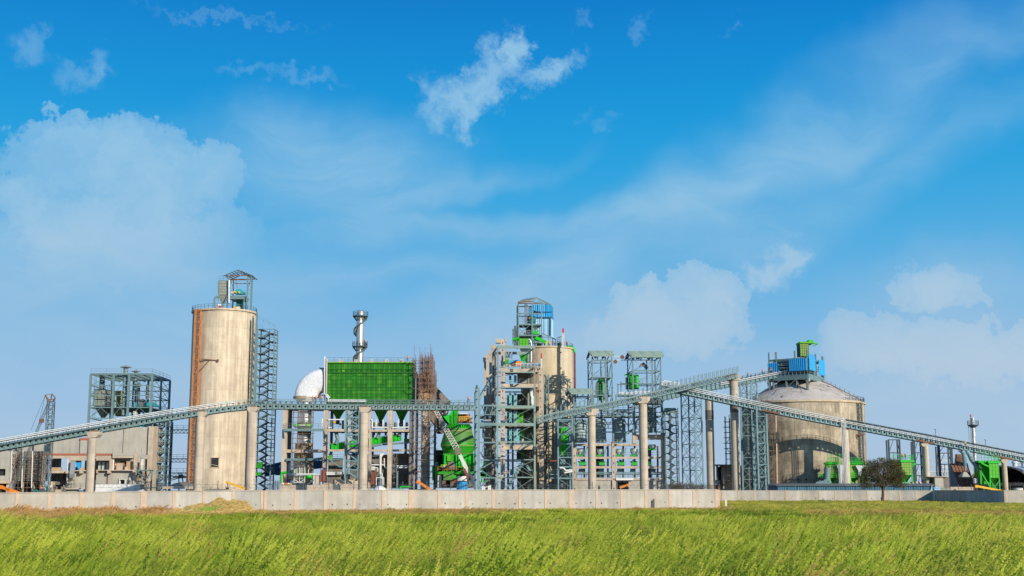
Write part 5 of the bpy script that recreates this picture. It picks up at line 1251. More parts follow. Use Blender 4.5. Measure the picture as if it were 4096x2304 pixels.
# things at the frame foot
t=thing('transformer_container','grey green steel container with white frame at the foot of the silver stack','container',tuple(Q(540,1040,322)))
for a_,c_ in((284,455),(458,625),(628,795)):vbox(t,'side_panel','filter_grey',Q,a_,545 if a_>400 else 640,c_,935,322.5,2.6)
for a_,c_ in(((288,425),(288,1045)),((455,425),(455,1045)),((628,425),(628,1045)),((797,425),(797,1045)),((288,428),(797,428)),((288,505),(797,505)),((450,565),(290,565)),((450,1045),(797,1045)),((455,945),(600,1035)),((797,945),(645,1035)),((288,640),(455,640))):bar(t,'frame_bar','offwhite',Q(*a_,322.2),Q(*c_,322.2),.16)
t=thing('green_pipe','bright green bent pipe at the left leg of the silver stack frame','pipe',tuple(Q(40,1040,321)))
MB().tube([Q(30,1040,321),Q(36,800,321),Q(60,745,321),Q(110,722,321),Q(250,722,321)],.27,n=12).build('pipe','green_bright',t)
t=thing('green_drum','short bright green drum beside the grey container','drum',tuple(Q(935,945,323)))
MB().lathe(Q.x(935,870,324),324,[(.02,Q.z(808,323)),(.78,Q.z(808,323)),(.78,Q.z(940,323)),(.6,Q.z(955,323))],n=24).build('shell','green_bright',t);b=MB();b.cyl(Q(920,800,323.5),Q(920,460,323.5),.1,n=8);b.build('riser_pipe','offwhite',t)
t=thing('red_tank','upright maroon pressure tank beside the pipe rack','tank',tuple(Q(1390,1060,321)))
xa,xb=Q.x(1310,800,321),Q.x(1462,800,321);r=(xb-xa)/2;c=(xa+xb)/2
MB().lathe(c,322,[(.02,Q.z(622,321)),(r*.7,Q.z(634,321)),(r,Q.z(665,321)),(r,Q.z(1000,321)),(r*.7,Q.z(1035,321)),(.02,Q.z(1045,321))],n=28).build('shell','rust_red',t)
for i in(0,1):b=MB();b.lathe(c,322,[(r,Q.z(820-i*180,321)),(r*1.03,Q.z(822-i*180,321)),(r*1.03,Q.z(828-i*180,321)),(r,Q.z(830-i*180,321))],n=28);b.build('weld_ring','rusty',t)
b=MB();b.tube([Q(1390,625,322),Q(1385,590,322),Q(1345,575,322),Q(1312,600,322),Q(1305,1040,322)],.08,n=8);b.build('vent_pipe','rust_red',t)
t=thing('pipe_rack','rack of upright brown and white pipes left of the maroon tank','pipe rack',tuple(Q(1200,1100,321.5)))
for i,x in enumerate((1055,1080,1145,1155,1190,1220,1235,1262,1285,70,95,118)):
 y0=760+rnd.uniform(0,30)if x>200 else 770;b=MB();b.cyl(Q(x,y0,321.5),Q(x,1110,321.5),.14,n=8);b.build('upright_pipe',rnd.choice(['rust_red','offwhite','post_tan','steel_dark','rusty']),t)
b=MB();b.cyl(Q(80,762,321.2),Q(1140,762,321.2),.09);b.cyl(Q(110,802,321.2),Q(1300,795,321.2),.09);b.cyl(Q(1490,722,321.2),Q(1932,722,321.2),.1);b.cyl(Q(1490,792,321.2),Q(1800,792,321.2),.1);b.cyl(Q(1490,756,321.2),Q(1932,760,321.2),.09);b.build('header_pipe','white_pipe',t)
b=MB();b.bar(Q(880,1110,321),Q(1090,960,321),.2);b.bar(Q(900,1110,321),Q(1100,975,321),.1);b.build('conveyor_arm','steel_dark',t)
for(x0,y0,x1,y1,m,nm,lb,cat)in((1418,1060,1625,1120,'wood','wooden_crate','orange wooden pallet crate right of the maroon tank','crate'),(1680,1120,1932,1285,'steel_dark','dark_screen','dark grey screen panel on the low block wall','panel')):
 prop(nm,lb,cat,m,Q,x0,y0,x1,y1,318,.5,battens if m=='wood' else(lambda t,xa,xb,z0,z1,D:MB().box(xa,D-.06,z1-.1,xb,D-.01,z1).build('edge','steel',t)))
t=thing('low_block_wall','low concrete retaining wall with joints at the foot of the bag house','wall',tuple(Q(800,1290,316)))
for a_,c_,y0 in((0,380,1140),(382,780,1130),(790,1140,1130),(1142,1300,1130),(1302,1680,1100)):vbox(t,'block','concrete_frame',Q,a_,y0,c_,1330,317+rnd.uniform(0,.1),3)
for i,(a_,c_,y0)in enumerate(((470,545,1175),(546,620,1177),(621,695,1170))):vbox(t,'block','concrete_frame',Cv,a_,y0,c_,1290,322,2)
vbox(t,'block','concrete_frame',Cv,545,1212,692,1290,317.5,2)
def heap(name,label,V,x0,x1,y,D,n,mats,s=.35,cat='pile'):
 t=thing(name,label,cat,tuple(V((x0+x1)/2,y,D)))
 for i in range(n):
  p=V(rnd.uniform(x0,x1),y-rnd.uniform(0,20),D+rnd.uniform(0,1));a_=rnd.uniform(.5,1.2)*s;b=MB();q_=rnd.uniform(-.3,.3)
  b.prism([(p.x-a_,p.y,p.z),(p.x+a_,p.y,p.z+q_*a_),(p.x+a_*.8,p.y,p.z+a_),(p.x-a_*.7,p.y,p.z+a_*.8)],(0,a_,0));b.build('bundle',rnd.choice(mats),t)
heap('debris_pile','pile of orange and white sacks and timber behind the wall below the grey container',Q,10,680,1120,318.5,40,['orange','white','wood','post_tan','rust_red','yellow'])
t=thing('white_vent_stack','thin white vent stack with side pipes right of the central pier','vent',tuple(Cv(872,1230,318)))
MB().cyl(Cv(871,1230,318),Cv(873,962,318),.3,n=14).build('shaft','offwhite',t);MB().cyl(Cv(852,965,318),Cv(905,968,318),.14).build('cross_pipe','white_pipe',t);MB().cyl(Cv(880,990,318),Cv(898,955,318),.14).build('cross_pipe','white_pipe',t)
for pts in([(838,1225),(838,1160),(900,1160),(900,1225)],[(888,1225),(888,1120)]):MB().pipe([Cv(*c_,317)for c_ in pts],.1).build('side_pipe','white_pipe',t)
t=thing('white_dome_tank','white domed tank top just above the wall right of the central pier','tank',tuple(Cv(862,1258,312)));p=Cv(862,1258,312)
r=Cv.x(915,1258,312)-p.x;MB().lathe(p.x,312+r,[(.02,Cv.z(1227,312)),(r*.45,Cv.z(1230,312)),(r*.8,Cv.z(1242,312)),(r,Cv.z(1258,312)),(r,0)],n=32).build('shell','white',t)
prop('steel_post','single pale teal steel post standing in the right bay of the frame','post','steel',Cv,1006,1112,1018,1256,316,.5,lambda t,xa,xb,z0,z1,D:MB().box(xa-.15,D-.1,z1,xb+.15,D+.6,z1+.15).build('cap_plate','steel',t))
t=thing('green_pipe','green pipe run just above the wall in front of the scaffold tower','pipe',tuple(Cv(1070,1250,314)));MB().tube([Cv(1035,1262,314),Cv(1037,1240,314),Cv(1050,1236,314),Cv(1115,1236,314)],.22,n=10).build('pipe','green_bright',t)
prop('switch_cabinet','small white cabinet on the frame floor right of the central pier','cabinet','offwhite',Cv,790,1068,832,1100,DF+4,1,lambda t,xa,xb,z0,z1,D:MB().box(xa+.2,D-.1,z0-3.6,xb-.2,D+1,z0-.05).build('red_cabinet_base','rust_red',t))
# concrete core with rebar and scaffold
xa,xb=Cv.x(1208,900,334),Cv.x(1270,900,334)
t=thing('concrete_shaft','slender concrete shaft with bare rebar on top inside scaffolding','concrete shaft',((xa+xb)/2,334,0));zc=Cv.z(430,334);z=0
while z<zc-.1:z2=min(zc,z+3.1);boxo(t,'pour_section','concrete_frame',xa+rnd.uniform(-.03,.03),334,z,xb+rnd.uniform(-.03,.03),339,z2);z=z2
b=MB()
for i in range(70):
 x=rnd.uniform(xa-1.0,xb+1.2);y=rnd.choice([333.4,339,rnd.uniform(333.4,339)]);z1=Cv.z(rnd.uniform(115,190),336);b.bar((x,y,zc-1),(x+rnd.uniform(-.2,.2),y,z1),.065)
for i in range(26):z=zc+(Cv.z(150,336)-zc)*i/26;[b.bar((xa-.9,y,z),(xb+1.1,y,z),.07)for y in(333.4,339)]
b.build('rebar_cage','rebar',t,kind='stuff')
boxo(t,'formwork','wood',xa-.3,333.6,Cv.z(520,334),xb+.4,339.4,Cv.z(430,334));boxo(t,'formwork','rusty',xa-.2,334.6,Cv.z(430,334),xb+.2,339,Cv.z(280,334))
xa2,xb2=Cv.x(1160,900,332),Cv.x(1316,900,332)
sct=scaffold('scaffold','tall rusty scaffold tower around the slender concrete shaft',xa2,xb2,332,341,0,Cv.z(330,332),sx=1.5,sz=1.55,w=.11,jit=.6)
scaffold('scaffold','upper narrow scaffold around the rebar cage',Cv.x(1150,250,332),Cv.x(1285,250,332),332.5,340,Cv.z(330,332),Cv.z(190,332),sx=1.7,sz=1.6,w=.1,jit=1.2)
b=MB()
for i in range(60):p=Cv(rnd.uniform(1165,1315),rnd.uniform(330,1230),332);b.bar(p,p+Vector((rnd.uniform(-2,2),0,rnd.uniform(1,4))),.1)
b.build('loose_tubes','scaffold',sct,kind='stuff')
# grey sloping gallery behind
t=thing('sloping_gallery','grey clad steep gallery running down to the right behind the scaffold tower','gallery',tuple(Cv(1380,600,350)))
P0,P1,P2,P3=Cv(1180,298,350),Cv(1262,330,350),Cv(1450,525,350),Cv(1450,650,350)
up=[Vector(P0),Vector(P1),Vector(P2)];n=8
for i in range(n):
 a_,c_=P1.lerp(P2,i/n),P1.lerp(P2,(i+1)/n-.006);dn=Vector((-2.2,0,-9.0));MB().prism([a_,c_,c_+dn,a_+dn],(0,5,0)).build('cladding_panel','gallery_grey',t)
for i in range(4):a_,c_=P0.lerp(P1,i/4),P0.lerp(P1,(i+1)/4-.01);MB().prism([a_,c_,c_+Vector((-.5,0,-9)),a_+Vector((-.5,0,-9))],(0,5,0)).build('cladding_panel','gallery_grey',t)
b=MB()
for f_ in(.2,.45,.7,.95):b.bar(P1+Vector((-2.2*f_,-.1,-9*f_)),P2+Vector((-2.2*f_,-.1,-9*f_)),.12)
b.build('cladding_rails','rusty',t);bar(t,'edge_channel','offwhite',Cv(1380,640,348),Cv(1450,588,348),.6)
# green vertical mill
DM=329;mcx=(M_.x(185,600,DM)+M_.x(775,600,DM))/2;mr=(M_.x(775,600,DM)-M_.x(185,600,DM))/2;k=mr/295
ml=thing('vertical_mill','large green bulbous mill housing behind the white crane boom','mill',(mcx,DM,0))
def mz(y):return M_.z(y,DM-3)
def mlathe(nm,m,prof):b=MB();b.lathe(mcx,DM,[(r_*k,mz(y))for y,r_ in prof],n=48);b.build(nm,m,ml)
mlathe('upper_cone','green_bright',[(238,172),(305,225)])
mlathe('shell_ring','green_olive',[(305,225),(352,238)]);mlathe('flange','khaki',[(350,236),(352,243),(362,243),(364,240)])
mlathe('cone_shell','green_olive',[(364,238),(555,293)]);mlathe('belt_ring','green',[(555,296),(600,298),(636,292)]);mlathe('flange','khaki',[(597,296),(599,304),(607,304),(609,297)])
mlathe('lower_cone','green',[(636,284),(735,248)]);mlathe('flange','rusty',[(733,250),(735,258),(745,258),(747,250)])
for i in range(20):
 a_=math.pi+math.pi*i/19;c_,s_=math.cos(a_),math.sin(a_);bar(ml,'rib','green',(mcx+228*k*c_,DM+228*k*s_,mz(303)),(mcx+177*k*c_,DM+177*k*s_,mz(240)),.12,.5)
vbox(ml,'body','green',M_,222,742,748,1048,DM-3.5,8)
for x0,x1 in((240,282),(362,374),(440,470),(655,690),(735,750)):vbox(ml,'buttress','green_bright',M_,x0,755,x1,1048,DM-4.2,.8)
for x0,y0,x1,y1,m in((290,770,355,870,'green_light'),(480,760,640,1040,'green_bright'),(300,885,425,1015,'concrete_dark'),(482,985,532,1055,'white'),(185,930,260,980,'green_light')):vbox(ml,'access_panel',m,M_,x0,y0,x1,y1,DM-4.6,.5)
vbox(ml,'base_platform','green',M_,135,1048,760,1095,DM-5.5,10);vbox(ml,'gear_housing','green_olive',M_,228,1080,405,1195,DM-6.5,3);vbox(ml,'gear_housing','green_bright',M_,405,1112,443,1180,DM-6.4,3)
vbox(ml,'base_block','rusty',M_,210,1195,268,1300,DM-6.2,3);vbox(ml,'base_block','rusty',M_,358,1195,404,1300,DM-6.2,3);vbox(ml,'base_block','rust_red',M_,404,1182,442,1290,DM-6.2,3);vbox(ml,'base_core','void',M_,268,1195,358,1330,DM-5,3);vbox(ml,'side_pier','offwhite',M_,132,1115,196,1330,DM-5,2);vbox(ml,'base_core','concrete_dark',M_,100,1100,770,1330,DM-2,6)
b=MB();b.lathe(M_.x(545,1180,DM-6),DM-4,[(1.8,M_.z(1205,DM-6)),(1.8,M_.z(1150,DM-6)),(1.5,M_.z(1125,DM-6))],n=32);b.build('turning_ring','offwhite',ml)
b=MB();b.rails([M_(135,1048,DM-5.6),M_(760,1048,DM-5.6)],1.2,1.2,.08);b.build('handrail','orange_mast',ml)
t=thing('blue_tank','blue ribbed tank at the foot of the green mill','tank',tuple(M_(540,1320,DM-8)));r=(M_.x(640,1280,DM-8)-M_.x(445,1280,DM-8))/2;c=M_.x(542,1280,DM-8)
MB().lathe(c,DM-8+r,[(.02,M_.z(1222,DM-8)),(r,M_.z(1226,DM-8)),(r,M_.z(1245,DM-8)),(r*.93,M_.z(1256,DM-8)),(r*.9,0)],n=24).build('shell','blue_sheet',t)
for i in range(7):a_=math.pi*(1.1+i*.13);bar(t,'rib','blue_paint',(c+r*.95*math.cos(a_),DM-8+r+r*.95*math.sin(a_),0),(c+r*.95*math.cos(a_),DM-8+r+r*.95*math.sin(a_),M_.z(1256,DM-8)),.12)
t=thing('mill_feed_box','green feed chute and yellow railed platform on top of the green mill','feed chute',tuple(M_(380,240,DM)))
b=MB();b.prism([M_(380,0,DM-2),M_(470,0,DM-2),M_(472,240,DM-2),M_(330,240,DM-2),M_(228,110,DM-2),M_(330,75,DM-2)],(0,4,0));b.build('chute','green_bright',t)
b=MB();b.prism([M_(330,-60,DM),M_(440,-70,DM),M_(470,30,DM),M_(380,10,DM)],(0,3,0));b.build('elbow','green',t)
for x0,y0,x1,y1 in((235,112,325,190),(330,90,378,235),(385,20,465,90),(385,95,465,235)):vbox(t,'chute_panel','green',M_,x0+20,y0,x1,y1,DM-2.3,.25)if x0>300 else None
vbox(t,'machine','offwhite',M_,505,45,640,70,DM-1,2);vbox(t,'machine','rusty',M_,480,70,680,190,DM,2);vbox(t,'platform','rusty',M_,470,196,718,214,DM-2.5,4)
b=MB();b.rails([M_(500,196,DM-2.6),M_(718,196,DM-2.6)],1.3,.7,.12,n=3);b.build('handrail','yellow',t);
for x in(515,575,605,650,690):vbox(t,'drum',rnd.choice(['orange','yellow','rusty']),M_,x,140,x+18,190,DM-2,.8)
bar(t,'dark_chute','black',M_(140,40,DM-1),M_(330,245,DM-1),.9)
t=thing('green_gate_machine','tall bright green machine panel between scaffold tower and green mill','machine',tuple(M_(105,1240,331)))
MB().prism([M_(82,900,331),M_(108,882,331),M_(132,890,331),M_(132,1200,331),M_(118,1240,331),M_(90,1240,331)],(0,1.5,0)).build('casing','green_bright',t);vbox(t,'side_plate','steel_blue',M_,84,905,112,960,330.7,.25)
MB().prism([M_(35,960,332),M_(60,940,332),M_(60,1200,332),M_(38,1200,332)],(0,1.2,0)).build('casing','green',t)
t=thing('background_shed','dark low shed with flat roof seen between scaffold tower and green mill','shed',tuple(M_(150,780,375)))
vbox(t,'wall','steel_dark',M_,60,700,235,772,375,5);vbox(t,'roof','black',M_,60,682,240,698,374,6);vbox(t,'wall','void',M_,60,776,215,1100,376,5);bar(t,'beam','steel_blue',M_(80,355,372),M_(240,355,372),1.4);bar(t,'beam','black',M_(120,388,371),M_(210,388,371),.8)
# white lattice-and-telescopic crane boom
DR=309;p0,p1,p2=M_(100,10,DR),M_(478,700,DR),M_(760,1290,DR)
t=thing('white_crane','white mobile crane with lattice jib and striped telescopic boom in front of the green mill','crane',(p2.x,DR,0))
d=(p1-p0).normalized();sd_=Vector((d.z,0,-d.x));
for s_ in(-1,1):
 for yy in(-.6,.6):bar(t,'jib_chord','boom_white',p0+sd_*s_*.4+Vector((0,yy,0)),p1+sd_*s_*.66+Vector((0,yy,0)),.1)
b=MB();n=34
for i in range(n):
 a_,c_=p0.lerp(p1,i/n),p0.lerp(p1,(i+1)/n);w0=.4+.26*i/n
 for yy in(-.6,.6):s_=1 if i%2 else-1;b.bar(a_+sd_*s_*w0+Vector((0,yy,0)),c_-sd_*s_*w0+Vector((0,yy,0)),.055)
b.build('jib_lacing','boom_white',t,kind='stuff')
for i,w in enumerate((.8,.95,1.1)):
 a_,c_=p1.lerp(p2,i/3),p1.lerp(p2,(i+1)/3+(.03 if i<2 else 0));bar(t,'boom_section','boom_white',a_,c_,1.0+.15*i,w)
a_,c_=p1.lerp(p2,.48),p1.lerp(p2,.82);sh=Vector((-.45,-.8,-.25));bar(t,'boom_stripe','rust_red',a_+sh,c_+sh,.05,.6)
bar(t,'ram','steel_blue',M_(590,970,DR),M_(655,1260,DR),.3);bar(t,'ram','boom_white',M_(600,990,DR-.2),M_(640,1180,DR-.2),.4)
b=MB();b.box(p1.x-.7,DR-.9,p1.z-.8,p1.x+.7,DR+.9,p1.z+.8);b.build('jib_joint','concrete_dark',t)
b=MB();b.box(p2.x-7,DR-1.3,.6,p2.x+2,DR+1.3,1.4);b.build('chassis','boom_white',t);boxo(t,'cab','boom_white',p2.x-7.5,DR-1.3,.7,p2.x-5.5,DR-.2,2.3)
for x in(-6,-4.4,-1,.6):
 for yy in(-1.4,1.05):b=MB();b.cyl((p2.x+x,DR+yy,.6),(p2.x+x,DR+yy+.35,.6),.58,n=16);b.build('wheel','rubber',t)
telescopic('mobile_crane','orange telescopic crane boom in front of the scaffold tower','crane',Dv,(48,1172),(165,1250),300,300,.5,.65,'orange')
telescopic('mobile_crane','yellow orange crane arm in front of the tall silo','crane',B,(372,1272),(480,1310),320,320,.45,.65,'yellow')
b=MB();b.bar(B(376,1275,319),B(376,1300,319),.15);b.box(*(lambda p:(p.x-.3,p.y-.3,p.z-.5,p.x+.3,p.y+.3,p.z))(B(376,1302,319)));tag(b.build('crane_hook','black'),'dark hook block hanging from the yellow crane arm','hook')
# central steel and concrete tower
def latt4(root,C,z0,z1,levels,m='steel',cw=.35,bw=.2,br=.12,brace='X',split=True,zs=None,faces=(0,1,2,3),cm=None):
 """four-legged lattice tower on arbitrary plan corners"""
 for i,(x,y)in enumerate(C):bar(root,'column',(cm[i]if cm else m),(x,y,z0),(x,y,z1),cw)
 zs=zs or[z0+(z1-z0)*i/levels for i in range(levels+1)];mb=MB()
 for i,z in enumerate(zs):
  for k in faces:
   a_,c_=C[k],C[(k+1)%4]
   if i:bar(root,'beam',m,(*a_,z),(*c_,z),bw)
   if i<len(zs)-1:
    z2=zs[i+1];L1=((*a_,z),(*c_,z2));L2=((*c_,z),(*a_,z2))
    for p_,q_ in({'X':[L1,L2],'Z':[L1 if(i+k)%2 else L2],'V':[((*a_,z),((a_[0]+c_[0])/2,(a_[1]+c_[1])/2,z2)),((*c_,z),((a_[0]+c_[0])/2,(a_[1]+c_[1])/2,z2))]}[brace]):
     bar(root,'brace',m,p_,q_,br)if split else mb.bar(p_,q_,br)
 if not split:mb.build('bracing',m,root,kind='stuff')
DL=330;DLb=345
t=thing('central_steelwork','tall teal and rust steel frame in front of the central concrete tower','steel tower',(F.x(560,1180,DL),DL,0))
xl,xr=F.x(367,900,DL),F.x(762,900,DL);ztL=E.z(690,DL);xlb,xrb=F.x(318,900,DLb),F.x(697,900,DLb)
zs=[0]+[F.z(y,DL)for y in(1078,893,705,522,337)]+[E.z(y,DL)for y in(1160,985,920)]+[ztL]
segs=[(0,F.z(780,DL),'steel_green'),(F.z(780,DL),F.z(220,DL),'steel_green'),(F.z(220,DL),ztL,'steel_green2')]
for a_,c_,m in segs:
 bar(t,'column',m,(xl,DL,a_),(xl,DL,c_),.56);bar(t,'column',m,(xr,DL,a_),(xr,DL,c_),.56)
bar(t,'column','steel_green2',(xlb,DLb,0),(xlb,DLb,ztL),.5);bar(t,'column','steel_green',(xrb,DLb,0),(xrb,DLb,ztL),.5)
bar(t,'column','steel_dark',(xlb+(xl-xlb)*.5,(DL+DLb)/2,0),(xlb+(xl-xlb)*.5,(DL+DLb)/2,ztL),.4)
for i,z in enumerate(zs[1:]):
 big=i in(3,4,8);w=.9 if big else .3
 bar(t,'beam','steel_green',(xl,DL-.1,z),(xr,DL-.1,z),.4,w)
 if i!=6:bar(t,'beam','steel_green',(xlb,DLb,z),(xrb,DLb,z),.3,.4 if i<8 else .9)
 bar(t,'beam','steel_green2',(xl,DL,z),(xlb,DLb,z),.3,.5);bar(t,'beam','steel_green',(xr,DL,z),(xrb,DLb,z),.3,.5)
for i in range(len(zs)-1):
 z,z2=zs[i],zs[i+1]
 if i in(6,8):continue
 xm_=(xl+xr)/2
 if i in(0,1,2,3,4):br=[((xl,z),(xr,z2)),((xr,z),(xl,z2))]
 else:br=[((xl,z),(xm_,z2)),((xr,z),(xm_,z2))]if i==5 else[((xl,z),(xr,z2)),((xr,z),(xl,z2))]
 for(a_,c_)in br:bar(t,'brace','steel_green',(a_[0],DL+.1,a_[1]),(c_[0],DL+.1,c_[1]),.13)
 for(xa,xb)in((xl,xlb),(xr,xrb)):bar(t,'brace','steel_green2' if xa==xl else 'steel_green',(xa,DL,z if i%2 else z2),(xb,DLb,z2 if i%2 else z),.2);bar(t,'brace','steel_dark',(xa,DL,z2 if i%2 else z),(xb,DLb,z if i%2 else z2),.2)
 bar(t,'brace','steel_dark',(xlb,DLb,z),(xrb,DLb,z2),.14);bar(t,'brace','steel_dark',(xrb,DLb,z),(xlb,DLb,z2),.14)
xq=F.x(545,900,DL)
for zA,zB in((zs[0],zs[1]),(zs[1],zs[2])):bar(t,'brace','steel_green',(xl,DL,zA),(xq,DL,zB),.12);bar(t,'brace','steel_green',(xr,DL,zA),(xq,DL,zB),.12)
DK2=337
ct=thing('preheater_tower','central concrete tower with open floors and peach columns full of small square holes','concrete tower',(F.x(620,1180,DK2),DK2,0))
def column_holes(root,V,x0,x1,yref,D,ztop,m='concrete_frame',dep=1.6,holes=True,hx=.45):
 xa,xb=V.x(x0,yref,D),V.x(x1,yref,D);z=0
 while z<ztop-.1:
  z2=min(ztop,z+4.3);MB().box(xa,D,z,xb,D+dep,z2).build('column_lift',m,root)
  if holes:
   b=MB();xc=xa+(xb-xa)*hx
   for zz in(z+1.2,z+3.1):
    if zz<z2:b.box(xc-.17,D-.012,zz,xc+.17,D+.02,zz+.42)
   if b.v:b.build('beam_pocket','rusty',root,kind='stuff')
  z=z2
column_holes(ct,F,402,448,900,DK2,E.z(595,DK2));column_holes(ct,F,808,857,900,DK2,E.z(935,DK2),hx=.3)
for V,x0,y0,x1,y1 in((E,345,940,735,978),(E,345,1116,735,1156),(F,448,742,806,784)):
 vbox(ct,'beam','concrete_frame',V,x0,y0,x1,y1,DK2+.2,1);vbox(ct,'floor_slab','concrete_dark',V,x0,y0+2,x1,y0+12,DK2+1.3,14)
for V,y in((F,330),(F,515)):vbox(ct,'beam','concrete_dark',V,448,y,806,y+30,DK2+2,12)
vbox(ct,'capital','concrete_frame',E,240,592,294,640,DK2-.3,2.2);vbox(ct,'capital','concrete_frame',E,346,590,364,628,DK2-.1,2)
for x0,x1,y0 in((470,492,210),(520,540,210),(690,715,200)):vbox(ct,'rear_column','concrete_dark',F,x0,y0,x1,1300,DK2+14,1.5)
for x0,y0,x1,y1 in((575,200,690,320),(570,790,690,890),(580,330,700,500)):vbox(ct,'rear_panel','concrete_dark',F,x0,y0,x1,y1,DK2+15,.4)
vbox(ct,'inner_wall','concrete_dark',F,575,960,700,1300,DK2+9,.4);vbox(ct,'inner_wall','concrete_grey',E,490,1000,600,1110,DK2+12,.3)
# receding row of portal columns
for i,(x0,x1,y0,cl,cr2)in enumerate(((205,240,662,190,240),(165,195,722,155,192),(132,160,772,120,158),(104,128,812,93,122))):
 D_=DK2+8+i*6;xa,xb=E.x(x0,1000,D_),E.x(x1,1000,D_);zt_=E.z(y0+45,D_)
 boxo(ct,'portal_column','concrete_frame',xa,D_,0,xb,D_+2,zt_)
 p_=[E(cl,y0,D_-.3),E(cr2,y0,D_-.3),E(cr2,y0+45,D_-.3),E(x0,y0+60,D_-.3),E(cl,y0+32,D_-.3)];MB().prism(p_,(0,2.6,0)).build('capital','concrete_frame',ct)
xa,xb=Dv.x(650,900,DK2+33),Dv.x(712,900,DK2+33);boxo(ct,'rear_wall','concrete_dark',xa,DK2+33,0,xb,DK2+34,Dv.z(395,DK2+33))  # portal columns in shadow, drawn as one wall with the shade in its colour
for i in range(6):xa=Dv.x(640,400+i*130,DK2+30);boxo(ct,'wall_ledge','concrete_dark',xa,DK2+30,Dv.z(405+i*140,DK2+30),xa+4.5,DK2+32,Dv.z(395+i*140,DK2+30))
for x0,x1 in((490,515),(543,570)):
 for y0,y1 in((6,80),(190,322),(325,508),(512,716)):vbox(ct,'teal_column','steel_teal',F,x0,y0,x1,y1,DK2+4,.8)
bar(ct,'strut','steel_blue',E(45,1290,DK2),E(190,1055,DK2+3),.6)
b=MB();b.rails([E(360,935,DK2-.2),E(735,935,DK2-.2)],1.25,1.0,.1,n=3);b.build('white_handrail','white_pipe',ct)
b=MB();b.rails([E(350,1113,DK2),E(735,1113,DK2)],1.15,1.2,.06);b.rails([F(450,740,DK2),F(800,740,DK2)],1.15,1.2,.06);b.rails([F(450,508,DK2),F(800,508,DK2)],1.15,1.2,.06);b.build('handrail','steel',ct)
vbox(ct,'kerb_strip','white_pipe',F,450,736,800,741,DK2,.4)
def mach(name,label,cat,boxes,V,D,base):
 t=thing(name,label,cat,tuple(V(*base,D)))
 for nm,m,x0,y0,x1,y1,dd,dp in boxes:vbox(t,nm,m,V,x0,y0,x1,y1,D+dd,dp)
 return t
t=mach('roller_press','sky blue rounded machine with orange motors on the top floor of the central tower','machine',[('base','blue_paint',390,880,760,900,0,3),('side_box','green',350,795,392,905,0,2.5),('frame','white',360,900,470,916,-.3,1)],E,DK2+2,(500,930))
b=MB();b.prism([E(390,890,DK2+2),E(398,850,DK2+2),E(430,838,DK2+2),E(480,842,DK2+2),E(520,835,DK2+2),E(545,850,DK2+2),E(600,880,DK2+2),E(600,890,DK2+2)],(0,3,0));b.build('cover','sky_blue_paint',t)
b=MB();b.cyl(E(432,884,DK2+1.6),E(450,884,DK2+1.6),.55,n=12);b.cyl(E(475,885,DK2+1.6),E(545,885,DK2+1.6),.75,n=14);b.build('motor','orange',t)
t=thing('feed_hopper','green tapered feed hopper above the roller machine in the central tower','hopper',tuple(E(560,880,DK2+3)))
MB().prism([E(515,780,DK2+3),E(610,780,DK2+3),E(575,850,DK2+3),E(550,850,DK2+3)],(0,3,0)).build('hopper','green',t);MB().prism([E(548,852,DK2+3),E(582,852,DK2+3),E(598,878,DK2+3),E(540,878,DK2+3)],(0,2,0)).build('outlet','green_bright',t)
t=thing('green_filter_box','lime green panelled filter box on top of the central steel frame','dust filter',tuple(E(567,678,DL+7)))
xa,xb,z0,z1=vrect(E,515,592,620,678,DL+7);bag_filter(t,xa,xb,DL+7,DL+11,z1,z0,None,m='green',pm='green_light',nx=3,nz=3,rib='green',rw=.1)
MB().tube([E(440,605,DL+8),E(490,600,DL+8),E(515,585,DL+8)],.45,n=10).build('duct','green_bright',t);vbox(t,'duct_head','green',E,480,575,512,602,DL+7.5,1.5);b=MB();b.rails([E(440,620,DL+7),E(515,645,DL+7)],1,1,.08);b.build('handrail','green',t)
t=thing('silver_pipe','silver vertical pipe right of the lime filter box','pipe',tuple(E(650,870,DL+9)));MB().tube([E(650,870,DL+9),E(652,650,DL+9),E(640,610,DL+9),E(622,605,DL+9)],.28,n=12).build('pipe','galvanised',t)
t=thing('small_truss','small pale lattice hanger on the top floor of the central tower','truss',tuple(E(392,830,DL+4)))
for a_,c_ in(((357,715),(360,830)),((425,715),(428,830)),((360,830),(428,830)),((357,760),(425,830)),((425,760),(360,830)),((388,715),(392,830))):bar(t,'lattice_bar','galvanised',E(*a_,DL+4),E(*c_,DL+4),.25)
mach('green_sifter','lime green box machine behind the mid floors of the central frame','machine',[('casing','green_light',572,392,650,505,0,3),('rib','green',572,445,650,450,-.1,.2),('rib','green',608,392,614,505,-.12,.2)],F,DK2+5,(610,505))
mach('cyclone_machine','green and teal cyclone machine on the floor above the concrete beam of the central frame','machine',[('casing','green',600,570,625,690,0,1.5),('casing','green_light',632,575,655,690,.4,1.5),('duct','steel_teal',582,575,606,680,-.5,1),('cowl','offwhite',600,690,665,735,-.5,2),('peak','offwhite',618,672,645,690,-.5,2)],F,DK2+5,(620,735))
mach('green_chute_box','small green chute box hanging below the concrete beam of the central frame','chute',[('casing','green',620,795,655,878,0,1.5)],F,DK2+5,(637,878))
mach('valve_box','dark green box on the right post of the central frame','machine',[('casing','teal_dark',708,672,740,718,0,1)],F,DL+.8,(724,718))
t=thing('inclined_bridge','pale teal stepped chute sloping down inside the foot of the central frame','chute',tuple(F(480,1180,DL+3)))
MB().prism([F(600,925,DL+3),F(645,925,DL+3),F(510,1170,DL+3),F(455,1190,DL+3)],(0,1.6,0)).build('chute','steel_blue',t)
for i in range(8):x,y=650-i*17,935+i*29;vbox(t,'step','steel_blue',F,x-32,y,x-4,y+14,DL+2.8,1)
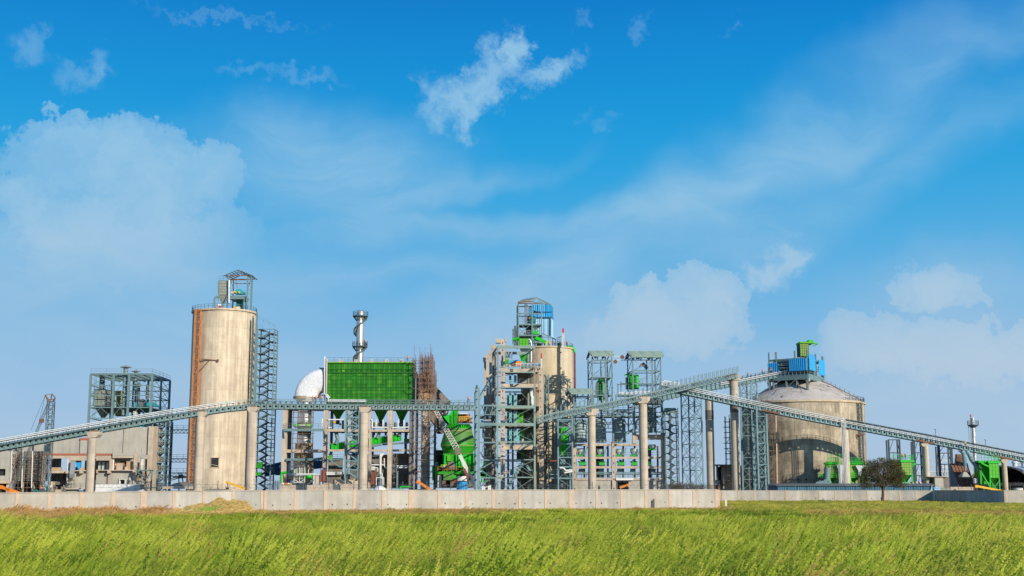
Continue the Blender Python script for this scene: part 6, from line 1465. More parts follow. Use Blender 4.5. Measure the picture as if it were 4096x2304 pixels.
MB().prism([F(645,925,DL+4),F(690,950,DL+4),F(730,1010,DL+4),F(700,1010,DL+4)],(0,1.3,0)).build('chute','steel_blue',t);vbox(t,'blue_panel','steel_teal',F,500,1000,540,1055,DL+5,.4)
t=thing('vertical_pipes','three white wavy pipes down the right post of the central frame','pipes',tuple(F(735,330,DL+2)))
for dx in(0,9,18):MB().pipe([F(718+dx,150,DL+2),F(720+dx,215,DL+2),F(730+dx,240,DL+2),F(726+dx,270,DL+2),F(735+dx,330,DL+2)],.15).build('pipe','white_pipe',t)
t=thing('ladder_mast','short white ladder mast with red top on the right column of the central tower','mast',tuple(E(770,935,DK2-1)))
vbox(t,'red_top','red',E,762,762,778,824,DK2-1,.4)
for i in range(6):vbox(t,'white_band','white',E,762,826+i*18,778,840+i*18,DK2-1,.4);vbox(t,'dark_gap','steel_dark',E,764,840.5+i*18,776,843.5+i*18,DK2-.95,.3)
# end tower of conveyor A
DN=306;t=thing('transfer_tower','slim teal steel transfer tower where the level conveyor ends','steel tower',(Dv.x(575,1200,DN),DN,0))
x0,x1=Dv.x(560,1000,DN),Dv.x(588,1000,DN)
bar(t,'column','steel_blue',(x1,DN,0),(x1,DN,Dv.z(340,DN)),.72);bar(t,'column','steel',(x0,DN+2,0),(x0,DN+2,Dv.z(350,DN)),.4);bar(t,'column','steel_dark',(x0-.3,DN+5,0),(x0-.3,DN+5,Dv.z(360,DN)),.4)
for i in range(12):z=Dv.z(1230-i*72,DN);z2=Dv.z(1230-(i+1)*72,DN);bar(t,'brace','steel',(x0,DN+2,z),(x0-.3,DN+5,z2),.16);bar(t,'brace','steel',(x0,DN+2,z2),(x0-.3,DN+5,z),.16);bar(t,'beam','steel_dark',(x0,DN+2,z2),(x1,DN,z2),.2)
for a_ in(560,572,584):bar(t,'peak_rafter','steel_dark',Dv(a_,350,DN+1),Dv(574,312,DN+1),.25)
for y,h in((495,.5),(575,.28),(662,.9),(825,.45),(981,.4),(1140,.4)):
 z=Dv.z(y,DN);bar(t,'beam','steel_blue',(x1,DN+.3,z),(Dv.x(745,y,DL-1),DL-1,Dv.z(y,DL-1)),.35,h)
n=6;
for i in range(n):
 f0,f1=i/n,(i+1)/n;P=lambda f_,y:Dv(595+(745-595)*f_,y,DN+(DL-DN)*f_);bar(t,'truss_brace','steel_blue',P(f0,575),P(f1,495)if i%2==0 else P(f1,575),.18)if i%2==0 else bar(t,'truss_brace','steel_blue',P(f0,495),P(f1,575),.18)
bar(t,'brace','steel_blue',Dv(598,1060,DN),Dv(745,985,DL-2),.3);bar(t,'brace','steel_blue',Dv(598,1060,DN),Dv(690,1130,DL-6),.3);bar(t,'brace','steel_blue',Dv(598,905,DN),Dv(640,965,DL-6),.3);bar(t,'brace','steel_blue',Dv(598,1225,DN),Dv(690,1145,DL-6),.3)
t=thing('pipe_bridge','pipe bridge and dark bins between transfer tower and central frame','pipe bridge',tuple(Dv(660,700,338)))
vbox(t,'deck','steel_dark',Dv,600,678,745,692,338,5);vbox(t,'rail_panel','white_pipe',Dv,608,622,700,646,337,.3);vbox(t,'girder','steel_dark',Dv,600,585,745,612,340,2);
MB().pipe([Dv(632,700,330),Dv(632,785,330),Dv(700,785,330)],.28,10).build('pipe','steel_dark',t);b=MB()
for i in range(60):
 x,y=rnd.uniform(600,700),rnd.uniform(840,1230);v_=rnd.random()<.5;b.bar(Dv(x,y,331),Dv(x+(0 if v_ else rnd.uniform(15,50)),y+(rnd.uniform(20,60)if v_ else 0),331),.12)
b.build('small_pipework','steel_dark',t,kind='stuff');b=MB()
for i in range(14):x,y=rnd.uniform(600,645),rnd.uniform(1030,1200);b.box(*(lambda p:(p.x,p.y,p.z,p.x+rnd.uniform(.4,1),p.y+.5,p.z+rnd.uniform(.3,1.2)))(Dv(x,y,330)))
b.build('green_fittings','green',t,kind='stuff');vbox(t,'white_block','white',Dv,618,1216,648,1245,318,1);vbox(t,'white_block','white',Dv,672,1216,700,1245,318,1);MB().prism([Dv(590,1240,319),Dv(700,1204,319),Dv(700,1212,319),Dv(590,1248,319)],(0,.8,0)).build('white_beam','offwhite',t)
# second silo with head house
DS2=356;R2=7.35;c2=E.x(1134,1000,DS2)-R2*1.0;zt2=E.z(692,DS2-R2)
s2=thing('round_silo','yellowish round concrete silo behind the central tower with a blue clad head house','silo',(c2,DS2,0));z=0
while z<zt2-.1:
 z2=min(zt2,z+7);z2=zt2 if zt2-z2<2 else z2;rr=R2+rnd.uniform(-.015,.015);MB().lathe(c2,DS2,[(rr,z),(rr,z2)],n=80).build('wall_lift','concrete_yellow',s2);z=z2
b=MB();b.lathe(c2,DS2,[(R2-.1,zt2),(R2+.25,zt2+.02),(R2+.25,zt2+.4),(0,zt2+.5)],n=80);b.build('roof_slab','concrete_yellow',s2)
b=MB();b.rails(ring_pts(c2,DS2,zt2+.4,R2+.1,36),1.15,1.3,.06);b.build('handrail','steel_dark',s2)
t=thing('red_drain_pipe','dark red pipe with green elbow down the right side of the round silo','pipe',(c2+R2,DS2-1,0))
MB().cyl((c2+R2+.5,DS2-1,2),(c2+R2+.5,DS2-1,zt2-.6),.3,n=10).build('pipe','rust_red',t);MB().tube([(c2+R2+.5,DS2-1,zt2-.8),(c2+R2+.3,DS2-1,zt2+.3),(c2+R2-.8,DS2-1,zt2+.8),(c2+R2-2,DS2-1,zt2+.8)],.4,n=10).build('elbow','green_bright',t)
for i in range(5):bar(t,'bracket','steel_dark',(c2+R2-.2,DS2-1,6+i*7),(c2+R2+.9,DS2-1,6+i*7),.2)
mD2=DS2-R2-1.0;t=thing('ladder_mast','tall white lattice mast with red top in front of the round silo','mast',tuple(E(1021,1380,mD2)))
xa,xb=E.x(1011,900,mD2),E.x(1033,900,mD2);lattice(t,xa,xb,mD2,mD2+.7,6,E.z(528,mD2),56,m='boom_white',cw=.17,bw=.12,br=.1,brace='Z',split=False)
vbox(t,'red_top','red',E,1011,474,1032,527,mD2,.6)
for i in range(8):bar(t,'wall_tie','steel_dark',(xa-.2,mD2+.8,10+i*4.4),(xa-.3,DS2-R2+1,10+i*4.4),.2)
t=thing('stair_tower','narrow dark stair tower between central tower and round silo','stair tower',(F.x(885,1180,341),341,0))
stair_tower(t,F.x(860,900,341),F.x(911,900,341),341,345,0,E.z(1010,341),13)
# head house
DH=DS2-4;zr2=zt2+.5
t=thing('silo_head_house','steel head house with open gable truss roof on the round silo','head house',(E.x(640,680,DH),DH,zr2))
X=[E.x(503,400,DH),E.x(663,400,DH),E.x(773,400,DH)];ztt=E.z(178,DH);DHb=DH+6
for x in X:bar(t,'column','steel',(x,DH,zr2),(x,DH,ztt),.45)
for x in X:bar(t,'column','steel_dark',(x-.3,DHb,zr2),(x-.3,DHb,ztt),.4)
for y,m in((185,'rusty'),(300,'steel'),(430,'steel'),(555,'steel'),(620,'steel')):
 z=E.z(y,DH);bar(t,'beam',m,(X[0]-.2,DH,z),(X[2]+.2,DH,z),.3,.45 if y>400 else .3);bar(t,'beam','steel_dark',(X[0]-.2,DHb,z),(X[2],DHb,z),.3);bar(t,'beam',m,(X[0],DH,z),(X[0]-.3,DHb,z),.25)
for y in(425,552):z=E.z(y,DH);boxo(t,'floor','steel_dark',X[0],DH+.2,z-.1,X[2],DHb,z+.05)
for a_,c_ in(((503,300),(600,420)),((503,310),(663,290)),((590,190),(663,260)),((663,290),(773,330)),((540,430),(640,555)),((503,555),(640,430)),((663,430),(740,520)),((700,440),(735,510)),((503,440),(540,520))):bar(t,'brace','steel',E(*a_,DH),E(*c_,DH),.17)
# gable truss facing the viewer between second column and right eave; sheet roof to the left
ap,el_,er=E(715,118,DH),E(655,165,DH),E(885,200,DH)
for a_,c_ in((el_,ap),(ap,er),(el_,Vector((er.x,DH,er.z)))):bar(t,'truss_chord','steel',a_,c_,.26)
for i in range(1,9):
 f_=i/9;u=ap.lerp(er,f_);l=el_.lerp(er,(u.x-el_.x)/(er.x-el_.x));bar(t,'truss_web','steel',u,l,.14);u2=ap.lerp(er,min(1,f_+.1));bar(t,'truss_web','steel',l,u2,.12)
MB().prism([E(497,168,DH-.5),E(655,150,DH-.5),E(716,116,DH),E(715,116,DHb+6),E(560,140,DHb+6)],(0,0,.14)).build('roof_sheet','filter_grey',t)
bar(t,'eave_beam','rusty',E(497,172,DH-.4),E(655,160,DH-.4),.3)
b=MB()
for i in range(30):z=E.z(420,DH)+(ztt-E.z(420,DH))*i/30;b.bar((X[0]+1.8,DH+1,z),(X[0]+2.5,DH+1,z),.08)
b.bar((X[0]+1.8,DH+1,E.z(420,DH)),(X[0]+1.8,DH+1,ztt),.1);b.bar((X[0]+2.5,DH+1,E.z(420,DH)),(X[0]+2.5,DH+1,ztt),.1);b.build('ladder','rust_red',t)
b=MB();b.rails([(X[0],DH-.1,E.z(425,DH)),(X[2],DH-.1,E.z(425,DH))],1.6,1.1,.07);b.rails([(X[0],DH-.1,E.z(552,DH)),(X[2],DH-.1,E.z(552,DH))],1.3,1.1,.07);b.build('handrail','steel',t)
# blue clad enclosure
def face(root,nm,m,V,p,q_,ztop,zbot,split=1.1,pitch=.4):
 sheet(root,nm,m,(p.x,p.y),(q_.x,q_.y),zbot,ztop,pitch=pitch,amp=.06,split=split)
DE=DH+4
u=thing('blue_clad_shaft','bright blue corrugated enclosure over pale sheeting at the back of the head house','cladding',tuple(E(780,560,DE)))
for y0,y1,x0,x1,m in((197,282,676,876,'blue_sheet'),(286,345,672,880,'blue_sheet'),(348,560,700,876,'sky_sheet')):
 za,zb_=E.z(y0,DE),E.z(y1,DE);off=.25 if y0==286 else 0;p,q_=E(x0,(y0+y1)/2,DE-off),E(x1,(y0+y1)/2,DE-off);p.z=q_.z=0
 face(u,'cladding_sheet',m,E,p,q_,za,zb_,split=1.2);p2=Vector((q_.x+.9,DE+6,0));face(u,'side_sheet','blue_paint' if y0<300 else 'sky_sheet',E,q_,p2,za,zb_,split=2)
bar(u,'corner_post','steel_dark',E(878,345,DE-.3),E(876,560,DE-.3),.3);bar(u,'flashing','blue_dark',E(680,283,DE-.4),E(890,283,DE-.4),.2);bar(u,'flashing','blue_dark',E(680,346,DE-.4),E(890,346,DE-.4),.25)
v=thing('elevator_head','teal bucket elevator head with yellow motor inside the head house','machine',tuple(E(650,410,DH+1)))
vbox(v,'casing','blue_paint',E,622,215,668,330,DH+1.5,2);MB().prism([E(600,350,DH+1),E(630,325,DH+1),E(690,330,DH+1),E(702,370,DH+1),E(700,405,DH+1),E(605,408,DH+1)],(0,2,0)).build('drive_cover','teal_paint2',v)
b=MB();b.cyl(E(628,355,DH+.6),E(665,355,DH+.6),.35,n=10);b.build('motor','orange',v);vbox(v,'leg','steel_dark',E,590,440,640,545,DH+2,2);vbox(v,'leg','rusty',E,680,445,700,490,DH+1,1)
w=thing('green_chutes','bright green chutes and screw feeder at the foot of the head house','chutes',tuple(E(750,640,DH-.5)))
MB().prism([E(672,512,DH-.3),E(690,485,DH-.3),E(715,500,DH-.3),E(740,535,DH-.3),E(740,542,DH-.3),E(672,540,DH-.3)],(0,1.5,0)).build('hood','green_bright',w)
bar(w,'screw_trough','green_bright',E(700,580,DH-.5),E(840,645,DH-.5),.9,.9);bar(w,'screw_trough','green',E(680,600,DH-.2),E(760,615,DH-.2),.8,.8);b=MB();b.cyl(E(850,642,DH-1),E(850,642,DH),.75,n=16);b.build('fan','khaki_light',w)
for x in(690,720,760,800):vbox(w,'leg','steel_dark',E,x,640,x+12,684,DH,.6)
vbox(w,'tank','steel_dark',E,715,645,765,684,DH+.5,2);bar(w,'beam','steel',E(775,530,DH-1),E(940,605,DH-1),.3);bar(w,'beam','steel',E(775,575,DH-1),E(900,580,DH-1),.25)
for x,y in((855,570),(900,592),(935,606)):bar(w,'post','steel_dark',E(x,y,DH-1),E(x,684,DH-1),.16)
bar(w,'beam','steel',E(680,628,DH-1),E(790,640,DH-1),.4,.6)
t=thing('small_gantry','dark little gantry left of the head house','gantry',tuple(E(460,660,DH)))
for x,y0,y1,w_ in((440,478,660,.3),(465,446,670,.65),(482,500,660,.2)):bar(t,'post','steel_dark',E(x,y0,DH),E(x,y1,DH),w_)
for y in(500,540,590,625):bar(t,'rail','steel_dark',E(436,y,DH),E(505,y,DH),.2)
t=thing('rim_gear','small dark mast and winch at the right rim of the round silo','mast',tuple(E(985,680,DS2-6)))
for a_,c_ in(((960,575),(960,680)),((965,580),(1005,565)),((985,570),(985,620)),((975,620),(1000,680)),((1000,615),(970,680))):bar(t,'stay','steel_dark',E(*a_,DS2-6),E(*c_,DS2-6),.16)
vbox(t,'winch','steel_dark',E,955,640,1005,684,DS2-6,1.5)
# conveyor C with tall stanchions on hammer-head piers
def stanchion_conveyor(name,label,pts,h,w,sth,step,m='steel',brk=True,sp=1):
 P=resample(pts,step);t=thing(name,label,'conveyor',tuple(P[len(P)//2]),'conveyor galleries')
 for yy in(0,w):
  i=0
  while i<len(P)-1:
   j=min(len(P)-1,i+7)
   b=MB()
   for k in range(i,j):
    a_,c_=P[k]+Vector((0,yy,0)),P[k+1]+Vector((0,yy,0));b.bar(a_,c_,.22,.28);b.bar(a_-Vector((0,0,h)),c_-Vector((0,0,h)),.22,.28);b.bar(a_,a_-Vector((0,0,h)),.14)
    mdp=(a_+c_)/2;b.bar(a_-Vector((0,0,h)),mdp,.11);b.bar(mdp,c_-Vector((0,0,h)),.11)
    if brk:b.prism([a_+Vector((.15,-.08,-h*.55)),a_+Vector((.75,-.08,-h*.55)),a_+Vector((.45,-.08,-h*1.18))],(0,.1,0))
   b.build('truss_side',m,t);i=j
 for k in range(0,len(P),sp):
  for yy in(0,w):bar(t,'stanchion',m,P[k]+Vector((0,yy,-.1)),P[k]+Vector((0,yy,sth)),.17)
 b=MB()
 for k in range(len(P)-1):b.bar(P[k]+Vector((0,0,.05)),P[k]+Vector((0,w,.05)),.14);b.bar(P[k]+Vector((0,0,-h)),P[k]+Vector((0,w,-h)),.14);b.bar(P[k]+Vector((0,0,-h)),P[k+1]+Vector((0,w,-h)),.1)
 b.build('cross_members','steel_dark',t,kind='stuff');return t,P
CP=[(2150,1672,299),(2200,1655,300.5),(2320,1632,304),(2440,1608,308),(2586,1575,312.5),(2700,1548,316.5),(2770,1531,318.5),(2850,1512,322),(2952,1489,326)]
stanchion_conveyor('open_conveyor','bare conveyor frame bristling with upright stanchions, rising to the right onto a tall pier',[Wp(*c)for c in CP],1.25,2.6,1.7,1.33)
pier(2366,1663,306.5,16,(2338,2393,1636,1663),'concrete pier with hammer head cap in front of the left bins')
pier(2571,1614,313,17,(2543,2598,1588,1614),'concrete pier with hammer head cap in front of the right bins')
pier(2934,1523,327.5,16.8,(2906,2960,1501,1523),'tallest concrete pier with black band at the upper end of the stanchioned conveyor',band=(1616,1650))
pier(2836,1590,333,16.5,None,'capless concrete pier with black band between lattice trestle and tallest pier',band=(1641,1678))
# bin row on its concrete frame
DBN=338
t=thing('bin_support','peach concrete frame with three open storeys below the steel bins','concrete frame',(R_.x(800,1300,DBN),DBN,0))
column_holes(t,R_,54,108,950,DBN,R_.z(545,DBN));column_holes(t,R_,715,778,950,DBN,R_.z(545,DBN));column_holes(t,R_,1565,1628,950,DBN,R_.z(388,DBN),holes=False)
for y0,y1 in((577,610),(796,832),(958,995)):
 for x0,x1 in((105,712),(775,1560)):
  if y0==577 and x0==775:x1=1180
  vbox(t,'beam','concrete_frame',R_,x0,y0,x1,y1,DBN+.2,1);vbox(t,'floor_slab','concrete_dark',R_,x0,y0+3,x1,y0+16,DBN+1.3,11)
vbox(t,'upper_wall','concrete_frame',R_,1135,418,1562,505,DBN+.1,1.2);vbox(t,'column','concrete_frame',R_,1068,388,1132,572,DBN-.2,1.4)
for i,(x0,x1)in enumerate(((108,712),(780,790),(1000,1190),(1190,1565))):vbox(t,'plinth_beam','concrete_frame',R_,x0,1165,x1,1196,DBN+.1,.8);vbox(t,'plinth_wall','concrete_grey',R_,x0,1198,x1,1400,DBN+.4,.5)
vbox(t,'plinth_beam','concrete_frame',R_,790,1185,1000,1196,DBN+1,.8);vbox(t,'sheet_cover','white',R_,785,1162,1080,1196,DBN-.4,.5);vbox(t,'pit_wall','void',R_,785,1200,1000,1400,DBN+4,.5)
for x0,x1 in((108,712),(775,1560)):
 for y0,y1 in((612,795),(834,957),(997,1160)):
  n=4 if x1>1000 else 3
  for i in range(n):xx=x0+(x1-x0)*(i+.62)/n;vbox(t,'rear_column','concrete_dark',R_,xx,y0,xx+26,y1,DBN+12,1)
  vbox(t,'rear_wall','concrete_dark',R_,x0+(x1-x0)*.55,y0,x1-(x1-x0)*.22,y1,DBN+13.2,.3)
for y in(795,957,1164):
 for x0,x1 in((108,712),(778,1190),(1330,1560)):MB().rails([R_(x0,y,DBN),R_(x1,y,DBN)],1.1,1.4,.05).build('handrail','steel_dark',t)
sf=thing('bin_steelwork','pale teal steel frame with inverted V braces around the steel bins','steel frame',(R_.x(800,570,DBN),DBN-.6,R_.z(570,DBN)))
DSF=DBN-.6
for x,y0,y1 in((68,60,545),(735,-20,545),(1095,-90,390),(1572,-180,385)):bar(sf,'column','steel',R_(x,y0,DSF),Vector((R_(x,y0,DSF).x,DSF,R_.z(y1,DSF))),.45)
for x0,x1,y,h in((62,1080,105,.5),(62,1600,376,.35),(70,735,312,.18),(70,735,212,.18),(1095,1600,108,.45),(740,1600,40,.3),(1095,1600,212,.2),(490,735,8,.3),(740,1080,-2,.4),(1095,1580,-95,.4)):bar(sf,'beam','steel',R_(x0,y,DSF-.1),R_(x1,y,DSF-.1),.3,h)
for ap_ in(235,570,905):bar(sf,'brace','steel',R_(ap_-12,128,DSF),R_(ap_-95,310,DSF),.2);bar(sf,'brace','steel',R_(ap_+12,128,DSF),R_(ap_+95,310,DSF),.2);bar(sf,'brace','steel',R_(ap_-12,128,DSF),R_(ap_+12,128,DSF),.25)
for a_,c_ in(((68,115),(160,250)),((735,120),(640,300)),((740,120),(850,300)),((1095,120),(1000,300)),((1000,120),(1095,300)),((1095,215),(1190,370)),((1190,215),(1095,370)),((1500,120),(1572,210)),((1572,220),(1480,370)),((740,300),(830,130)),((620,40),(735,105)),((500,105),(620,10)),((740,40),(850,-5)),((930,40),(1090,105))):bar(sf,'brace','steel',R_(*a_,DSF),R_(*c_,DSF),.17)
for x,y0,y1 in((68,60,570),(735,-20,570),(1095,-90,570),(1572,-180,385),(400,100,570)):bar(sf,'rear_column','steel_dark',R_(x-8,y0,DSF+10),Vector((R_(x-8,y0,DSF+10).x,DSF+10,R_.z(y1,DSF))),.4)
for y in(105,240,376):bar(sf,'rear_beam','steel_dark',R_(60,y,DSF+10),R_(1560,y,DSF+10),.3)
for x0,x1 in((62,1080),(1095,1572)):boxo(sf,'top_floor','steel_dark',R_.x(x0,100,DSF),DSF+6,R_.z(100,DSF)-.05,R_.x(x1,100,DSF),DSF+10,R_.z(100,DSF)+.08)
for x0,x1,y in((62,1080,98),(740,1080,-5),(1095,1572,402),(100,1060,572)):MB().rails([R_(x0,y,DSF-.1),R_(x1,y,DSF-.1)],1.1,1.4,.05).build('handrail','steel',sf)
b=MB()
for i in range(80):
 x,y=rnd.uniform(90,1080),rnd.uniform(0,95);v_=rnd.random()<.4;b.bar(R_(x,y,DSF+rnd.uniform(2,8)),R_(x+(0 if v_ else rnd.uniform(20,110)),y+(rnd.uniform(20,60)if v_ else rnd.uniform(-6,6)),DSF+rnd.uniform(2,8)),.15)
b.build('top_floor_pipework','steel_dark',sf,kind='stuff')
for i,(xc,hw,y0,y1,lb)in enumerate(((182,104,175,556,'leftmost round steel bin of the bin row'),(520,95,165,556,'second round steel bin of the row, right of the left hammer head pier'),(850,98,165,556,'third round steel bin of the row with a pale diagonal chute'),(1325,135,-30,385,'biggest and highest round steel bin at the right end of the row'))):
 Dc=DBN+4.2;cx_=R_.x(xc,360,Dc);r=hw/4.2625*Dc/5075;t=thing('steel_bin',lb,'bin',(cx_,Dc,R_.z(y1,Dc)),'round steel bins')
 ys=[y0,y0+(y1-y0)*.28,y0+(y1-y0)*.56,y0+(y1-y0)*.8,y1]
 MB().lathe(cx_,Dc,[(.4,R_.z(y0-28,Dc)),(r*.7,R_.z(y0-12,Dc)),(r*.98,R_.z(y0,Dc))],n=36).build('roof_cone','bin_steel',t)
 for a_,c_ in zip(ys,ys[1:]):MB().lathe(cx_,Dc,[(r*.99,R_.z(a_,Dc)),(r,R_.z(a_,Dc)-.08),(r,R_.z(c_,Dc)+.08),(r*.99,R_.z(c_,Dc))],n=40).build('shell_ring','bin_steel',t)
 for a_ in ys[1:-1]:MB().lathe(cx_,Dc,[(r,R_.z(a_,Dc)+.12),(r*1.03,R_.z(a_,Dc)+.12),(r*1.03,R_.z(a_,Dc)-.12),(r,R_.z(a_,Dc)-.12)],n=36).build('stiffening_ring','steel',t)
 for k_ in range(14):a_=math.pi*(1.08+.84*k_/13);bar(t,'skirt_rib','steel_dark' if k_%2 else 'bin_steel',(cx_+r*1.01*math.cos(a_),Dc+r*1.01*math.sin(a_),R_.z(y1,Dc)),(cx_+r*1.01*math.cos(a_),Dc+r*1.01*math.sin(a_),R_.z(y1-50,Dc)),.13,.3)
for i,(xc,y0,y1)in enumerate(((185,655,790),(515,655,790),(845,665,790),(1095,655,790),(1400,590,684))):
 Dc=DBN+3;cx_=R_.x(xc,720,Dc);t=thing('bin_outlet',['first','second','third','fourth','fifth and highest'][i]+' grey conical bin outlet with green ring, counted from the left column','hopper',(cx_,Dc,R_.z(y1,Dc)),'conical outlets under the bins')
 MB().lathe(cx_,Dc,[(1.05,R_.z(y0,Dc)),(1.05,R_.z(y0+50,Dc)),(.7,R_.z(y1-20,Dc))],n=20).build('cone','bin_steel',t);vbox(t,'gate_ring','green_bright',R_,xc-62,y1-22,xc+62,y1,Dc-1.2,2)
 for s_ in(-1,1):bar(t,'leg','steel',R_(xc+s_*60,y0,Dc-1.1),R_(xc+s_*20,y1-25,Dc-1.1),.16)
 if i<4:bar(t,'pipe','steel_blue',R_(xc+110,y0-20,Dc-1.4),R_(xc+60,y1-10,Dc-1.4),.3)
for i,(x0,x1)in enumerate(((165,272),(500,598),(825,921),(1058,1150),(1334,1385))):
 Dc=DBN+2;t=thing('weigh_feeder',['first bright green weigh feeder box from the left column','second bright green weigh feeder box, behind the left pier edge','bright green weigh feeder box right of the middle column','bright green weigh feeder box left of the right pier','half hidden green weigh feeder box right of the right pier'][i],'machine',tuple(R_((x0+x1)/2,940,Dc)),'green feeders in the middle storey')
 MB().prism([R_(x0,936,Dc),R_(x1,936,Dc),R_(x1,880,Dc),R_((x0+x1)/2,862,Dc),R_(x0,880,Dc)],(0,2,0)).build('casing','green_bright',t);vbox(t,'base','steel_dark',R_,x0-10,937,x1+8,950,Dc-.1,2);vbox(t,'end_box','green',R_,x0-24,870,x0-1,895,Dc,1);vbox(t,'inlet','steel',R_,x0+10,845,x1-40,865,Dc+.3,1.2)
for i,(x0,x1)in enumerate(((145,240),(480,580),(805,900),(1030,1120),(1370,1466))):
 Dc=DBN+2;t=thing('feed_hopper',['first','second','third','fourth','fifth'][i]+' pale grey feed hopper above the bottom belt, counted from the left column','hopper',tuple(R_((x0+x1)/2,1056,Dc)),'hoppers above the bottom belt')
 MB().prism([R_(x0+12,1006,Dc),R_(x1,1006,Dc),R_(x1-8,1056,Dc),R_(x0,1056,Dc)],(0,1.8,0)).build('hopper','steel_blue',t);vbox(t,'lip','steel',R_,x0+8,1000,x1+4,1006,Dc-.1,2)
t=thing('bottom_belt','belt conveyor with roller frames running along the bottom storey of the bin frame','conveyor',tuple(R_(800,1150,DBN+1)))
for x0,x1 in((110,712),(780,1190),(1330,1560)):vbox(t,'belt_top','steel',R_,x0,1056,x1,1066,DBN+1,1.6);vbox(t,'belt_bottom','steel',R_,x0,1098,x1,1106,DBN+1,1.6);vbox(t,'base_beam','white_pipe',R_,x0,1150,x1,1158,DBN+.8,.5)
b=MB();x=115
while x<1560:
 p=R_(x,1066,DBN+.9);b.bar(p,Vector((p.x,p.y,R_.z(1100,DBN))),.16);x+=16
 if int(x)%5==0:b.bar(R_(x,1100,DBN+.9),R_(x,1150,DBN+.9),.16)
b.build('rollers','steel',t,kind='stuff')
t=thing('diagonal_chute','pale blue diagonal chute pipe in front of the third steel bin','chute',tuple(R_(900,480,DSF)));MB().cyl(R_(985,378,DSF-.5),R_(835,572,DSF-.5),.27,n=12).build('pipe','steel_blue',t);MB().cyl(R_(1080,330,DSF-.5),R_(985,378,DSF-.5),.27,n=12).build('pipe','steel_blue',t)
t=thing('inlet_chutes','two blue pipes meeting in a peak above the leftmost steel bin','chute',tuple(R_(172,160,DSF)));MB().cyl(R_(80,250,DSF-.3),R_(168,160,DSF-.3),.19,n=12).build('pipe','steel_blue',t);MB().cyl(R_(168,160,DSF-.3),R_(290,240,DSF-.3),.19,n=12).build('pipe','steel_blue',t)
t=thing('inlet_chutes','two blue pipes curving over the biggest steel bin','chute',tuple(R_(1400,160,DSF)))
MB().tube([R_(1120,330,DSF-.3),R_(1122,210,DSF-.3),R_(1150,170,DSF-.3),R_(1200,140,DSF-.3)],.24,n=12).build('pipe','steel_blue',t);MB().cyl(R_(1400,120,DSF-.3),R_(1520,220,DSF-.3),.25,n=12).build('pipe','steel_blue',t);MB().cyl(R_(1330,20,DSF-.3),R_(1430,140,DSF-.3),.25,n=12).build('pipe','steel_blue',t)
telescopic('mobile_crane','small orange crane arm in the dark gateway below the bins','crane',R_,(985,1275),(850,1325),326,326,.5,.6,'orange')
# canopy towers above the bins
def canopy(label,xs_,yt,yb,roof,D,levels,dep=7,braces=()):
 t=thing('canopy_tower',label,'steel tower',tuple(G((xs_[0]+xs_[-1])/2,yb,D)),'roofed steel towers above the bins')
 zt_,zb_=G.z(yt,D),G.z(yb,D)
 for i,x in enumerate(xs_):X_=G.x(x,(yt+yb)/2,D);bar(t,'column','steel',(X_,D,zb_),(X_,D,zt_),.4);bar(t,'column','steel_dark',(X_-.7,D+dep,zb_),(X_-.7,D+dep,zt_),.34)
 xa,xb=G.x(xs_[0],(yt+yb)/2,D),G.x(xs_[-1],(yt+yb)/2,D)
 for y in levels:z=G.z(y,D);bar(t,'beam','steel',(xa,D-.05,z),(xb,D-.05,z),.25,.4);bar(t,'beam','steel_dark',(xa-.7,D+dep,z),(xb-.7,D+dep,z),.25);bar(t,'beam','steel',(xa,D,z),(xa-.7,D+dep,z),.22);bar(t,'beam','steel',(xb,D,z),(xb-.7,D+dep,z),.22)
 for i in range(len(levels)-1):
  z,z2=G.z(levels[i],D),G.z(levels[i+1],D);bar(t,'brace','steel_dark',(xa,D,z),(xa-.7,D+dep,z2),.16);bar(t,'brace','steel_dark',(xb,D,z),(xb-.7,D+dep,z2),.16);bar(t,'brace','steel_dark',(xa-.7,D+dep,z2),(xb-.7,D+dep,z),.13)
 for a_,c_ in braces:bar(t,'brace','steel',G(*a_,D),G(*c_,D),.16)
 (rx0_,rx1_,ry0,ry1)=roof;a0_,a1_=G.x(rx0_,ry1,D-1),G.x(rx1_,ry1,D-1);z1_,zt2_=G.z(ry1,D-1),G.z(ry0,D+dep/2)
 # roof: rafters, purlins and ribbed sheet strips seen from below
 for k in range(5):x=a0_+(a1_-a0_)*k/4;bar(t,'rafter','steel_dark',(x,D-1.2,z1_),(x-.4,D+dep/2,zt2_),.22);bar(t,'rafter','steel_dark',(x-.4,D+dep/2,zt2_),(x-.8,D+dep+1.2,z1_),.22)
 for k in range(6):f_=k/5;y=D-1.2+(dep/2+1.2)*f_;z=z1_+(zt2_-z1_)*f_;bar(t,'purlin','steel',(a0_-.3,y,z+.2),(a1_+.3,y,z+.2),.14,.2)
 for k in range(7):
  f_=k/6;bar(t,'purlin','steel_green',(a0_-.3-.4*f_,D-1.5+(dep/2+1.5)*f_,z1_+(zt2_-z1_)*f_+.35),(a1_+.3-.4*f_,D-1.5+(dep/2+1.5)*f_,z1_+(zt2_-z1_)*f_+.35),.16,.22)
 n=3
 for k in range(n):
  f0,f1=(k+.1)/n,(k+.42)/n;xA,xB=a0_-.3+(a1_-a0_+.6)*f0,a0_-.3+(a1_-a0_+.6)*f1
  MB().prism([(xA,D-1.5,z1_+.32),(xB,D-1.5,z1_+.32),(xB-.4,D+dep/2,zt2_+.32),(xA-.4,D+dep/2,zt2_+.32)],(0,0,.1)).build('roof_sheet','steel_green',t);MB().prism([(xA-.4,D+dep/2,zt2_+.32),(xB-.4,D+dep/2,zt2_+.32),(xB-.8,D+dep+1.5,z1_+.32),(xA-.8,D+dep+1.5,z1_+.32)],(0,0,.1)).build('roof_sheet','steel_green',t)
 bar(t,'fascia','steel_green',(a0_,D-1.5,z1_+.05),(a1_,D-1.5,z1_+.05),.15,.5)
 return t
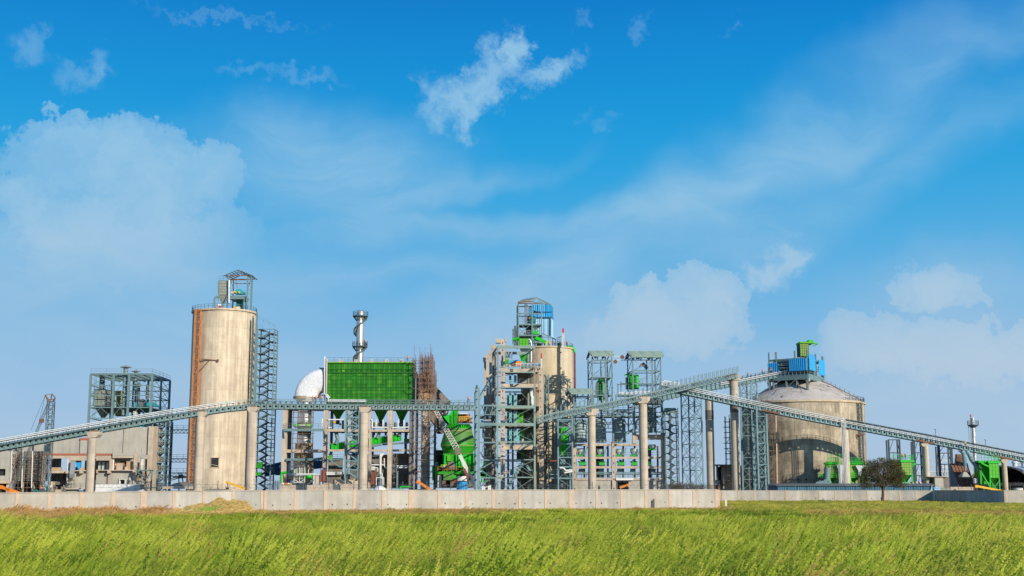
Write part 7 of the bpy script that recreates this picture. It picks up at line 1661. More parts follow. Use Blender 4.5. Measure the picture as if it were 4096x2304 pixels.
t1=canopy('left canopied steel tower above the bins with a green filter inside',(352,460,514),160,650,(345,522,122,152),334,(190,330,478,570),braces=(((352,480),(395,340)),((514,165),(490,330)),((352,330),(310,180)),((460,200),(420,330)),((352,165),(380,210)),((352,480),(300,560))))
t2=canopy('right canopied steel tower above the bins, the wider of the two',(688,850,920),165,790,(670,934,126,160),334,(165,275,382,498,570),braces=(((688,275),(750,380)),((850,170),(800,275)),((920,280),(850,380)),((850,280),(920,380)),((688,165),(720,210)),((920,165),(890,210)),((688,500),(620,570)),((920,390),(850,498))))
t3=canopy('low canopied steel bay left of the bins beside the round silo',(198,345),468,650,(172,352,436,466),331,(490,570),dep=5,braces=(((198,560),(260,480)),((198,480),(345,560))))
bar(t2,'beam','rusty',G(760,215,335),G(740,245,335),.4);bar(t2,'duct','steel_dark',G(765,212,336),G(808,262,336),.8)
b=MB()
for tt,x0,x1,y in((t1,340,520,478),(t1,340,520,330),(t2,688,925,380),(t2,688,925,498)):b=MB();b.rails([G(x0,y,333.8),G(x1,y,333.8)],1.2,1.3,.07);b.build('handrail','steel',tt);vbox(tt,'floor','steel_dark',G,x0+4,y-2,x1-4,y+2,337,3.5)
t=thing('linking_beam','two thin beams linking the canopied towers with rusty discs on them','beam',tuple(G(590,190,336)))
for y in(156,188):bar(t,'beam','offwhite',G(515,y,336),G(690,y-1,336),.22)
for x,y in((598,162),(541,200)):b=MB();b.cyl(G(x,y,335.7),G(x,y,336.1),.55,n=14);b.build('disc','rusty',t)
def vert_filter(label,V,D,cyls,extra):
 t=thing('vertical_filter',label,'dust filter',tuple(V(cyls[0][0],cyls[0][2],D)),'green vertical filters')
 for xc,y0,y1,r,m in cyls:p0_,p1_=V(xc,y0,D+r),V(xc,y1,D+r);MB().lathe(p0_.x,D+r,[(.02,p0_.z+r*.5),(r*.6,p0_.z+r*.4),(r,p0_.z-.1),(r,p1_.z)],n=16).build('body',m,t);[MB().lathe(p0_.x,D+r,[(r,z_),(r*1.06,z_+.02),(r*1.06,z_+.15),(r,z_+.17)],n=16).build('ring','green',t)for z_ in np.linspace(p1_.z,p0_.z-.4,5)]
 for nm,m,a_,c_,w in extra:bar(t,nm,m,V(*a_,D-.2),V(*c_,D-.2),w)
 return t
vert_filter('green vertical filter standing in the left canopied tower',G,336,((428,362,520,1.25,'green_bright'),(448,345,470,.7,'green')),(('pipe','steel_blue',(446,385),(448,520),.7),('pipe','steel',(430,350),(446,392),.5),('pipe','steel_dark',(388,470),(392,375),.8),('arm','green',(470,350),(495,352),.3),('pipe','steel',(465,380),(470,350),.5),('ladder','green',(410,340),(410,520),.25)))
vert_filter('green vertical filters standing in the right canopied tower',G,336,((674,312,430,.75,'green_bright'),(716,312,428,.6,'green_bright')),(('arm','green',(615,312),(660,300),.35),('post','steel_dark',(632,330),(634,430),.5),('ladder','green',(690,305),(690,430),.25),('arm','green',(640,298),(660,330),.3)))
vert_filter('tall green vertical filter in the steel bay between round silo and bins',G,334,((112,755,980,1.15,'green_bright'),(95,735,800,.5,'green')),(('pipe','steel_blue',(130,800),(185,748),.6),('pipe','steel_blue',(162,860),(168,990),.45),('ladder','green_light',(92,760),(92,980),.3),('pipe','steel',(162,870),(172,1100),.4),('panel','khaki',(84,790),(84,900),.5)))
# rounded dark duct work behind left canopy
t=thing('steel_bay','pale blue steel bay between round silo and bin frame','steel frame',(G.x(128,1200,330),330,0))
x0,x1=G.x(68,950,330),G.x(186,950,330)
latt4(t,[(x0,330),(x1,330),(x1-.3,337),(x0-.3,337)],0,G.z(600,330),1,m='steel_blue',cw=.42,bw=.3,br=.15,zs=[G.z(y,330)for y in(1250,1167,1070,993,880,802,742,680,620)],brace='Z')
vbox(t,'floor','steel_dark',G,70,988,186,996,330,7);b=MB();b.rails([G(70,988,330),G(186,988,330)],1.1,1.2,.06);b.rails([G(0,1130,331),G(186,1130,331)],1.1,1.2,.06);b.build('handrail','steel',t);vbox(t,'beam','steel_blue',G,0,1130,66,1137,331,.4);vbox(t,'beam','steel_blue',G,0,1160,186,1168,331,.4)
for pts in([(80,1080),(110,1080),(130,1102),(185,1097)],[(120,1120),(188,1110)],[(0,1022),(60,1022)]):MB().pipe([G(*c_,329.5)for c_ in pts],.22,8).build('white_pipe','white_pipe' if pts[0][0]else 'rust_red',t)
for x0_,y0_,x1_,y1_ in((84,1008,90,1050),(120,1008,126,1050),(86,1008,124,1012),(86,1046,124,1050)):vbox(t,'hanger','steel_blue',G,x0_,y0_,x1_,y1_,330.2,.3)
bar(t,'hanger_brace','steel_blue',G(88,1010,330),G(122,1048,330),.2);bar(t,'hanger_brace','steel_blue',G(122,1010,330),G(88,1048,330),.2);vbox(t,'bin','steel_dark',G,88,1150,110,1240,332,2)
for i in range(8):bar(t,'dark_strut','steel_dark',G(20+i%2*12,660+i*70,336),G(34-i%2*12,730+i*70,336),.2)
bar(t,'dark_column','steel_dark',G(22,660,336),G(30,1240,336),.4);bar(t,'dark_column','steel_dark',G(50,660,338),G(56,1240,338),.3)
# lattice stair tower and trestle right of the bins
t=thing('lattice_stair_tower','dark zigzag lattice stair tower right of the bin frame','stair tower',(G.x(1020,1200,336),336,0))
xa,xb=G.x(955,900,336),G.x(1064,900,336);stair_tower(t,xa,xb,336,340,0,G.z(625,336),11,m='steel',cw=.3,dark='steel_dark')
bar(t,'column','steel_dark',((xa+xb)/2-.4,336,0),((xa+xb)/2-.4,336,G.z(620,336)),.5)
for i in range(9):f_=i/8;bar(t,'roof_purlin','steel_green',G(935+12*f_,628-42*f_,335+f_*6),G(1068-28*f_,622-36*f_,335+f_*6),.2)
for x in(940,985,1030,1062):bar(t,'roof_rafter','steel',G(x,630,335),G(x-6,585,341),.2)
for i in range(24):y=640+i*25;bar(t,'side_rail','steel',G(938,y,337),G(985,y,337),.12)
t=thing('lattice_trestle','tall pale blue four legged lattice trestle with cross braces carrying the conveyor head','trestle',(H.x(270,1200,330),330,0))
C=[(H.x(172,700,330),330),(H.x(289,700,326),326),(H.x(352,700,333),333),(H.x(238,700,337),337)]
latt4(t,C,0,H.z(375,330),7,m='steel_blue',cw=.42,bw=.2,br=.13,zs=[H.z(y,330)for y in(1225,1072,958,842,725,607,492,380)],brace='X',cm=['steel_blue','steel_blue','steel_blue','steel_dark'])
bar(t,'column','steel_blue',(C[1][0],C[1][1],H.z(380,330)),(C[1][0],C[1][1],H.z(285,326)),.42);bar(t,'column','steel_blue',(C[2][0],C[2][1],H.z(380,330)),(C[2][0],C[2][1],H.z(280,333)),.42)
bar(t,'head_beam','steel_blue',(*C[0],H.z(372,330)),(*C[1],H.z(372,330)),.4,.7);bar(t,'head_beam','steel_blue',(*C[1],H.z(290,328)),(*C[2],H.z(290,328)),.3,.5);bar(t,'head_brace','rusty',H(215,380,328),H(280,300,328),.35);bar(t,'head_brace','steel_dark',H(180,370,329),H(290,330,328),.3)
# conveyor D descending to the right edge
def zfix(V,lst):return[V(x,y,D)for x,y,D in lst]
PD=[Wp(px,py,D)for px,py,D in((2644,1541,320),(2690,1550,320),(2762,1565,320),(2850,1584,320.5),(3022,1621,321.5),(3180,1654,322.5),(3388,1694,324),(3698,1752,325),(4021,1815,326),(4180,1846,327))]
cd,PPd=conveyor('belt_conveyor','long conveyor with white pipes descending past the domed silo to the right edge',PD,h=1.0,w=2.6,m='steel_blue',step=1.35,pipes=0,hole=True)
P=resample(PD,1.35);n1=int(len(P)*.475)
for i in range(3):b=MB();[b.cyl(P[k]+Vector((0,-.3,.05+i*.46)),P[k+1]+Vector((0,-.3,.05+i*.46)),.08,n=6)for k in range(n1)];b.build('pipe','white_pipe',cd)
for i in range(2):b=MB();[b.cyl(P[k]+Vector((0,-.3,.05+i*.42)),P[k+1]+Vector((0,-.3,.05+i*.42)),.07,n=6)for k in range(n1,len(P)-1)];b.build('pipe','white_pipe',cd)
b=MB()
for k in range(n1,len(P)-1):b.bar(P[k]+Vector((0,.3,.95)),P[k+1]+Vector((0,.3,.95)),.5,.28)
b.build('belt_edge','black',cd)
t=pier(3380,1708,325.3,12.5,None,'slim concrete pier with white pipes running down its face by the domed silo')
pe=P[n1]
for i in range(4):
 x=Wp(3368+i*5.2,1720,323).x;b=MB();b.tube([(x-.9+i*.1,323.6,pe.z+.9-i*.25),(x-.1,323.3,pe.z+.75-i*.2),(x,323.2,pe.z+.1),(x,323.2,1)],.075,n=8);b.build('white_pipe','white_pipe',t)
pier(3702,1786,324,11,(3683,3711,1774,1786),'concrete pier under the right conveyor behind the long blue shed')
pier(4016,1850,326,10.2,(4002,4029,1837,1852),'rightmost concrete pier near the barrel roofed hall')
for px,py in((3698,1752),(4010,1815),(3080,1632)):
 o=Wp(px,py,321);bar(cd,'rusty_joint','rusty',o+Vector((-2.2,-.35,-1.0+.5)),o+Vector((2.4,-.35,-1.5+.1)),.3,.45)
for(x,y0,y1,lb)in((1099,375,462,'lamp post on the right conveyor nearer to the tree'),(1744,510,600,'lamp post on the right conveyor near the far chimney')):
 t=thing('lamp_post',lb,'lamp post',tuple(J(x,y1,323)));bar(t,'pole','steel_dark',J(x-2,y1,323),J(x+4,y0+6,323),.12);bar(t,'arm','steel_dark',J(x+4,y0+6,323),J(x-6,y0,323),.14);vbox(t,'lamp_head','steel_dark',J,x-10,y0-1,x-2,y0+8,322.8,.4)
 # trestle under conveyor D and the one behind under conveyor E
t=thing('lattice_trestle','pale blue ladder like trestle below the bend of the right conveyor','trestle',(H.x(890,1200,322),322,0))
C=[(H.x(850,900,321.5),321.5),(H.x(937,900,321.5),321.5),(H.x(912,900,327),327),(H.x(818,900,327),327)]
latt4(t,C,0,H.z(500,321),6,m='steel_blue',cw=.42,bw=.24,br=.14,brace='X',zs=[0]+[H.z(y,321)for y in(1130,1020,925,830,725,590,505)])
b=MB()
for i in range(30):z=1+i*1.0;b.bar((C[0][0]+.1,321.3,z),(C[0][0]+1.1,321.3,z),.09)
b.build('ladder','steel_blue',t)
t=thing('lattice_trestle','darker tall trestle behind the ladder like one, reaching up to the upper conveyor','trestle',(H.x(760,1200,340),340,0))
C=[(H.x(703,700,338),338),(H.x(795,500,338),338),(H.x(848,500,344),344),(H.x(755,500,344),344)]
latt4(t,C,0,H.z(290,340),11,m='steel',cw=.5,bw=.2,br=.13,brace='X',cm=['steel','steel_blue','steel_blue','steel_dark'])
# upper conveyor E to the dome head
PE=[Wp(px,py,D)for px,py,D in((2600,1596,345),(2700,1573,345),(2830,1545,345),(2960,1523,345),(3050,1505,345),(3148,1486,344))]
ce,PPe=conveyor('belt_conveyor','upper conveyor climbing behind the tall pier to the head of the domed silo',PE,h=1.1,w=2.6,m='steel_blue',step=1.25,hole=False,pipes=0)
b=MB();P=resample(PE,1.25)
for k in range(len(P)):b.prism([P[k]+Vector((-.2,-.1,-.9)),P[k]+Vector((.5,-.1,-.9)),P[k]+Vector((.15,-.1,-1.7))],(0,.12,0));b.bar(P[k]+Vector((0,-.1,-.2)),P[k]+Vector((0,-.1,1.1)),.22)
b.build('brackets','steel_dark',ce,kind='stuff')
for i in range(2):b=MB();[b.cyl(P[k]+Vector((0,-.35,-.2+i*.45)),P[k+1]+Vector((0,-.35,-.2+i*.45)),.12,n=6)for k in range(len(P)//2,len(P)-1)];b.build('pipe','white_pipe',ce)
# white railed platform at the head of conveyor D
t=thing('railed_walkway','white railed walkway between the canopied tower and the conveyor head','walkway',tuple(G(800,470,333)))
for pts in([(570,455),(690,455)],[(570,468),(690,468)],[(690,450),(830,448)],[(690,462),(830,460)],[(925,385),(945,358),(1075,380)],[(925,398),(950,372),(1075,392)],[(930,410),(955,385),(1075,402)]):MB().pipe([G(*c_,331)for c_ in pts],.14,6).build('white_pipe','white_pipe',t)
vbox(t,'deck','steel_dark',G,565,475,830,484,331,3);vbox(t,'deck','steel_dark',G,690,518,940,528,333,6);vbox(t,'post','steel_dark',G,560,385,566,475,331,.3);vbox(t,'post','steel_dark',G,585,365,591,475,333,.3);vbox(t,'beam','steel_dark',G,555,385,640,391,332,.3);vbox(t,'beam','steel_dark',G,590,378,640,384,333,.3)
MB().prism([G(640,540,333),G(720,515,333),G(940,530,333),G(900,548,333)],(0,3,0)).build('catwalk','steel_dark',t)
# domed silo
DD=351;RD=16.9;cD=Wp(3212,1800,DD).x;zw=I.z(592,DD-RD)
s3=thing('domed_silo','wide stained concrete silo with shallow cone roof on the right','silo',(cD,DD,0))
NB=14;n_l=5
for i in range(n_l):
 za,zb_=zw*i/n_l,zw*(i+1)/n_l
 for j in range(NB):
  a_,c_=2*math.pi*j/NB,2*math.pi*(j+1)/NB;rr=RD+rnd.uniform(-.03,.03);b=MB();b.lathe(cD,DD,[(rr-.04,za),(rr,za+.1),(rr,zb_-.1),(rr-.04,zb_)],n=10,a0=a_+.001,a1=c_-.001);b.build('wall_section',rnd.choice(['concrete_dome','concrete_dome','concrete_dome2']),s3)
MB().lathe(cD,DD,[(RD-.3,0),(RD-.3,zw)],n=64).build('wall_core','concrete_dark',s3)
b=MB();b.lathe(cD,DD,[(RD,zw),(RD+.35,zw+.05),(RD+.35,zw+.55),(RD-.2,zw+.6)],n=96);b.build('ring_beam','concrete_yellow',s3)
zc1=I.z(425,DD-5);prof=[(RD-.2,zw+.6),(RD*.86,zw+.6+(zc1-zw)*.20),(RD*.66,zw+.6+(zc1-zw)*.47),(RD*.47,zw+.6+(zc1-zw)*.74),(5.0,zc1),(4.6,zc1+.1)]
for j in range(16):
 a_,c_=2*math.pi*j/16,2*math.pi*(j+1)/16;b=MB()
 b.lathe(cD,DD,prof,n=6,a0=a_+.0006,a1=c_-.0006);b.build('roof_segment','concrete_roof',s3)
b=MB();b.lathe(cD,DD,[(5.0,zc1),(5.0,zc1+.8),(0.02,zc1+.9)],n=32);b.build('head_plinth','concrete_dark',s3)
b=MB();b.rails(ring_pts(cD,DD,zw+.6,RD,24,math.radians(-60),math.radians(60)),1.2,2.2,.07);b.build('handrail','steel_dark',s3)
b=MB()
for(x0,y0,x1,y1)in((330,430,180,520),(345,425,470,405),(470,405,560,440),(650,455,760,490),(760,490,900,570),(500,540,480,460),(420,500,385,470),(350,540,345,560),(795,555,790,570),(470,405,380,480),(900,570,985,600),(690,470,710,480)):
 u=(x0-500)/480;b.bar(I(x0,y0,DD-RD*.75),I(x1,y1,DD-RD*.8),.1)
for(x,y)in((300,480),(380,470),(470,465),(500,550),(345,555),(530,440),(640,465),(700,470),(740,480),(790,560),(850,575),(920,570),(210,505)):b.bar(I(x,y,DD-RD*.75),I(x+2,y-14,DD-RD*.75),.12)
o=b.build('roof_cables','steel_dark',s3,kind='stuff')
# cable run down the right ridge of the roof
b=MB();pr=None
for k in range(12):
 a_=math.radians(-12);j=k/11*(len(prof)-2);i0=int(j);f_=j-i0;r_=prof[i0][0]*(1-f_)+prof[min(i0+1,len(prof)-2)][0]*f_;z_=prof[i0][1]*(1-f_)+prof[min(i0+1,len(prof)-2)][1]*f_;p=Vector((cD+r_*math.cos(a_),DD+r_*math.sin(a_),z_+.2))
 if pr:b.bar(pr,p,.5,.3)
 b.bar(p,p+Vector((0,0,.9)),.12);pr=p
b.build('ridge_tray','rusty',s3)
b=MB()
for x,y in((412,1193),(471,1192),(531,1193)):xa,xb,z0,z1=vrect(I,x-5,y-5,x+5,y+5,DD-RD);b.box(xa,DD-RD-.1,z0,xb,DD-RD+1.5,z1)
b.build('wall_opening','void',s3,kind='stuff')
for(x0,x1,lb)in((936,962,'dark lattice hoist tower on the right flank of the domed silo'),):
 D_=DD-RD*.42;xa,xb=I.x(x0+6,800,D_-5),I.x(x1+6,800,D_-5);t=thing('hoist_tower',lb,'mast',(xa,D_-5,0));lattice(t,xa,xb,D_-5,D_-4,0,I.z(600,D_-5),22,m='steel_dark',cw=.18,bw=.12,br=.1,brace='Z',split=False);bar(t,'jib','rusty',I(900,850,D_-5.4),I(985,845,D_-5.4),.3);bar(t,'jib_strut','rusty',I(905,852,D_-5.4),I(940,880,D_-5.4),.25)
D_=334;xa,xb=I.x(238,900,334),I.x(312,900,334)
scaffold('scaffold','tall rusty scaffold against the left side of the domed silo',xa,xb,333.5,336,0,I.z(672,334),sx=1.4,sz=1.5,w=.12,jit=.5)
xa,xb=I.x(190,600,338),I.x(310,600,338);scaffold('scaffold','low scaffold on the left rim of the domed silo',xa,xb,338,339.5,I.z(650,338),I.z(585,338),sx=1.4,sz=1.3,w=.1,jit=.4)
bar(s3,'pale_duct','post_tan',I(297,700,333.3),I(308,1225,333.3),.3)
# head house of the dome
hz=I.z(395,340)
dh=thing('dome_head_house','steel platform with bright blue sheets around it on top of the domed silo','head house',(cD,345,hz))
def plan(px,py,D):p=Wp(px,py,D);return Vector((p.x,p.y))
pc,pl,pr_=plan(3232,1500,339),plan(3076,1500,346),plan(3295,1500,353);pb=pl+(pr_-pc)
zb0,zb1=I.z(415,339),I.z(378,339)
for a_,c_ in((pl,pc),(pc,pr_),(pl,pb),(pb,pr_)):bar(dh,'platform_beam','steel',(a_.x,a_.y,(zb0+zb1)/2),(c_.x,c_.y,(zb0+zb1)/2),.4,1.5)
for k in range(1,6):a_=pl.lerp(pc,k/6);c_=pb.lerp(pr_,k/6);bar(dh,'joist','steel_dark',(a_.x,a_.y,zb1-.4),(c_.x,c_.y,zb1-.4),.25,.5)
b=MB();b.prism([(pl.x,pl.y,zb1),(pc.x,pc.y,zb1),(pr_.x,pr_.y,zb1),(pb.x,pb.y,zb1)],(0,0,.1));b.build('deck','steel_dark',dh)
for f_ in(.02,.12,.45,.72,.98):a_=pl.lerp(pc,f_);bar(dh,'stub_column','steel_dark',(a_.x,a_.y+.3,zc1-3.5),(a_.x,a_.y+.3,zb0),.55)
for f_ in(.45,.95):a_=pc.lerp(pr_,f_);bar(dh,'stub_column','steel_dark',(a_.x,a_.y,zc1-3.5),(a_.x,a_.y,zb0),.55)
zt_=I.z(258,340)
for f_ in(.01,.20,.68,.99):a_=pl.lerp(pc,f_);bar(dh,'column','steel_dark',(a_.x,a_.y,zb1),(a_.x,a_.y,zt_+2.2),.4)
for f_ in(.5,.95):a_=pc.lerp(pr_,f_);bar(dh,'column','steel_dark',(a_.x,a_.y,zb1),(a_.x,a_.y,zt_+1.8),.45)
for f_ in(.01,.5,.95):a_=pb.lerp(pr_,f_);bar(dh,'column','steel_dark',(a_.x,a_.y,zb1),(a_.x,a_.y,zt_),.4)
for z,h in((zt_,.5),(zt_-1.6,.25),((zt_+zb1)/2,.25)):
 for a_,c_ in((pl,pc),(pc,pr_),(pl,pb),(pb,pr_)):bar(dh,'beam','steel',(a_.x,a_.y,z),(c_.x,c_.y,z),.3,h)
for k in range(1,4):a_,c_=pl.lerp(pb,k/4),pc.lerp(pr_,k/4);bar(dh,'roof_beam','steel_dark',(a_.x,a_.y,zt_),(c_.x,c_.y,zt_),.25,.4)
def bsheet(f0,f1,A_,B_,y0,y1,m='blue_sheet'):
 a_,c_=A_.lerp(B_,f0),A_.lerp(B_,f1);nrm=Vector(((c_-a_).y,-(c_-a_).x)).normalized()*.45;sheet(dh,'blue_sheet',m,a_+nrm,c_+nrm,I.z(y1,341),I.z(y0,341),pitch=.5,amp=.09,split=1.15)
bsheet(-.01,.26,pl,pc,283,364);bsheet(.54,1.0,pl,pc,262,356);bsheet(.02,.36,pc,pr_,228,350);bsheet(.62,.98,pc,pr_,245,365)
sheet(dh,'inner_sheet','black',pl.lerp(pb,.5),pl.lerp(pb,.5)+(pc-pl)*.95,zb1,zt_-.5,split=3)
b=MB();b.rails([(pl.x,pl.y-.4,zb1),(pc.x,pc.y-.4,zb1),(pr_.x+.4,pr_.y,zb1)],1.1,1.2,.07);b.build('handrail','steel',dh)
t=thing('roof_filter','green and tan panelled filter box crowning the domed silo','dust filter',tuple(I(530,250,346)))
xa,xb,z0,z1=vrect(I,486,142,548,238,345);bag_filter(t,xa,xb,345,349,z1,z0,None,m='green',pm='khaki',nx=4,nz=5,rib='green',rw=.14)
xs_=xb
for k in range(4):
 for j in range(5):za=z0+(z1-z0)*j/5;MB().box(xs_+.0,345.1+k*1.0,za+.1,xs_+.1,345.95+k*1.0,za+(z1-z0)/5-.1).build('side_panel','khaki' if(k+j)%2 else 'green_light',t)
vbox(t,'lid','green_light',I,482,128,592,141,344.6,5);vbox(t,'lid_box','green_bright',I,552,114,585,128,345.5,3);bar(t,'arm','green_bright',I(585,140,345),I(622,147,345),.4,.3);bar(t,'arm','green',I(585,165,345),I(615,148,345),.25)
b=MB();b.tube([I(475,246,346.5),I(473,175,346.5),I(477,152,346.5),I(490,145,346.5)],.5,n=12);b.build('duct','steel_dark',t)
for x in(490,520,550,582):bar(t,'leg','steel_dark',I(x,238,345.2),I(x,262,345.2),.3)
t=thing('red_flag','small red flag on a thin pole above the dome head house','flag',tuple(I(285,262,343)));bar(t,'pole','steel_dark',I(285,262,343),I(286,210,343),.05);MB().prism([I(286,210,343),I(292,212,343),I(291,221,343),I(286,220,343)],(0,.03,0)).build('cloth','red',t)
# green filters at the foot of the dome
def big_filter(label,V,D,x0,x1,y0,y1,ytip,nx,nz,dep=4.5,pm='khaki',legs=None,group='green framed filters on the ground'):
 t=thing('ground_filter',label,'dust filter',(V.x((x0+x1)/2,y1,D),D,0),group)
 xa,xb,z0,z1=vrect(V,x0,y0,x1,y1,D);bag_filter(t,xa,xb,D,D+dep,z1,z0,V.z(ytip,D),m='green',pm=pm,nx=nx,nz=nz,rib='green_bright',rw=.13)
 boxo(t,'top_deck','green_bright',xa-.3,D-.3,z1,xb+.6,D+dep+.3,z1+.5)
 for x in(xa,xb):
  for y in(D,D+dep):bar(t,'leg','green_bright',(x,y,0),(x,y,z0),.25)
 bar(t,'leg_brace','green_bright',(xa,D,z0*.35),(xb,D,z0*.9),.14);bar(t,'leg_brace','green_bright',(xb,D,z0*.35),(xa,D,z0*.9),.14)
 b=MB();b.rails([(xa-.3,D-.3,z1+.5),(xb+.6,D-.3,z1+.5),(xb+.6,D+dep,z1+.5)],1.2,.9,.07);b.build('handrail','green_bright',t)
 return t,xa,xb,z0,z1
t,xa,xb,z0,z1=big_filter('green filter with a silver funnel left of the slim pier with white pipes',I,326,712,765,1075,1180,1215,2,5)
b=MB();b.rails([(xa-3,325.5,z0),(xb+3.2,325.5,z0)],1.1,.5,.09);b.rails([(xa-1,325.5,z0+3),(xb+3.2,325.5,z0+3)],1.1,.5,.08);b.rails([(xa-.5,325.5,z1+.5),(xb+3.2,325.5,z1+.5)],2,.5,.07);b.build('green_cage','green_bright',t,kind='stuff')
MB().prism([I(765,1082,325),I(822,1082,325),I(812,1125,325),I(806,1228,325),I(784,1228,325),I(782,1125,325)],(0,1.5,0)).build('silver_funnel','galvanised',t);MB().cyl(I(694,1100,325.5),I(690,1228,325.5),.8,n=12).build('duct','steel',t);bar(t,'arm','green',I(683,1095,325),I(712,1085,325),.3)
t,xa,xb,z0,z1=big_filter('green filter with a silver funnel right of the slim pier, beside the acacia',I,326,872,940,1078,1180,1215,3,5)
MB().prism([I(912,1085,325),I(988,1085,325),I(960,1125,325),I(950,1180,325),I(938,1180,325),I(935,1125,325)],(0,1.5,0)).build('silver_funnel','galvanised',t);b=MB();b.rails([(xa-2,325.5,z0),(xb+3.2,325.5,z0)],1.1,.5,.09);b.rails([(xa-1,325.5,z0+3),(xb+2,325.5,z0+3)],1.1,.5,.08);b.build('green_cage','green_bright',t,kind='stuff')
t,xa,xb,z0,z1=big_filter('tall green and tan filter right of the acacia crown',J,320,668,798,800,965,1060,4,5,dep=4)
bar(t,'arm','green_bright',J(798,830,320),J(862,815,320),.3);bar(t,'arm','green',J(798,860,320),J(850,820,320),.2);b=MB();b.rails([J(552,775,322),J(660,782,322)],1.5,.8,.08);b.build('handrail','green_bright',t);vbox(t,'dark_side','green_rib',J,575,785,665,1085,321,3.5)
t,xa,xb,z0,z1=big_filter('big green filter near the right edge above the yellow crane arm',J,320,1797,1915,815,1000,1085,3,4,dep=4.5,pm='green_light')
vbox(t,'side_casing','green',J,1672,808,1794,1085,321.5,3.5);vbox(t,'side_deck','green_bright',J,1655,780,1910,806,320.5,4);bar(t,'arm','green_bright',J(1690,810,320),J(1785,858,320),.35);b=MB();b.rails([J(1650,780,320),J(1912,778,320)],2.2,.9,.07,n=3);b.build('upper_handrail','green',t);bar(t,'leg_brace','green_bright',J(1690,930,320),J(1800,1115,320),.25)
# long blue shed
DSH=315.5;t=thing('blue_shed','long low shed with bright blue corrugated wall and grey roof behind the far wall','shed',(Wp(3400,1950,DSH).x,DSH,0))
xa,xb=Wp(3110,1950,DSH).x,Wp(3738,1950,DSH).x;zr_=I.z(1243,DSH);sheet(t,'wall_sheet','shed_blue',(xa,DSH),(xb,DSH),0,zr_,pitch=.5,amp=.05,split=2.4)
xl_=I.x(236,1262,DSH+4);sheet(t,'gable_sheet','blue_dark',(xl_,DSH+4),(xa,DSH),0,zr_,pitch=.5,amp=.05,split=2)
zr1=I.z(1228,DSH+3)
n=26
for i in range(n):
 a_,c_=xa-.4+(xb-xa+.8)*i/n,xa-.4+(xb-xa+.8)*(i+.985)/n;MB().prism([(a_,DSH-.5,zr_+.02),(c_,DSH-.5,zr_+.02),(c_,DSH+3.5,zr1),(a_,DSH+3.5,zr1)],(0,0,.12)).build('roof_sheet','roof_grey',t)
MB().prism([(xl_-.3,DSH+4,zr_),(xa-.4,DSH-.5,zr_+.02),(xa-.4,DSH+3.5,zr1),(xl_+.6,DSH+6,zr1-.1)],(0,0,.12)).build('roof_sheet','roof_grey',t)
bar(t,'gable_post','sky_sheet',J(1055,1105,DSH-.3),J(1055,1170,DSH-.3),.3);bar(t,'gable_brace','sky_sheet',J(1058,1108,DSH-.3),J(1040,1168,DSH-.3),.25)
t=thing('steel_truss_frame','pale steel roof truss lying behind the blue shed by the domed silo','truss',tuple(I(660,1228,323)))
for a_,c_ in(((605,1222),(640,1205)),((640,1205),(655,1222)),((655,1222),(680,1195)),((680,1195),(720,1222)),((605,1222),(720,1218)),((620,1212),(700,1205)),((690,1222),(720,1200))):bar(t,'chord','steel_blue',I(*a_,323),I(*c_,323),.3)
t=thing('pale_fence_panel','pale blue panel and post fence right of the blue shed end','fence',tuple(J(1110,1170,317)))
for x0,x1 in((1062,1095),(1097,1130),(1132,1165)):vbox(t,'panel','sky_sheet',J,x0,1122,x1,1172,317,.15)
# dark frames behind
for(xs_,yt,lv,lb)in(((508,648),508,(512,680),'dark teal portal frame behind the acacia crown'),((832,950),530,(680,830,975),'dark teal braced frame left of the pier behind the blue shed'),((1150,1310),592,(685,828),'dark teal braced frame left of the brown hopper')):
 D_=350;t=thing('portal_frame',lb,'steel frame',(J.x((xs_[0]+xs_[1])/2,1000,D_),D_,0),'dark teal portal frames');xa,xb=J.x(xs_[0],800,D_),J.x(xs_[1],800,D_);zt_=J.z(yt,D_)
 for x in(xa,xb):bar(t,'column','steel_dark2',(x,D_,0),(x,D_,zt_),.8 if xs_[0]!=508 else .45,.5);bar(t,'column','steel_dark2',(x+.9,D_+5,0),(x+.9,D_+5,zt_),.4)
 zz=[J.z(y,D_)for y in lv];
 for z in zz:bar(t,'beam','steel_dark2',(xa,D_,z),(xb,D_,z),.3)
 zz=[zt_]+[z for z in zz if z<zt_-1]+[0]
 for a_,c_ in zip(zz,zz[1:]):m_=(xa+xb)/2;bar(t,'brace','steel_dark2',(xa,D_,c_),(xa+(xb-xa)*.45,D_,a_),.2);bar(t,'brace','steel_dark2',(xb,D_,c_),(xb-(xb-xa)*.25,D_,a_),.2)
 # brown hopper
D_=326;t=thing('brown_hopper','brown ribbed sheet hopper with sloping face and blue side','hopper',tuple(J(1450,1120,D_)))
tl,tr,br_,bl_=J(1297,820,D_+6),J(1508,815,D_+6),J(1600,1122,D_),J(1412,1122,D_)
nr,nc=7,5
for i in range(nr):
 for j in range(nc):
  f=lambda u,v:tl.lerp(tr,u).lerp(bl_.lerp(br_,u),v);g=.004;a_=[f(j/nc+g,i/nr+g),f((j+1)/nc-g,i/nr+g),f((j+1)/nc-g,(i+1)/nr-g),f(j/nc+g,(i+1)/nr-g)];MB().prism(a_,(0,.12,-.05)).build('face_panel','brown_sheet',t)
for i in range(nr+1):bar(t,'rib','rusty',tl.lerp(bl_,i/nr)+Vector((0,-.1,0)),tr.lerp(br_,i/nr)+Vector((0,-.1,0)),.12)
for j in range(nc+1):bar(t,'rib','rusty',tl.lerp(tr,j/nc)+Vector((0,-.1,0)),bl_.lerp(br_,j/nc)+Vector((0,-.1,0)),.16)
s0=J(1278,822,D_+9);b=MB();b.prism([tl+Vector((0,.2,0)),tr+Vector((0,.2,0)),br_+Vector((0,.2,0)),bl_+Vector((0,.2,0))],(0,.3,-.1));b.build('backing','rusty',t)
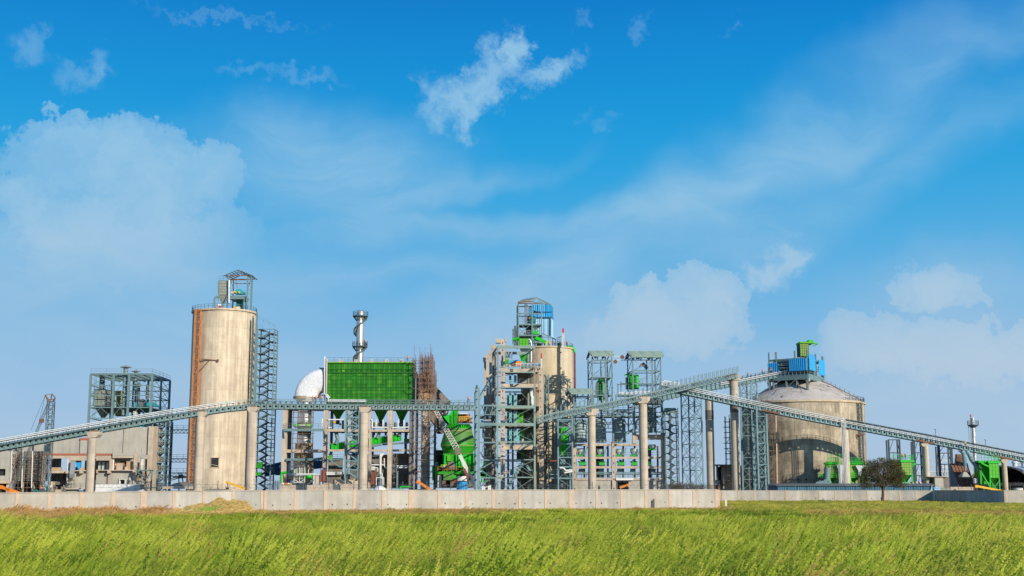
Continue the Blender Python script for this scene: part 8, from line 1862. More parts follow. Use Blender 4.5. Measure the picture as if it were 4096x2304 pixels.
for k in range(6):u0,u1=k/6,(k+.94)/6;lo=lambda u:Vector((s0.x+(bl_.x-s0.x)*u,s0.y+(bl_.y-s0.y)*u,.1));hi=lambda u:s0.lerp(tl,min(1,u*3))if u<.34 else tl.lerp(bl_,(u-.333)/.667);MB().prism([lo(u0),lo(u1),hi(u1),hi(u0)],(0,.15,0)).build('side_sheet','blue_dark',t)
t=thing('brown_chimney','tapered brown brick chimney behind the brown hopper','chimney',(J.x(1398,815,D_+9),D_+9,0));zt_=J.z(697,D_+9);zb_=J.z(820,D_+9);x=J.x(1398,760,D_+9)
for i in range(8):z0_,z1_=zb_+(zt_-zb_)*i/8,zb_+(zt_-zb_)*(i+1)/8-.03;w0,w1=.9-.3*i/8,.9-.3*(i+1)/8;MB().frustum((x-w0,D_+9-w0,x+w0,D_+9+w0,z0_),(x-w1,D_+9-w1,x+w1,D_+9+w1,z1_)).build('brick_course','rusty',t)
MB().box(x-.9,D_+8.1,0,x+.9,D_+9.9,zb_-.02).build('base','rusty',t)
t=thing('extraction_ducts','two pale teal ducts dropping from under the conveyor to a grey hood and a fan','ducts',tuple(J(1490,930,323)))
for pts,r in(([(1440,655),(1465,690),(1475,760),(1482,830),(1486,915)],[.62,.55,.55,.42,.22]),([(1500,660),(1530,690),(1565,770),(1640,870),(1668,930),(1672,990),(1690,1030),(1745,1050)],[.55,.55,.55,.55,.5,.5,.55,.5])):
 b=MB();b.tube([J(*c_,323)for c_ in pts],r,n=14);b.build('duct','steel_blue',t)
MB().frustum((J.x(1428,990,323),322,J.x(1528,990,323),325,J.z(988,323)),(J.x(1462,940,323),322.8,J.x(1500,940,323),324.2,J.z(928,323))).build('hood','concrete_grey',t)
MB().box(J.x(1428,990,323),322,J.z(996,323),J.x(1528,990,323),325,J.z(988,323)).build('hood_rim','steel_dark',t);vbox(t,'hanger','steel_dark',J,1420,650,1535,664,323,1.5)
b=MB();b.cyl(J(1700,1040,322.4),J(1700,1040,324),.9,n=18);b.build('fan','steel_blue',t);b=MB();b.cyl(J(1740,1050,323),J(1760,1052,323),.8,n=14);b.build('fan_inlet','green',t)
t=thing('white_tank','small white tank beside the brown hopper','tank',tuple(J(1638,1072,322)));p=J(1638,1072,322);r=J.x(1671,1040,322)-J.x(1638,1040,322)
MB().lathe(p.x,323,[(.02,J.z(1008,322)+.1),(r*.8,J.z(1008,322)),(r,J.z(1016,322)),(r,p.z)],n=24).build('shell','white',t);MB().lathe(p.x,323,[(r*.3,J.z(1002,322)),(r*.3,J.z(1010,322))],n=12).build('hatch','black',t)
for s_ in(-1,1):bar(t,'leg','rusty',(p.x+s_*r*.8,322.6,0),(p.x+s_*r*.8,322.6,p.z),.2)
# second chimney
D_=342;t=thing('small_chimney','slender silver chimney with spiral strake and red tip behind the right conveyor','chimney',(J.x(1612,900,D_),D_,0));cx_=J.x(1600,600,D_);r=23/3.22*D_/5090;zt_=J.z(232,D_);z=0
while z<zt_-.1:z2=min(zt_,z+4);MB().lathe(cx_,D_,[(r*.985,z),(r,z+.06),(r,z2-.06),(r*.985,z2)],n=24).build('shell_ring','chimney_steel',t);z=z2
b=MB();pv=None
for i in range(110):a_=i*.22;z=4+(zt_-4)*i/110;p=Vector((cx_+r*1.06*math.cos(a_),D_+r*1.06*math.sin(a_),z));b.bar(pv,p,.12)if pv else None;pv=p
b.build('strake','white_pipe',t);zz=J.z(326,D_);b=MB();b.lathe(cx_,D_,[(r,zz-.7),(r*3,zz),(r*3,zz+.15),(r,zz+.15)],n=24);b.build('ring_platform','steel_dark',t);b=MB();b.rails(ring_pts(cx_,D_,zz+.1,r*3,14),1.1,3,.05);b.build('handrail','steel_dark',t)
bar(t,'beacon_pole','steel_dark',J(1555,330,D_),J(1555,215,D_),.15);vbox(t,'red_beacon','red_flag',J,1550,185,1564,215,D_,.4);b=MB()
for i in range(6):z=J.z(540,D_)+i*.8;b.bar((cx_-r*2.6,D_,z),(cx_-r*1.5,D_,z),.08)
for x in(-2.6,-1.5):b.bar((cx_+r*x,D_,J.z(540,D_)),(cx_+r*x,D_,zz),.09)
b.build('ladder_cage','steel',t)
# barrel roofed hall
D_=335;hc=J(1930,1085,D_);Rh=255/3.22*D_/5095;zb_=hc.z
t=thing('barrel_roofed_hall','open ended hall with striped grey and blue barrel roof at the right edge','hall',(hc.x,D_,0));ax=Vector((22,22,0));ul=Vector((.7071,-.7071,0));Rh=8.2;Rz=235/3.22*D_/5095
for k in range(14):
 f0,f1=k/14,(k+.985)/14;m='sheet_blue_stripe' if k in(3,4,8,11)else 'roof_pale';vs=[];n=18
 for i in range(n+1):
  a_=math.pi*i/n;o=ul*Rh*math.cos(a_)+Vector((0,0,Rz*math.sin(a_)));vs+=[hc+ax*f0+o,hc+ax*f1+o]
 b=MB();b.add(vs,[(2*i,2*i+1,2*i+3,2*i+2)for i in range(n)]);vs2=[v_*1-Vector((0,0,.15))for v_ in vs];b.add(vs2,[(2*i+2,2*i+3,2*i+1,2*i)for i in range(n)]);b.build('roof_sheet',m,t,normals=False)
b=MB();vs=[hc-ax*.004+ul*Rh*math.cos(math.pi*i/20)+Vector((0,0,Rz*math.sin(math.pi*i/20)))for i in range(21)]
for a_,c_ in zip(vs,vs[1:]):b.bar(a_,c_,.3,.35)
b.build('gable_arch','post_tan',t)
for s_ in(-1,1):
 p=hc+ul*s_*Rh*.985;b=MB();b.prism([(p.x,p.y,0),(p.x+ax.x,p.y+ax.y,0),(p.x+ax.x,p.y+ax.y,zb_),(p.x,p.y,zb_)],-ul*.3*s_);b.build('side_wall','concrete_frame',t)
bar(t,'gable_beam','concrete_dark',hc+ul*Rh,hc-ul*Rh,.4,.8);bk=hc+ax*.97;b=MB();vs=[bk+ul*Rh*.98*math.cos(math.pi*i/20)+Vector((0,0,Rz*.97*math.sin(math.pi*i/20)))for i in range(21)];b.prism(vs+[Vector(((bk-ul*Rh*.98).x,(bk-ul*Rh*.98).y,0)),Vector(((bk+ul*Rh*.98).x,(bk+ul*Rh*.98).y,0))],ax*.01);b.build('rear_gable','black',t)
for k,f_ in enumerate((.32,.5)):p=hc+ax*f_+Vector((0,0,Rz+.5));b=MB();b.lathe(p.x,p.y,[(.6,p.z-1),(.6,p.z+.35),(.85,p.z+.4),(.7,p.z+.85),(.05,p.z+1)],n=16);b.build('roof_vent','offwhite',t)
t=thing('white_drum','white drum standing inside the open end of the barrel roofed hall','drum',tuple(J(2168,1168,322)));p=J(2168,1170,322);MB().lathe(p.x,322,[(.02,J.z(1132,322)),(1.1,J.z(1134,322)),(1.15,J.z(1140,322)),(1.15,0)],n=24).build('shell','offwhite',t);MB().lathe(p.x,322,[(1.15,1.6),(1.2,1.62),(1.2,1.75),(1.15,1.77)],n=24).build('hoop','steel_dark',t)
telescopic('mobile_crane','long yellow crane arm lying low behind the shaded wall stretch','crane',J,(1625,1108),(1960,1172),300,300,.5,.45,'yellow')
# small blocks near the right
t=thing('concrete_block','plain concrete block house behind the blue shed right end','building',(J.x(1170,1100,322),322,0))
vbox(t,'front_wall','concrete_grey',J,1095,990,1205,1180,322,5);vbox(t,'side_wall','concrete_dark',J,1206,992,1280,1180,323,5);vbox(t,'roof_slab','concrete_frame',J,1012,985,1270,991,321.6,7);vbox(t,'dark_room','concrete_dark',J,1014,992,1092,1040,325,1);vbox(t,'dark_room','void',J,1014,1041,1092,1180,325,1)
t=thing('low_wall','low tan wall and machines behind the shaded wall stretch','wall',tuple(J(1440,1165,317)));vbox(t,'wall_panel','concrete_frame',J,1295,1118,1440,1180,317,.4);vbox(t,'wall_panel','concrete_frame',J,1442,1120,1590,1180,317,.4);vbox(t,'wall_panel','filter_grey',J,1165,1130,1290,1180,317,.4);vbox(t,'hole','void',J,1340,1150,1365,1166,316.9,.3)
t=thing('striped_barrier','red and white striped barrier boards behind the blue shed','barrier',tuple(J(850,1083,324)))
for i in range(12):x=755+i*16;bar(t,'stripe_board',('white','rust_red','black')[i%3],J(x,1050+rnd.uniform(0,8),324),J(x+22,1082,324),.3)
# white gallery truss and pylon far behind
t=thing('pipe_gallery_truss','far white truss gallery spanning behind the brown hopper','truss',tuple(J(1200,960,430)));p0_,p1_=J(795,918,430),J(1640,930,430)
for z in(0,-2.4):bar(t,'chord','pylon',p0_+Vector((0,0,z)),p1_+Vector((0,0,z)),.45)
n=26;
for i in range(n):a_,c_=p0_.lerp(p1_,i/n),p0_.lerp(p1_,(i+1)/n);bar(t,'web','pylon',a_+Vector((0,0,0 if i%2 else-2.4)),c_+Vector((0,0,-2.4 if i%2 else 0)),.25);bar(t,'web','pylon',a_,a_-Vector((0,0,2.4)),.25)
for f_ in(.02,.35,.68,.98):a_=p0_.lerp(p1_,f_);bar(t,'leg','pylon',a_-Vector((0,0,2.4)),(a_.x,a_.y,0),.6)
def pylon(label,x,ytop,D,s=1.0):
 t=thing('power_pylon',label,'pylon',(J.x(x,900,D),D,0),'distant power pylons');zt_=J.z(ytop,D);x0=J.x(x,800,D);hb=zt_*.11
 P_=lambda f_,sx,sy:Vector((x0+sx*hb*(1-f_*.93),D+sy*hb*(1-f_*.93),zt_*f_))
 for sx in(-1,1):
  for sy in(-1,1):bar(t,'leg','pylon',P_(0,sx,sy),P_(1,sx,sy),.45*s)
 b=MB();n=12
 for i in range(n):
  for(a_,c_)in(((-1,-1),(1,-1)),((1,-1),(1,1)),((1,1),(-1,1)),((-1,1),(-1,-1))):b.bar(P_(i/n,*a_),P_((i+1)/n,*c_),.22*s);b.bar(P_(i/n,*c_),P_((i+1)/n,*a_),.22*s)
 b.build('lattice','pylon',t,kind='stuff')
 for f_,w in((.6,.26),(.75,.22),(.9,.17)):
  for sx in(-1,1):tip=Vector((x0+sx*zt_*w,D,zt_*f_));bar(t,'cross_arm','pylon',P_(f_,sx,-1),tip,.3*s);bar(t,'cross_arm','pylon',P_(f_+.04,sx,-1),tip,.3*s)
pylon('distant pale power pylon between two dark frames',1150,640,760,1.5);pylon('second smaller distant pylon just right of the first',1222,830,1100,1.8)
# building with scaffold between the two tall piers
t=thing('small_concrete_house','small open concrete frame house behind the tall banded pier','building',(H.x(560,1200,350),350,0))
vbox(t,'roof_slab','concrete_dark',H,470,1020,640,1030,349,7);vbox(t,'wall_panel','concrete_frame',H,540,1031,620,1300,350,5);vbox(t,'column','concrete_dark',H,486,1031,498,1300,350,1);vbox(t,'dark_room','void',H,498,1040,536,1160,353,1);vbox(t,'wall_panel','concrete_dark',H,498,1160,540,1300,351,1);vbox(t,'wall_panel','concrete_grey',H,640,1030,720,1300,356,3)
xa,xb=H.x(570,1100,347),H.x(622,1100,347);scaffold('scaffold','rusty scaffold on the face of the small concrete house',xa,xb,347,348.2,0,H.z(1030,347),sx=1.2,sz=1.3,w=.12)
xa,xb=H.x(568,800,352),H.x(606,800,352);scaffold('scaffold','thin dark scaffold mast left of the tall banded pier',xa,xb,352,353.5,H.z(1020,352),H.z(640,352),sx=1.6,sz=1.5,w=.16,m='steel_dark',jit=.6)
xa,xb=H.x(672,1100,343),H.x(724,1100,343)
t=thing('soil_ramp','brown soil ramp by the small concrete house','soil heap',tuple(H(495,1240,345)));p=H(495,1240,345);MB().prism([H(473,1260,345),H(474,1198,345),H(492,1205,345),H(520,1245,345),H(520,1260,345)],(0,4,0)).build('soil','brown_sheet',t);MB().prism([H(474,1160,346),H(486,1160,346),H(500,1195,346),H(474,1195,346)],(0,1,0)).build('dark_sheet','blue_dark',t)
# trees and shrubs
def twig_mesh(name,centre,spread,n,size,seed,flat=1.0,outward=.7,shape=None):
 r=np.random.RandomState(seed);vs=[];fs=[]
 cx_,cy_,cz_=centre
 for i in range(n):
  while True:
   u=r.uniform(-1,1,3)
   if u@u<=1:break
  u=u*(.55+.45*r.rand())if r.rand()<.3 else u/max(1e-3,math.sqrt(u@u))*(r.rand()**.28)
  if shape and not shape(u,r):continue
  p=np.array([cx_+u[0]*spread[0],cy_+u[1]*spread[1],cz_+u[2]*spread[2]])
  d=u*outward+r.normal(0,.5,3)+np.array([.25,0,.15]);d/=np.linalg.norm(d)+1e-6;s_=r.normal(0,1,3);s_-=d*(s_@d);s_/=np.linalg.norm(s_)+1e-6
  l=size*r.uniform(.6,1.6);w=size*r.uniform(.06,.15);o=len(vs)
  vs+=[tuple(p-s_*w),tuple(p+d*l*.6-s_*w*.9),tuple(p+d*l),tuple(p+d*l*.5+s_*w)];fs.append((o,o+1,o+2,o+3))
 return vs,fs
def leaf_mat(name,c1,c2,tl=.25):
 m=bpy.data.materials.new(name);m.use_nodes=True;nt=m.node_tree;N=nt.nodes;b=N['Principled BSDF'];g=N.new('ShaderNodeNewGeometry');n=N.new('ShaderNodeTexNoise');n.inputs['Scale'].default_value=1.2;n.inputs['Detail'].default_value=5;nt.links.new(g.outputs['Position'],n.inputs['Vector'])
 mx=N.new('ShaderNodeMix');mx.data_type='RGBA';r=N.new('ShaderNodeMapRange');r.inputs[1].default_value=.35;r.inputs[2].default_value=.65;nt.links.new(n.outputs[0],r.inputs[0]);nt.links.new(r.outputs[0],mx.inputs[0]);mx.inputs[6].default_value=(*c1,1);mx.inputs[7].default_value=(*c2,1)
 nt.links.new(mx.outputs[2],b.inputs['Base Color']);b.inputs['Roughness'].default_value=.8;b.inputs['Specular IOR Level'].default_value=.15;t_=N.new('ShaderNodeBsdfTranslucent');nt.links.new(mx.outputs[2],t_.inputs[0]);ms=N.new('ShaderNodeMixShader');ms.inputs[0].default_value=tl;nt.links.new(b.outputs[0],ms.inputs[1]);nt.links.new(t_.outputs[0],ms.inputs[2]);nt.links.new(ms.outputs[0],N['Material Output'].inputs[0]);MATS[name]=m
leaf_mat('acacia_leaf',(.085,.085,.035),(.18,.16,.075));leaf_mat('dry_twig',(.12,.085,.055),(.2,.15,.09));leaf_mat('bush_green',(.05,.09,.02),(.10,.14,.03))
DTR=290;base=Wp(3532,2010,DTR);base.z=0
tr_=thing('acacia_tree','dark feathery acacia tree with short trunk in front of the far wall','tree',tuple(base))
rt=random.Random(5)
b=MB();fork=Vector((base.x+.15,DTR,J.z(1150,DTR)));b.tube([base-Vector((0,0,.3)),base+Vector((-.05,0,.8)),base+Vector((.05,0,1.8)),fork],[.5,.36,.32,.3],n=12);b.build('trunk','bark',tr_)
crown_c=Vector((J.x(405,950,DTR),DTR,J.z(955,DTR)));sxr,szr=abs(J.x(690,950,DTR)-J.x(120,950,DTR))/2,(J.z(745,DTR)-J.z(1165,DTR))/2
tips=[]
def grow(p,d,l,r,depth,mb):
 q_=p+d*l;mid=p.lerp(q_,.5)+Vector((rt.uniform(-.1,.1),rt.uniform(-.1,.1),.05))*l;mb.tube([p,mid,q_],[r,r*.8,r*.6],n=6 if depth else 7,caps=False)
 if depth>=4:tips.append(q_);return
 for k in range(3 if depth<2 else 2+(rt.random()<.5)):
  nd_=(d+Vector((rt.uniform(-1,1),rt.uniform(-1,1),rt.uniform(-.35,.55)))*.75).normalized();grow(q_,nd_,l*rt.uniform(.62,.85),r*.58,depth+1,mb)
for i in range(6):
 a_=2*math.pi*i/6+.3;mb=MB();grow(fork,Vector((math.cos(a_)*.9,math.sin(a_)*.9,.75+.3*(i%2))).normalized(),2.3,.17,1,mb);mb.build('branch','bark',tr_)
mb=MB();grow(fork,Vector((0,0,1)),2.6,.2,1,mb);mb.build('branch','bark',tr_)
vs,fs=[],[]
lobes=[((-.1,0,.1),(.5,.6,.5),900),((-.55,0,.0),(.4,.45,.42),900),((.55,.0,.1),(.42,.45,.48),1000),((-.42,.1,.5),(.36,.36,.34),620),((.5,0,-.42),(.46,.4,.26),620),((-.35,0,-.5),(.5,.5,.22),620),((.02,0,.68),(.32,.34,.28),460),((.55,0,.62),(.32,.3,.26),420),((.88,0,-.1),(.2,.3,.3),300),((-.9,0,-.3),(.2,.3,.3),280),((-.75,0,-.72),(.26,.3,.16),200),((.8,0,-.66),(.24,.3,.16),200),((.05,0,-.3),(.3,.4,.25),350)]
for i,(c_,s_,n)in enumerate(lobes):
 v_,f_=twig_mesh('c',(crown_c.x+c_[0]*sxr,DTR+c_[1]*sxr,crown_c.z+c_[2]*szr),(s_[0]*sxr,s_[1]*sxr*.9,s_[2]*szr),int(n*1.5),.5,20+i,outward=.9);o=len(vs);vs+=v_;fs+=[tuple(k_+o for k_ in q_)for q_ in f_]
b=MB();b.v=vs;b.f=fs;b.build('crown','acacia_leaf',tr_,normals=False)
def shrubs(name,label,V,x0,x1,y,D,n,h,m,w,seed):
 r=random.Random(seed);vs,fs=[],[]
 for i in range(n):
  p=V(r.uniform(x0,x1),y,D+r.uniform(-1,1));v_,f_=twig_mesh('s',(p.x,p.y,max(.5,p.z)),(w*r.uniform(.6,1.2),w*.6,h*r.uniform(.5,1.1)),130,.3,seed+i,outward=1.0);o=len(vs);vs+=v_;fs+=[tuple(k_+o for k_ in q_)for q_ in f_]
 b=MB();b.v=vs;b.f=fs;o=b.build(name,m,normals=False);tag(o,label,kind='stuff')
shrubs('dry_bushes','brown dry bushes just behind the wall below the lattice trestle',H,55,400,1232,215,26,.9,'dry_twig',1.1,60)
shrubs('dry_bushes','brown dry bushes behind the wall left of the trestle',G,960,1080,1250,212,8,.7,'dry_twig',1.0,90)
shrubs('far_bushes','green bushes far behind the plant',B,620,720,1290,400,14,2.5,'bush_green',2.5,120)
shrubs('far_bushes','green treeline far behind on the right',J,480,2200,1180,520,60,3,'bush_green',5,160)
# heap of cut grass in front of the wall
hp=Wp(860,2040,150);HR=3.9
def heap_z(x,y):
 u,v=(x-hp.x)/HR,(y-150)/2.2;r2=u*u+v*v
 return max(0,1.35*math.exp(-((u-.38)**4)*9-v*v*1.2)+.95*math.exp(-((u+.45)**2)*5-v*v)+.35*math.exp(-((u+1.1)**2)*5-v*v)+.45*noise.noise(Vector((x*.9,y,4))))if r2<4 else 0
b=MB();n=26
gv=[(hp.x-HR*1.5+HR*3*i/n,150-3.3+6.6*j/n)for j in range(n+1)for i in range(n+1)];b.v=[(x,y,heap_z(x,y)+.15)for x,y in gv];b.f=[(j*(n+1)+i,j*(n+1)+i+1,(j+1)*(n+1)+i+1,(j+1)*(n+1)+i)for j in range(n)for i in range(n)];b.smooth=set(range(len(b.f)))
gh=thing('cut_grass_heap','heap of dry golden cut grass with a green tuft in front of the near wall','grass heap',(hp.x,150,0));b.build('mound','straw',gh,normals=False)
vs,fs=[],[];r=random.Random(3)
for i in range(5200):
 x,y=r.gauss(hp.x,HR*.55),r.gauss(149.5,1.3);z=heap_z(x,y)+.1;
 if z<.3:continue
 a_=r.gauss(.15,.6);l=r.uniform(.5,1.3);dx,dy,dz=math.cos(a_)*l,r.uniform(-.4,.2)*l,r.uniform(-.3,.5)*l;o=len(vs);w=.035
 vs+=[(x,y,z-w),(x+dx*.6,y+dy*.6,z+dz*.75-w),(x+dx,y+dy,z+dz*.6),(x+dx*.5,y+dy*.5,z+dz*.7+w)];fs.append((o,o+1,o+2,o+3))
b=MB();b.v=vs;b.f=fs;b.build('straw','straw',gh,kind='stuff',normals=False)
vs,fs=[],[]
for i in range(150):
 x,y=r.gauss(hp.x-.6,.5),147.6+r.uniform(-.3,.3);z=heap_z(x,y)+r.uniform(-.1,.3);l=r.uniform(.6,1.3);o=len(vs);w=.025;dz=r.uniform(.25,.5)*l
 vs+=[(x,y,z-w),(x+l*.6,y,z+dz*.6-w),(x+l,y,z+dz),(x+l*.5,y,z+dz*.55+w)];fs.append((o,o+1,o+2,o+3))
b=MB();b.v=vs;b.f=fs;b.build('green_tuft','bush_bright',gh,kind='stuff',normals=False)
# people
def build_person(pose):
 if pose=='stand':J_={'pel':(0,0,.95),'bel':(0,0,1.12),'che':(0,-.01,1.36),'nec':(0,0,1.50),'hea':(0,-.02,1.63),'top':(0,0,1.74),'hl':(-.1,0,.92),'kl':(-.11,-.02,.5),'al':(-.11,.03,.09),'tl':(-.12,-.13,.04),'hr':(.1,0,.92),'kr':(.12,-.03,.5),'ar':(.13,.03,.09),'tr':(.14,-.13,.04),'sl':(-.19,0,1.43),'el':(-.25,.03,1.15),'wl':(-.25,-.05,.9),'fl':(-.25,-.08,.78),'sr':(.19,0,1.43),'er':(.26,.02,1.15),'wr':(.24,-.12,.93),'fr':(.23,-.17,.83)}
 else:J_={'pel':(0,0,.93),'bel':(0,-.05,1.10),'che':(0,-.14,1.32),'nec':(0,-.2,1.44),'hea':(0,-.26,1.55),'top':(0,-.28,1.66),'hl':(-.1,0,.9),'kl':(-.12,-.12,.5),'al':(-.12,.0,.09),'tl':(-.13,-.16,.04),'hr':(.1,0,.9),'kr':(.12,.06,.5),'ar':(.13,.18,.1),'tr':(.14,.03,.04),'sl':(-.19,-.14,1.38),'el':(-.24,-.28,1.15),'wl':(-.14,-.5,1.1),'fl':(-.1,-.6,1.1),'sr':(.19,-.14,1.38),'er':(.26,-.25,1.15),'wr':(.15,-.48,1.12),'fr':(.1,-.58,1.13)}
 E_=[('pel','bel'),('bel','che'),('che','nec'),('nec','hea'),('hea','top'),('pel','hl'),('hl','kl'),('kl','al'),('al','tl'),('pel','hr'),('hr','kr'),('kr','ar'),('ar','tr'),('che','sl'),('sl','el'),('el','wl'),('wl','fl'),('che','sr'),('sr','er'),('er','wr'),('wr','fr')]
 R={'pel':.15,'bel':.14,'che':.16,'nec':.06,'hea':.095,'top':.075,'hl':.1,'hr':.1,'kl':.07,'kr':.07,'al':.05,'ar':.05,'tl':.045,'tr':.045,'sl':.075,'sr':.075,'el':.05,'er':.05,'wl':.038,'wr':.038,'fl':.03,'fr':.03}
 ks=list(J_);me=bpy.data.meshes.new('body');me.from_pydata([J_[k_]for k_ in ks],[(ks.index(a_),ks.index(c_))for a_,c_ in E_],[]);ob=bpy.data.objects.new('body_src',me);sc.collection.objects.link(ob)
 md=ob.modifiers.new('skin','SKIN');
 for i,k_ in enumerate(ks):me.skin_vertices[0].data[i].radius=(R[k_],R[k_]*(.75 if k_ in('che','bel','pel')else 1));me.skin_vertices[0].data[i].use_root=(k_=='pel')
 ob.modifiers.new('sub','SUBSURF').levels=1;dg=bpy.context.evaluated_depsgraph_get();dg.update();src=ob.evaluated_get(dg);out=bpy.data.meshes.new_from_object(src)
 sc.collection.objects.unlink(ob);bpy.data.objects.remove(ob)
 for m in('skin','trousers','shirt'):out.materials.append(MATS[m])
 chest=Vector(J_['che'])
 for p_ in out.polygons:
  c_=p_.center;p_.use_smooth=True
  p_.material_index=1 if c_.z<1.0 and not(abs(c_.x)>.17 and c_.z>.7)and c_.y>-.4 else(2 if c_.z<1.47 and(abs(c_.x)<.3 and c_.z>1.0)and not c_.y<-.42 else 0)
 return out,J_
mat('shirt',(.35,.38,.42),.8)
pm={k_:build_person(k_)for k_ in('stand','lean')}
def vest_mesh(J_):
 b=MB();n=14;prof=[(.155,.13,.98,'pel'),(.175,.145,1.15,'bel'),(.195,.155,1.33,'che'),(.16,.12,1.45,'nec')]
 rings=[]
 for(rx,ry,z,k_)in prof:
  c_=Vector(J_[k_]);rings.append([(c_.x+rx*math.cos(2*math.pi*i/n),c_.y+ry*math.sin(2*math.pi*i/n),c_.z if k_!='pel' else .98)for i in range(n)])
 v=[p_ for r_ in rings for p_ in r_];b.add(v,[(i*n+k_,i*n+(k_+1)%n,(i+1)*n+(k_+1)%n,(i+1)*n+k_)for i in range(len(prof)-1)for k_ in range(n)],True);return b
def person(V,x,y,D,pose='stand',rot=0.0,vest='vest_orange',helm='helmet_yellow',label='',group='workers in safety vests',z=None):
 p=V(x,y,D);zz=p.z if z is None else z;ORG['_']=Vector((0,0,0));t=thing('person',label,'person',(p.x,D,zz),group);t.rotation_euler.z=rot;me,J_=pm[pose]
 o=bpy.data.objects.new('body',me);sc.collection.objects.link(o);o.parent=t
 sv_=ORG[t.name];ORG[t.name]=Vector((0,0,0));vest_mesh(J_).build('vest',vest,t)
 h=Vector(J_['hea']);b=MB();b.lathe(h.x,h.y,[(.001,h.z+.17),(.07,h.z+.15),(.115,h.z+.09),(.125,h.z+.03),(.16,h.z+.02)],n=14);b.build('helmet',helm,t)
 b=MB();b.box(-.17,h.y+.16 if False else-.15+J_['che'][1],J_['che'][2]-.16,.17,J_['che'][1]+.15,J_['che'][2]-.11);b.build('reflective_band','khaki_light',t);ORG[t.name]=sv_
 return t
W=lambda*a,**k:person(*a,**k)
W(N_,1705,540,DB+.3,label='worker in orange vest standing in the right open room beside the pale boards',rot=.3)
W(N_,1885,543,DB+1.5,label='worker in dark clothes inside the dark doorway of the upper room',vest='rust_red',rot=.5)
W(N_,2020,860,DB-.2,label='worker in pale shirt and white helmet behind the white plinth wall',vest='offwhite',helm='white')
for i,(x,v_,h_,lb)in enumerate(((1570,'teal_dark','helmet_yellow','worker with yellow helmet beside the teal domed tank'),(1920,'vest_orange','orange','leftmost of the crouching workers in orange beside the green stand'),(2040,'vest_orange','orange','second orange worker beside the green stand'),(2365,'white','helmet_yellow','worker in white and red vest with yellow helmet right of the green stand'),(2515,'trousers','helmet_yellow','worker in dark vest and yellow helmet beside the plinth block'))):
 W(U,x,900,318,pose='lean' if i in(1,2)else 'stand',vest=v_,helm=h_,label=lb,rot=rnd.uniform(-.6,.6),z=2.6+(.1 if i==4 else 0)-(.35 if i in(1,2,0)else 0))
stg=thing('work_platform','low timber work platform behind the wall on the left','platform',tuple(U(2050,900,318)));xa,xb=U.x(1450,900,318),U.x(4300,900,318)
for k in range(12):boxo(stg,'plank','wood',xa+(xb-xa)*k/12,317.2,2.1,xa+(xb-xa)*(k+.97)/12,318.8,2.2)
for k in range(5):bar(stg,'leg','scaffold',(xa+(xb-xa)*k/4,318,0),(xa+(xb-xa)*k/4,318,2.1),.15)
W(N_,570,1040,318,helm='white',vest='rust_red',label='worker with white helmet right of the dark plinth block',z=2.7-.35)
W(A,125,905,331,pose='lean',label='worker in orange bending on the roof edge of the dark concrete core',rot=1.2)
W(A,155,902,331.5,pose='stand',vest='orange',label='second worker on the roof edge of the dark concrete core',rot=-.8,z=A.z(902,331.5)-.6)
W(Q,283,1075,321,label='worker in orange vest and yellow helmet standing in front of the grey container',rot=.2);W(Q,350,1075,322,vest='offwhite',helm='white',label='worker in white between the two orange ones at the grey container');W(Q,402,1080,321,pose='lean',helm='orange',label='worker in orange bending forward at the grey container')
W(Cv,457,910,DF+.5,pose='lean',label='worker in orange on the beam at the left end of the green conveyor',rot=-1.3)
W(Cv,1097,205,DF,label='worker in orange standing on the bag house roof edge',z=HZ1+.25,vest='vest_orange',helm='orange')
W(L,452,880,DC-2.9,label='worker with yellow helmet on the lower ring platform of the chimney',vest='red');
for x,lb in((338,'left worker on the deck by the foil duct foot'),(310,'second worker by the foil duct foot'),(382,'right worker by the duct collar')):W(Cv,x,535,DF-2,label=lb,vest='vest_orange')
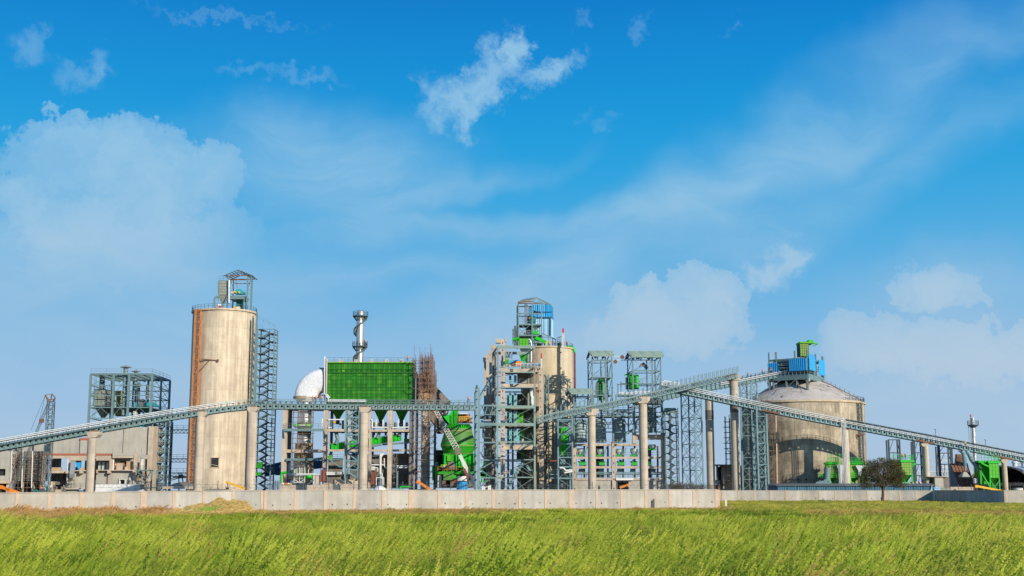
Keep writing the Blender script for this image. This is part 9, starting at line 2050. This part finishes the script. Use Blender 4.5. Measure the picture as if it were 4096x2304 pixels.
for x,v_,lb in((240,'offwhite','left worker on the green mill platform'),(280,'vest_orange','middle worker on the green mill platform'),(322,'red','right worker on the green mill platform')):W(M_,x,1048,DM-5.2,label=lb,vest=v_)
W(M_,645,196,DM-2,label='worker on the yellow railed platform above the green mill',vest='orange')
W(Dv,498,474,302,label='worker in orange at the right end of the level conveyor',vest='orange',helm='helmet_yellow')
W(E,575,580,DH+.3,label='worker in red at the foot of the head house',vest='red');W(E,1065,690,DS2-5,label='worker at the right rim of the round silo',vest='red',helm='orange');W(E,920,685,DS2-6.5,label='worker at the rim of the round silo near the white mast',vest='post_tan',helm='white')
W(F,475,1078,DL+3,label='worker on the lower deck inside the left part of the central frame',vest='vest_orange');W(F,635,1075,DL+6,label='worker on the lower deck in the middle of the central frame',vest='orange');W(F,453,500,DL+4,label='dark figure on the mid floor of the central frame',vest='trousers',helm='trousers');W(F,472,502,DL+4.6,label='second dark figure on the mid floor of the central frame',vest='trousers',helm='trousers')
W(R_,495,1340,325,label='worker with yellow helmet behind the wall between left pier and middle column',vest='khaki',z=2.4);W(R_,115,795,DBN+1,label='worker in orange on the first bin floor beside the left column',vest='vest_orange',pose='lean')
for x,y,lb in((833,498,'left worker under the pier cap walkway of the right canopied tower'),(870,498,'right worker on the walkway of the right canopied tower')):W(G,x,y,333,label=lb,vest='red')
W(H,760,250,345.5,label='worker in orange low on the upper conveyor',vest='vest_orange',pose='lean');W(H,893,228,345.5,label='worker in orange on the upper conveyor nearer the blue sheets',vest='vest_orange',helm='orange');W(H,966,215,345,label='worker at the conveyor end below the left blue sheets',vest='orange')
W(H,942,330,340,label='dark figure standing on the left slope of the dome roof',vest='trousers',helm='trousers');W(I,555,448,338,label='figure standing on the dome roof below the blue corner sheet',vest='offwhite',helm='white',z=zc1-2)
W(J,678,778,321,label='left worker on top of the tall green and tan filter',z=J.z(800,320)+.5);W(J,715,778,321,label='right worker on top of the tall green and tan filter',vest='rust_red',z=J.z(800,320)+.5);W(J,1487,610,324,label='worker in yellow on the right conveyor above the teal ducts',vest='yellow',helm='helmet_yellow')
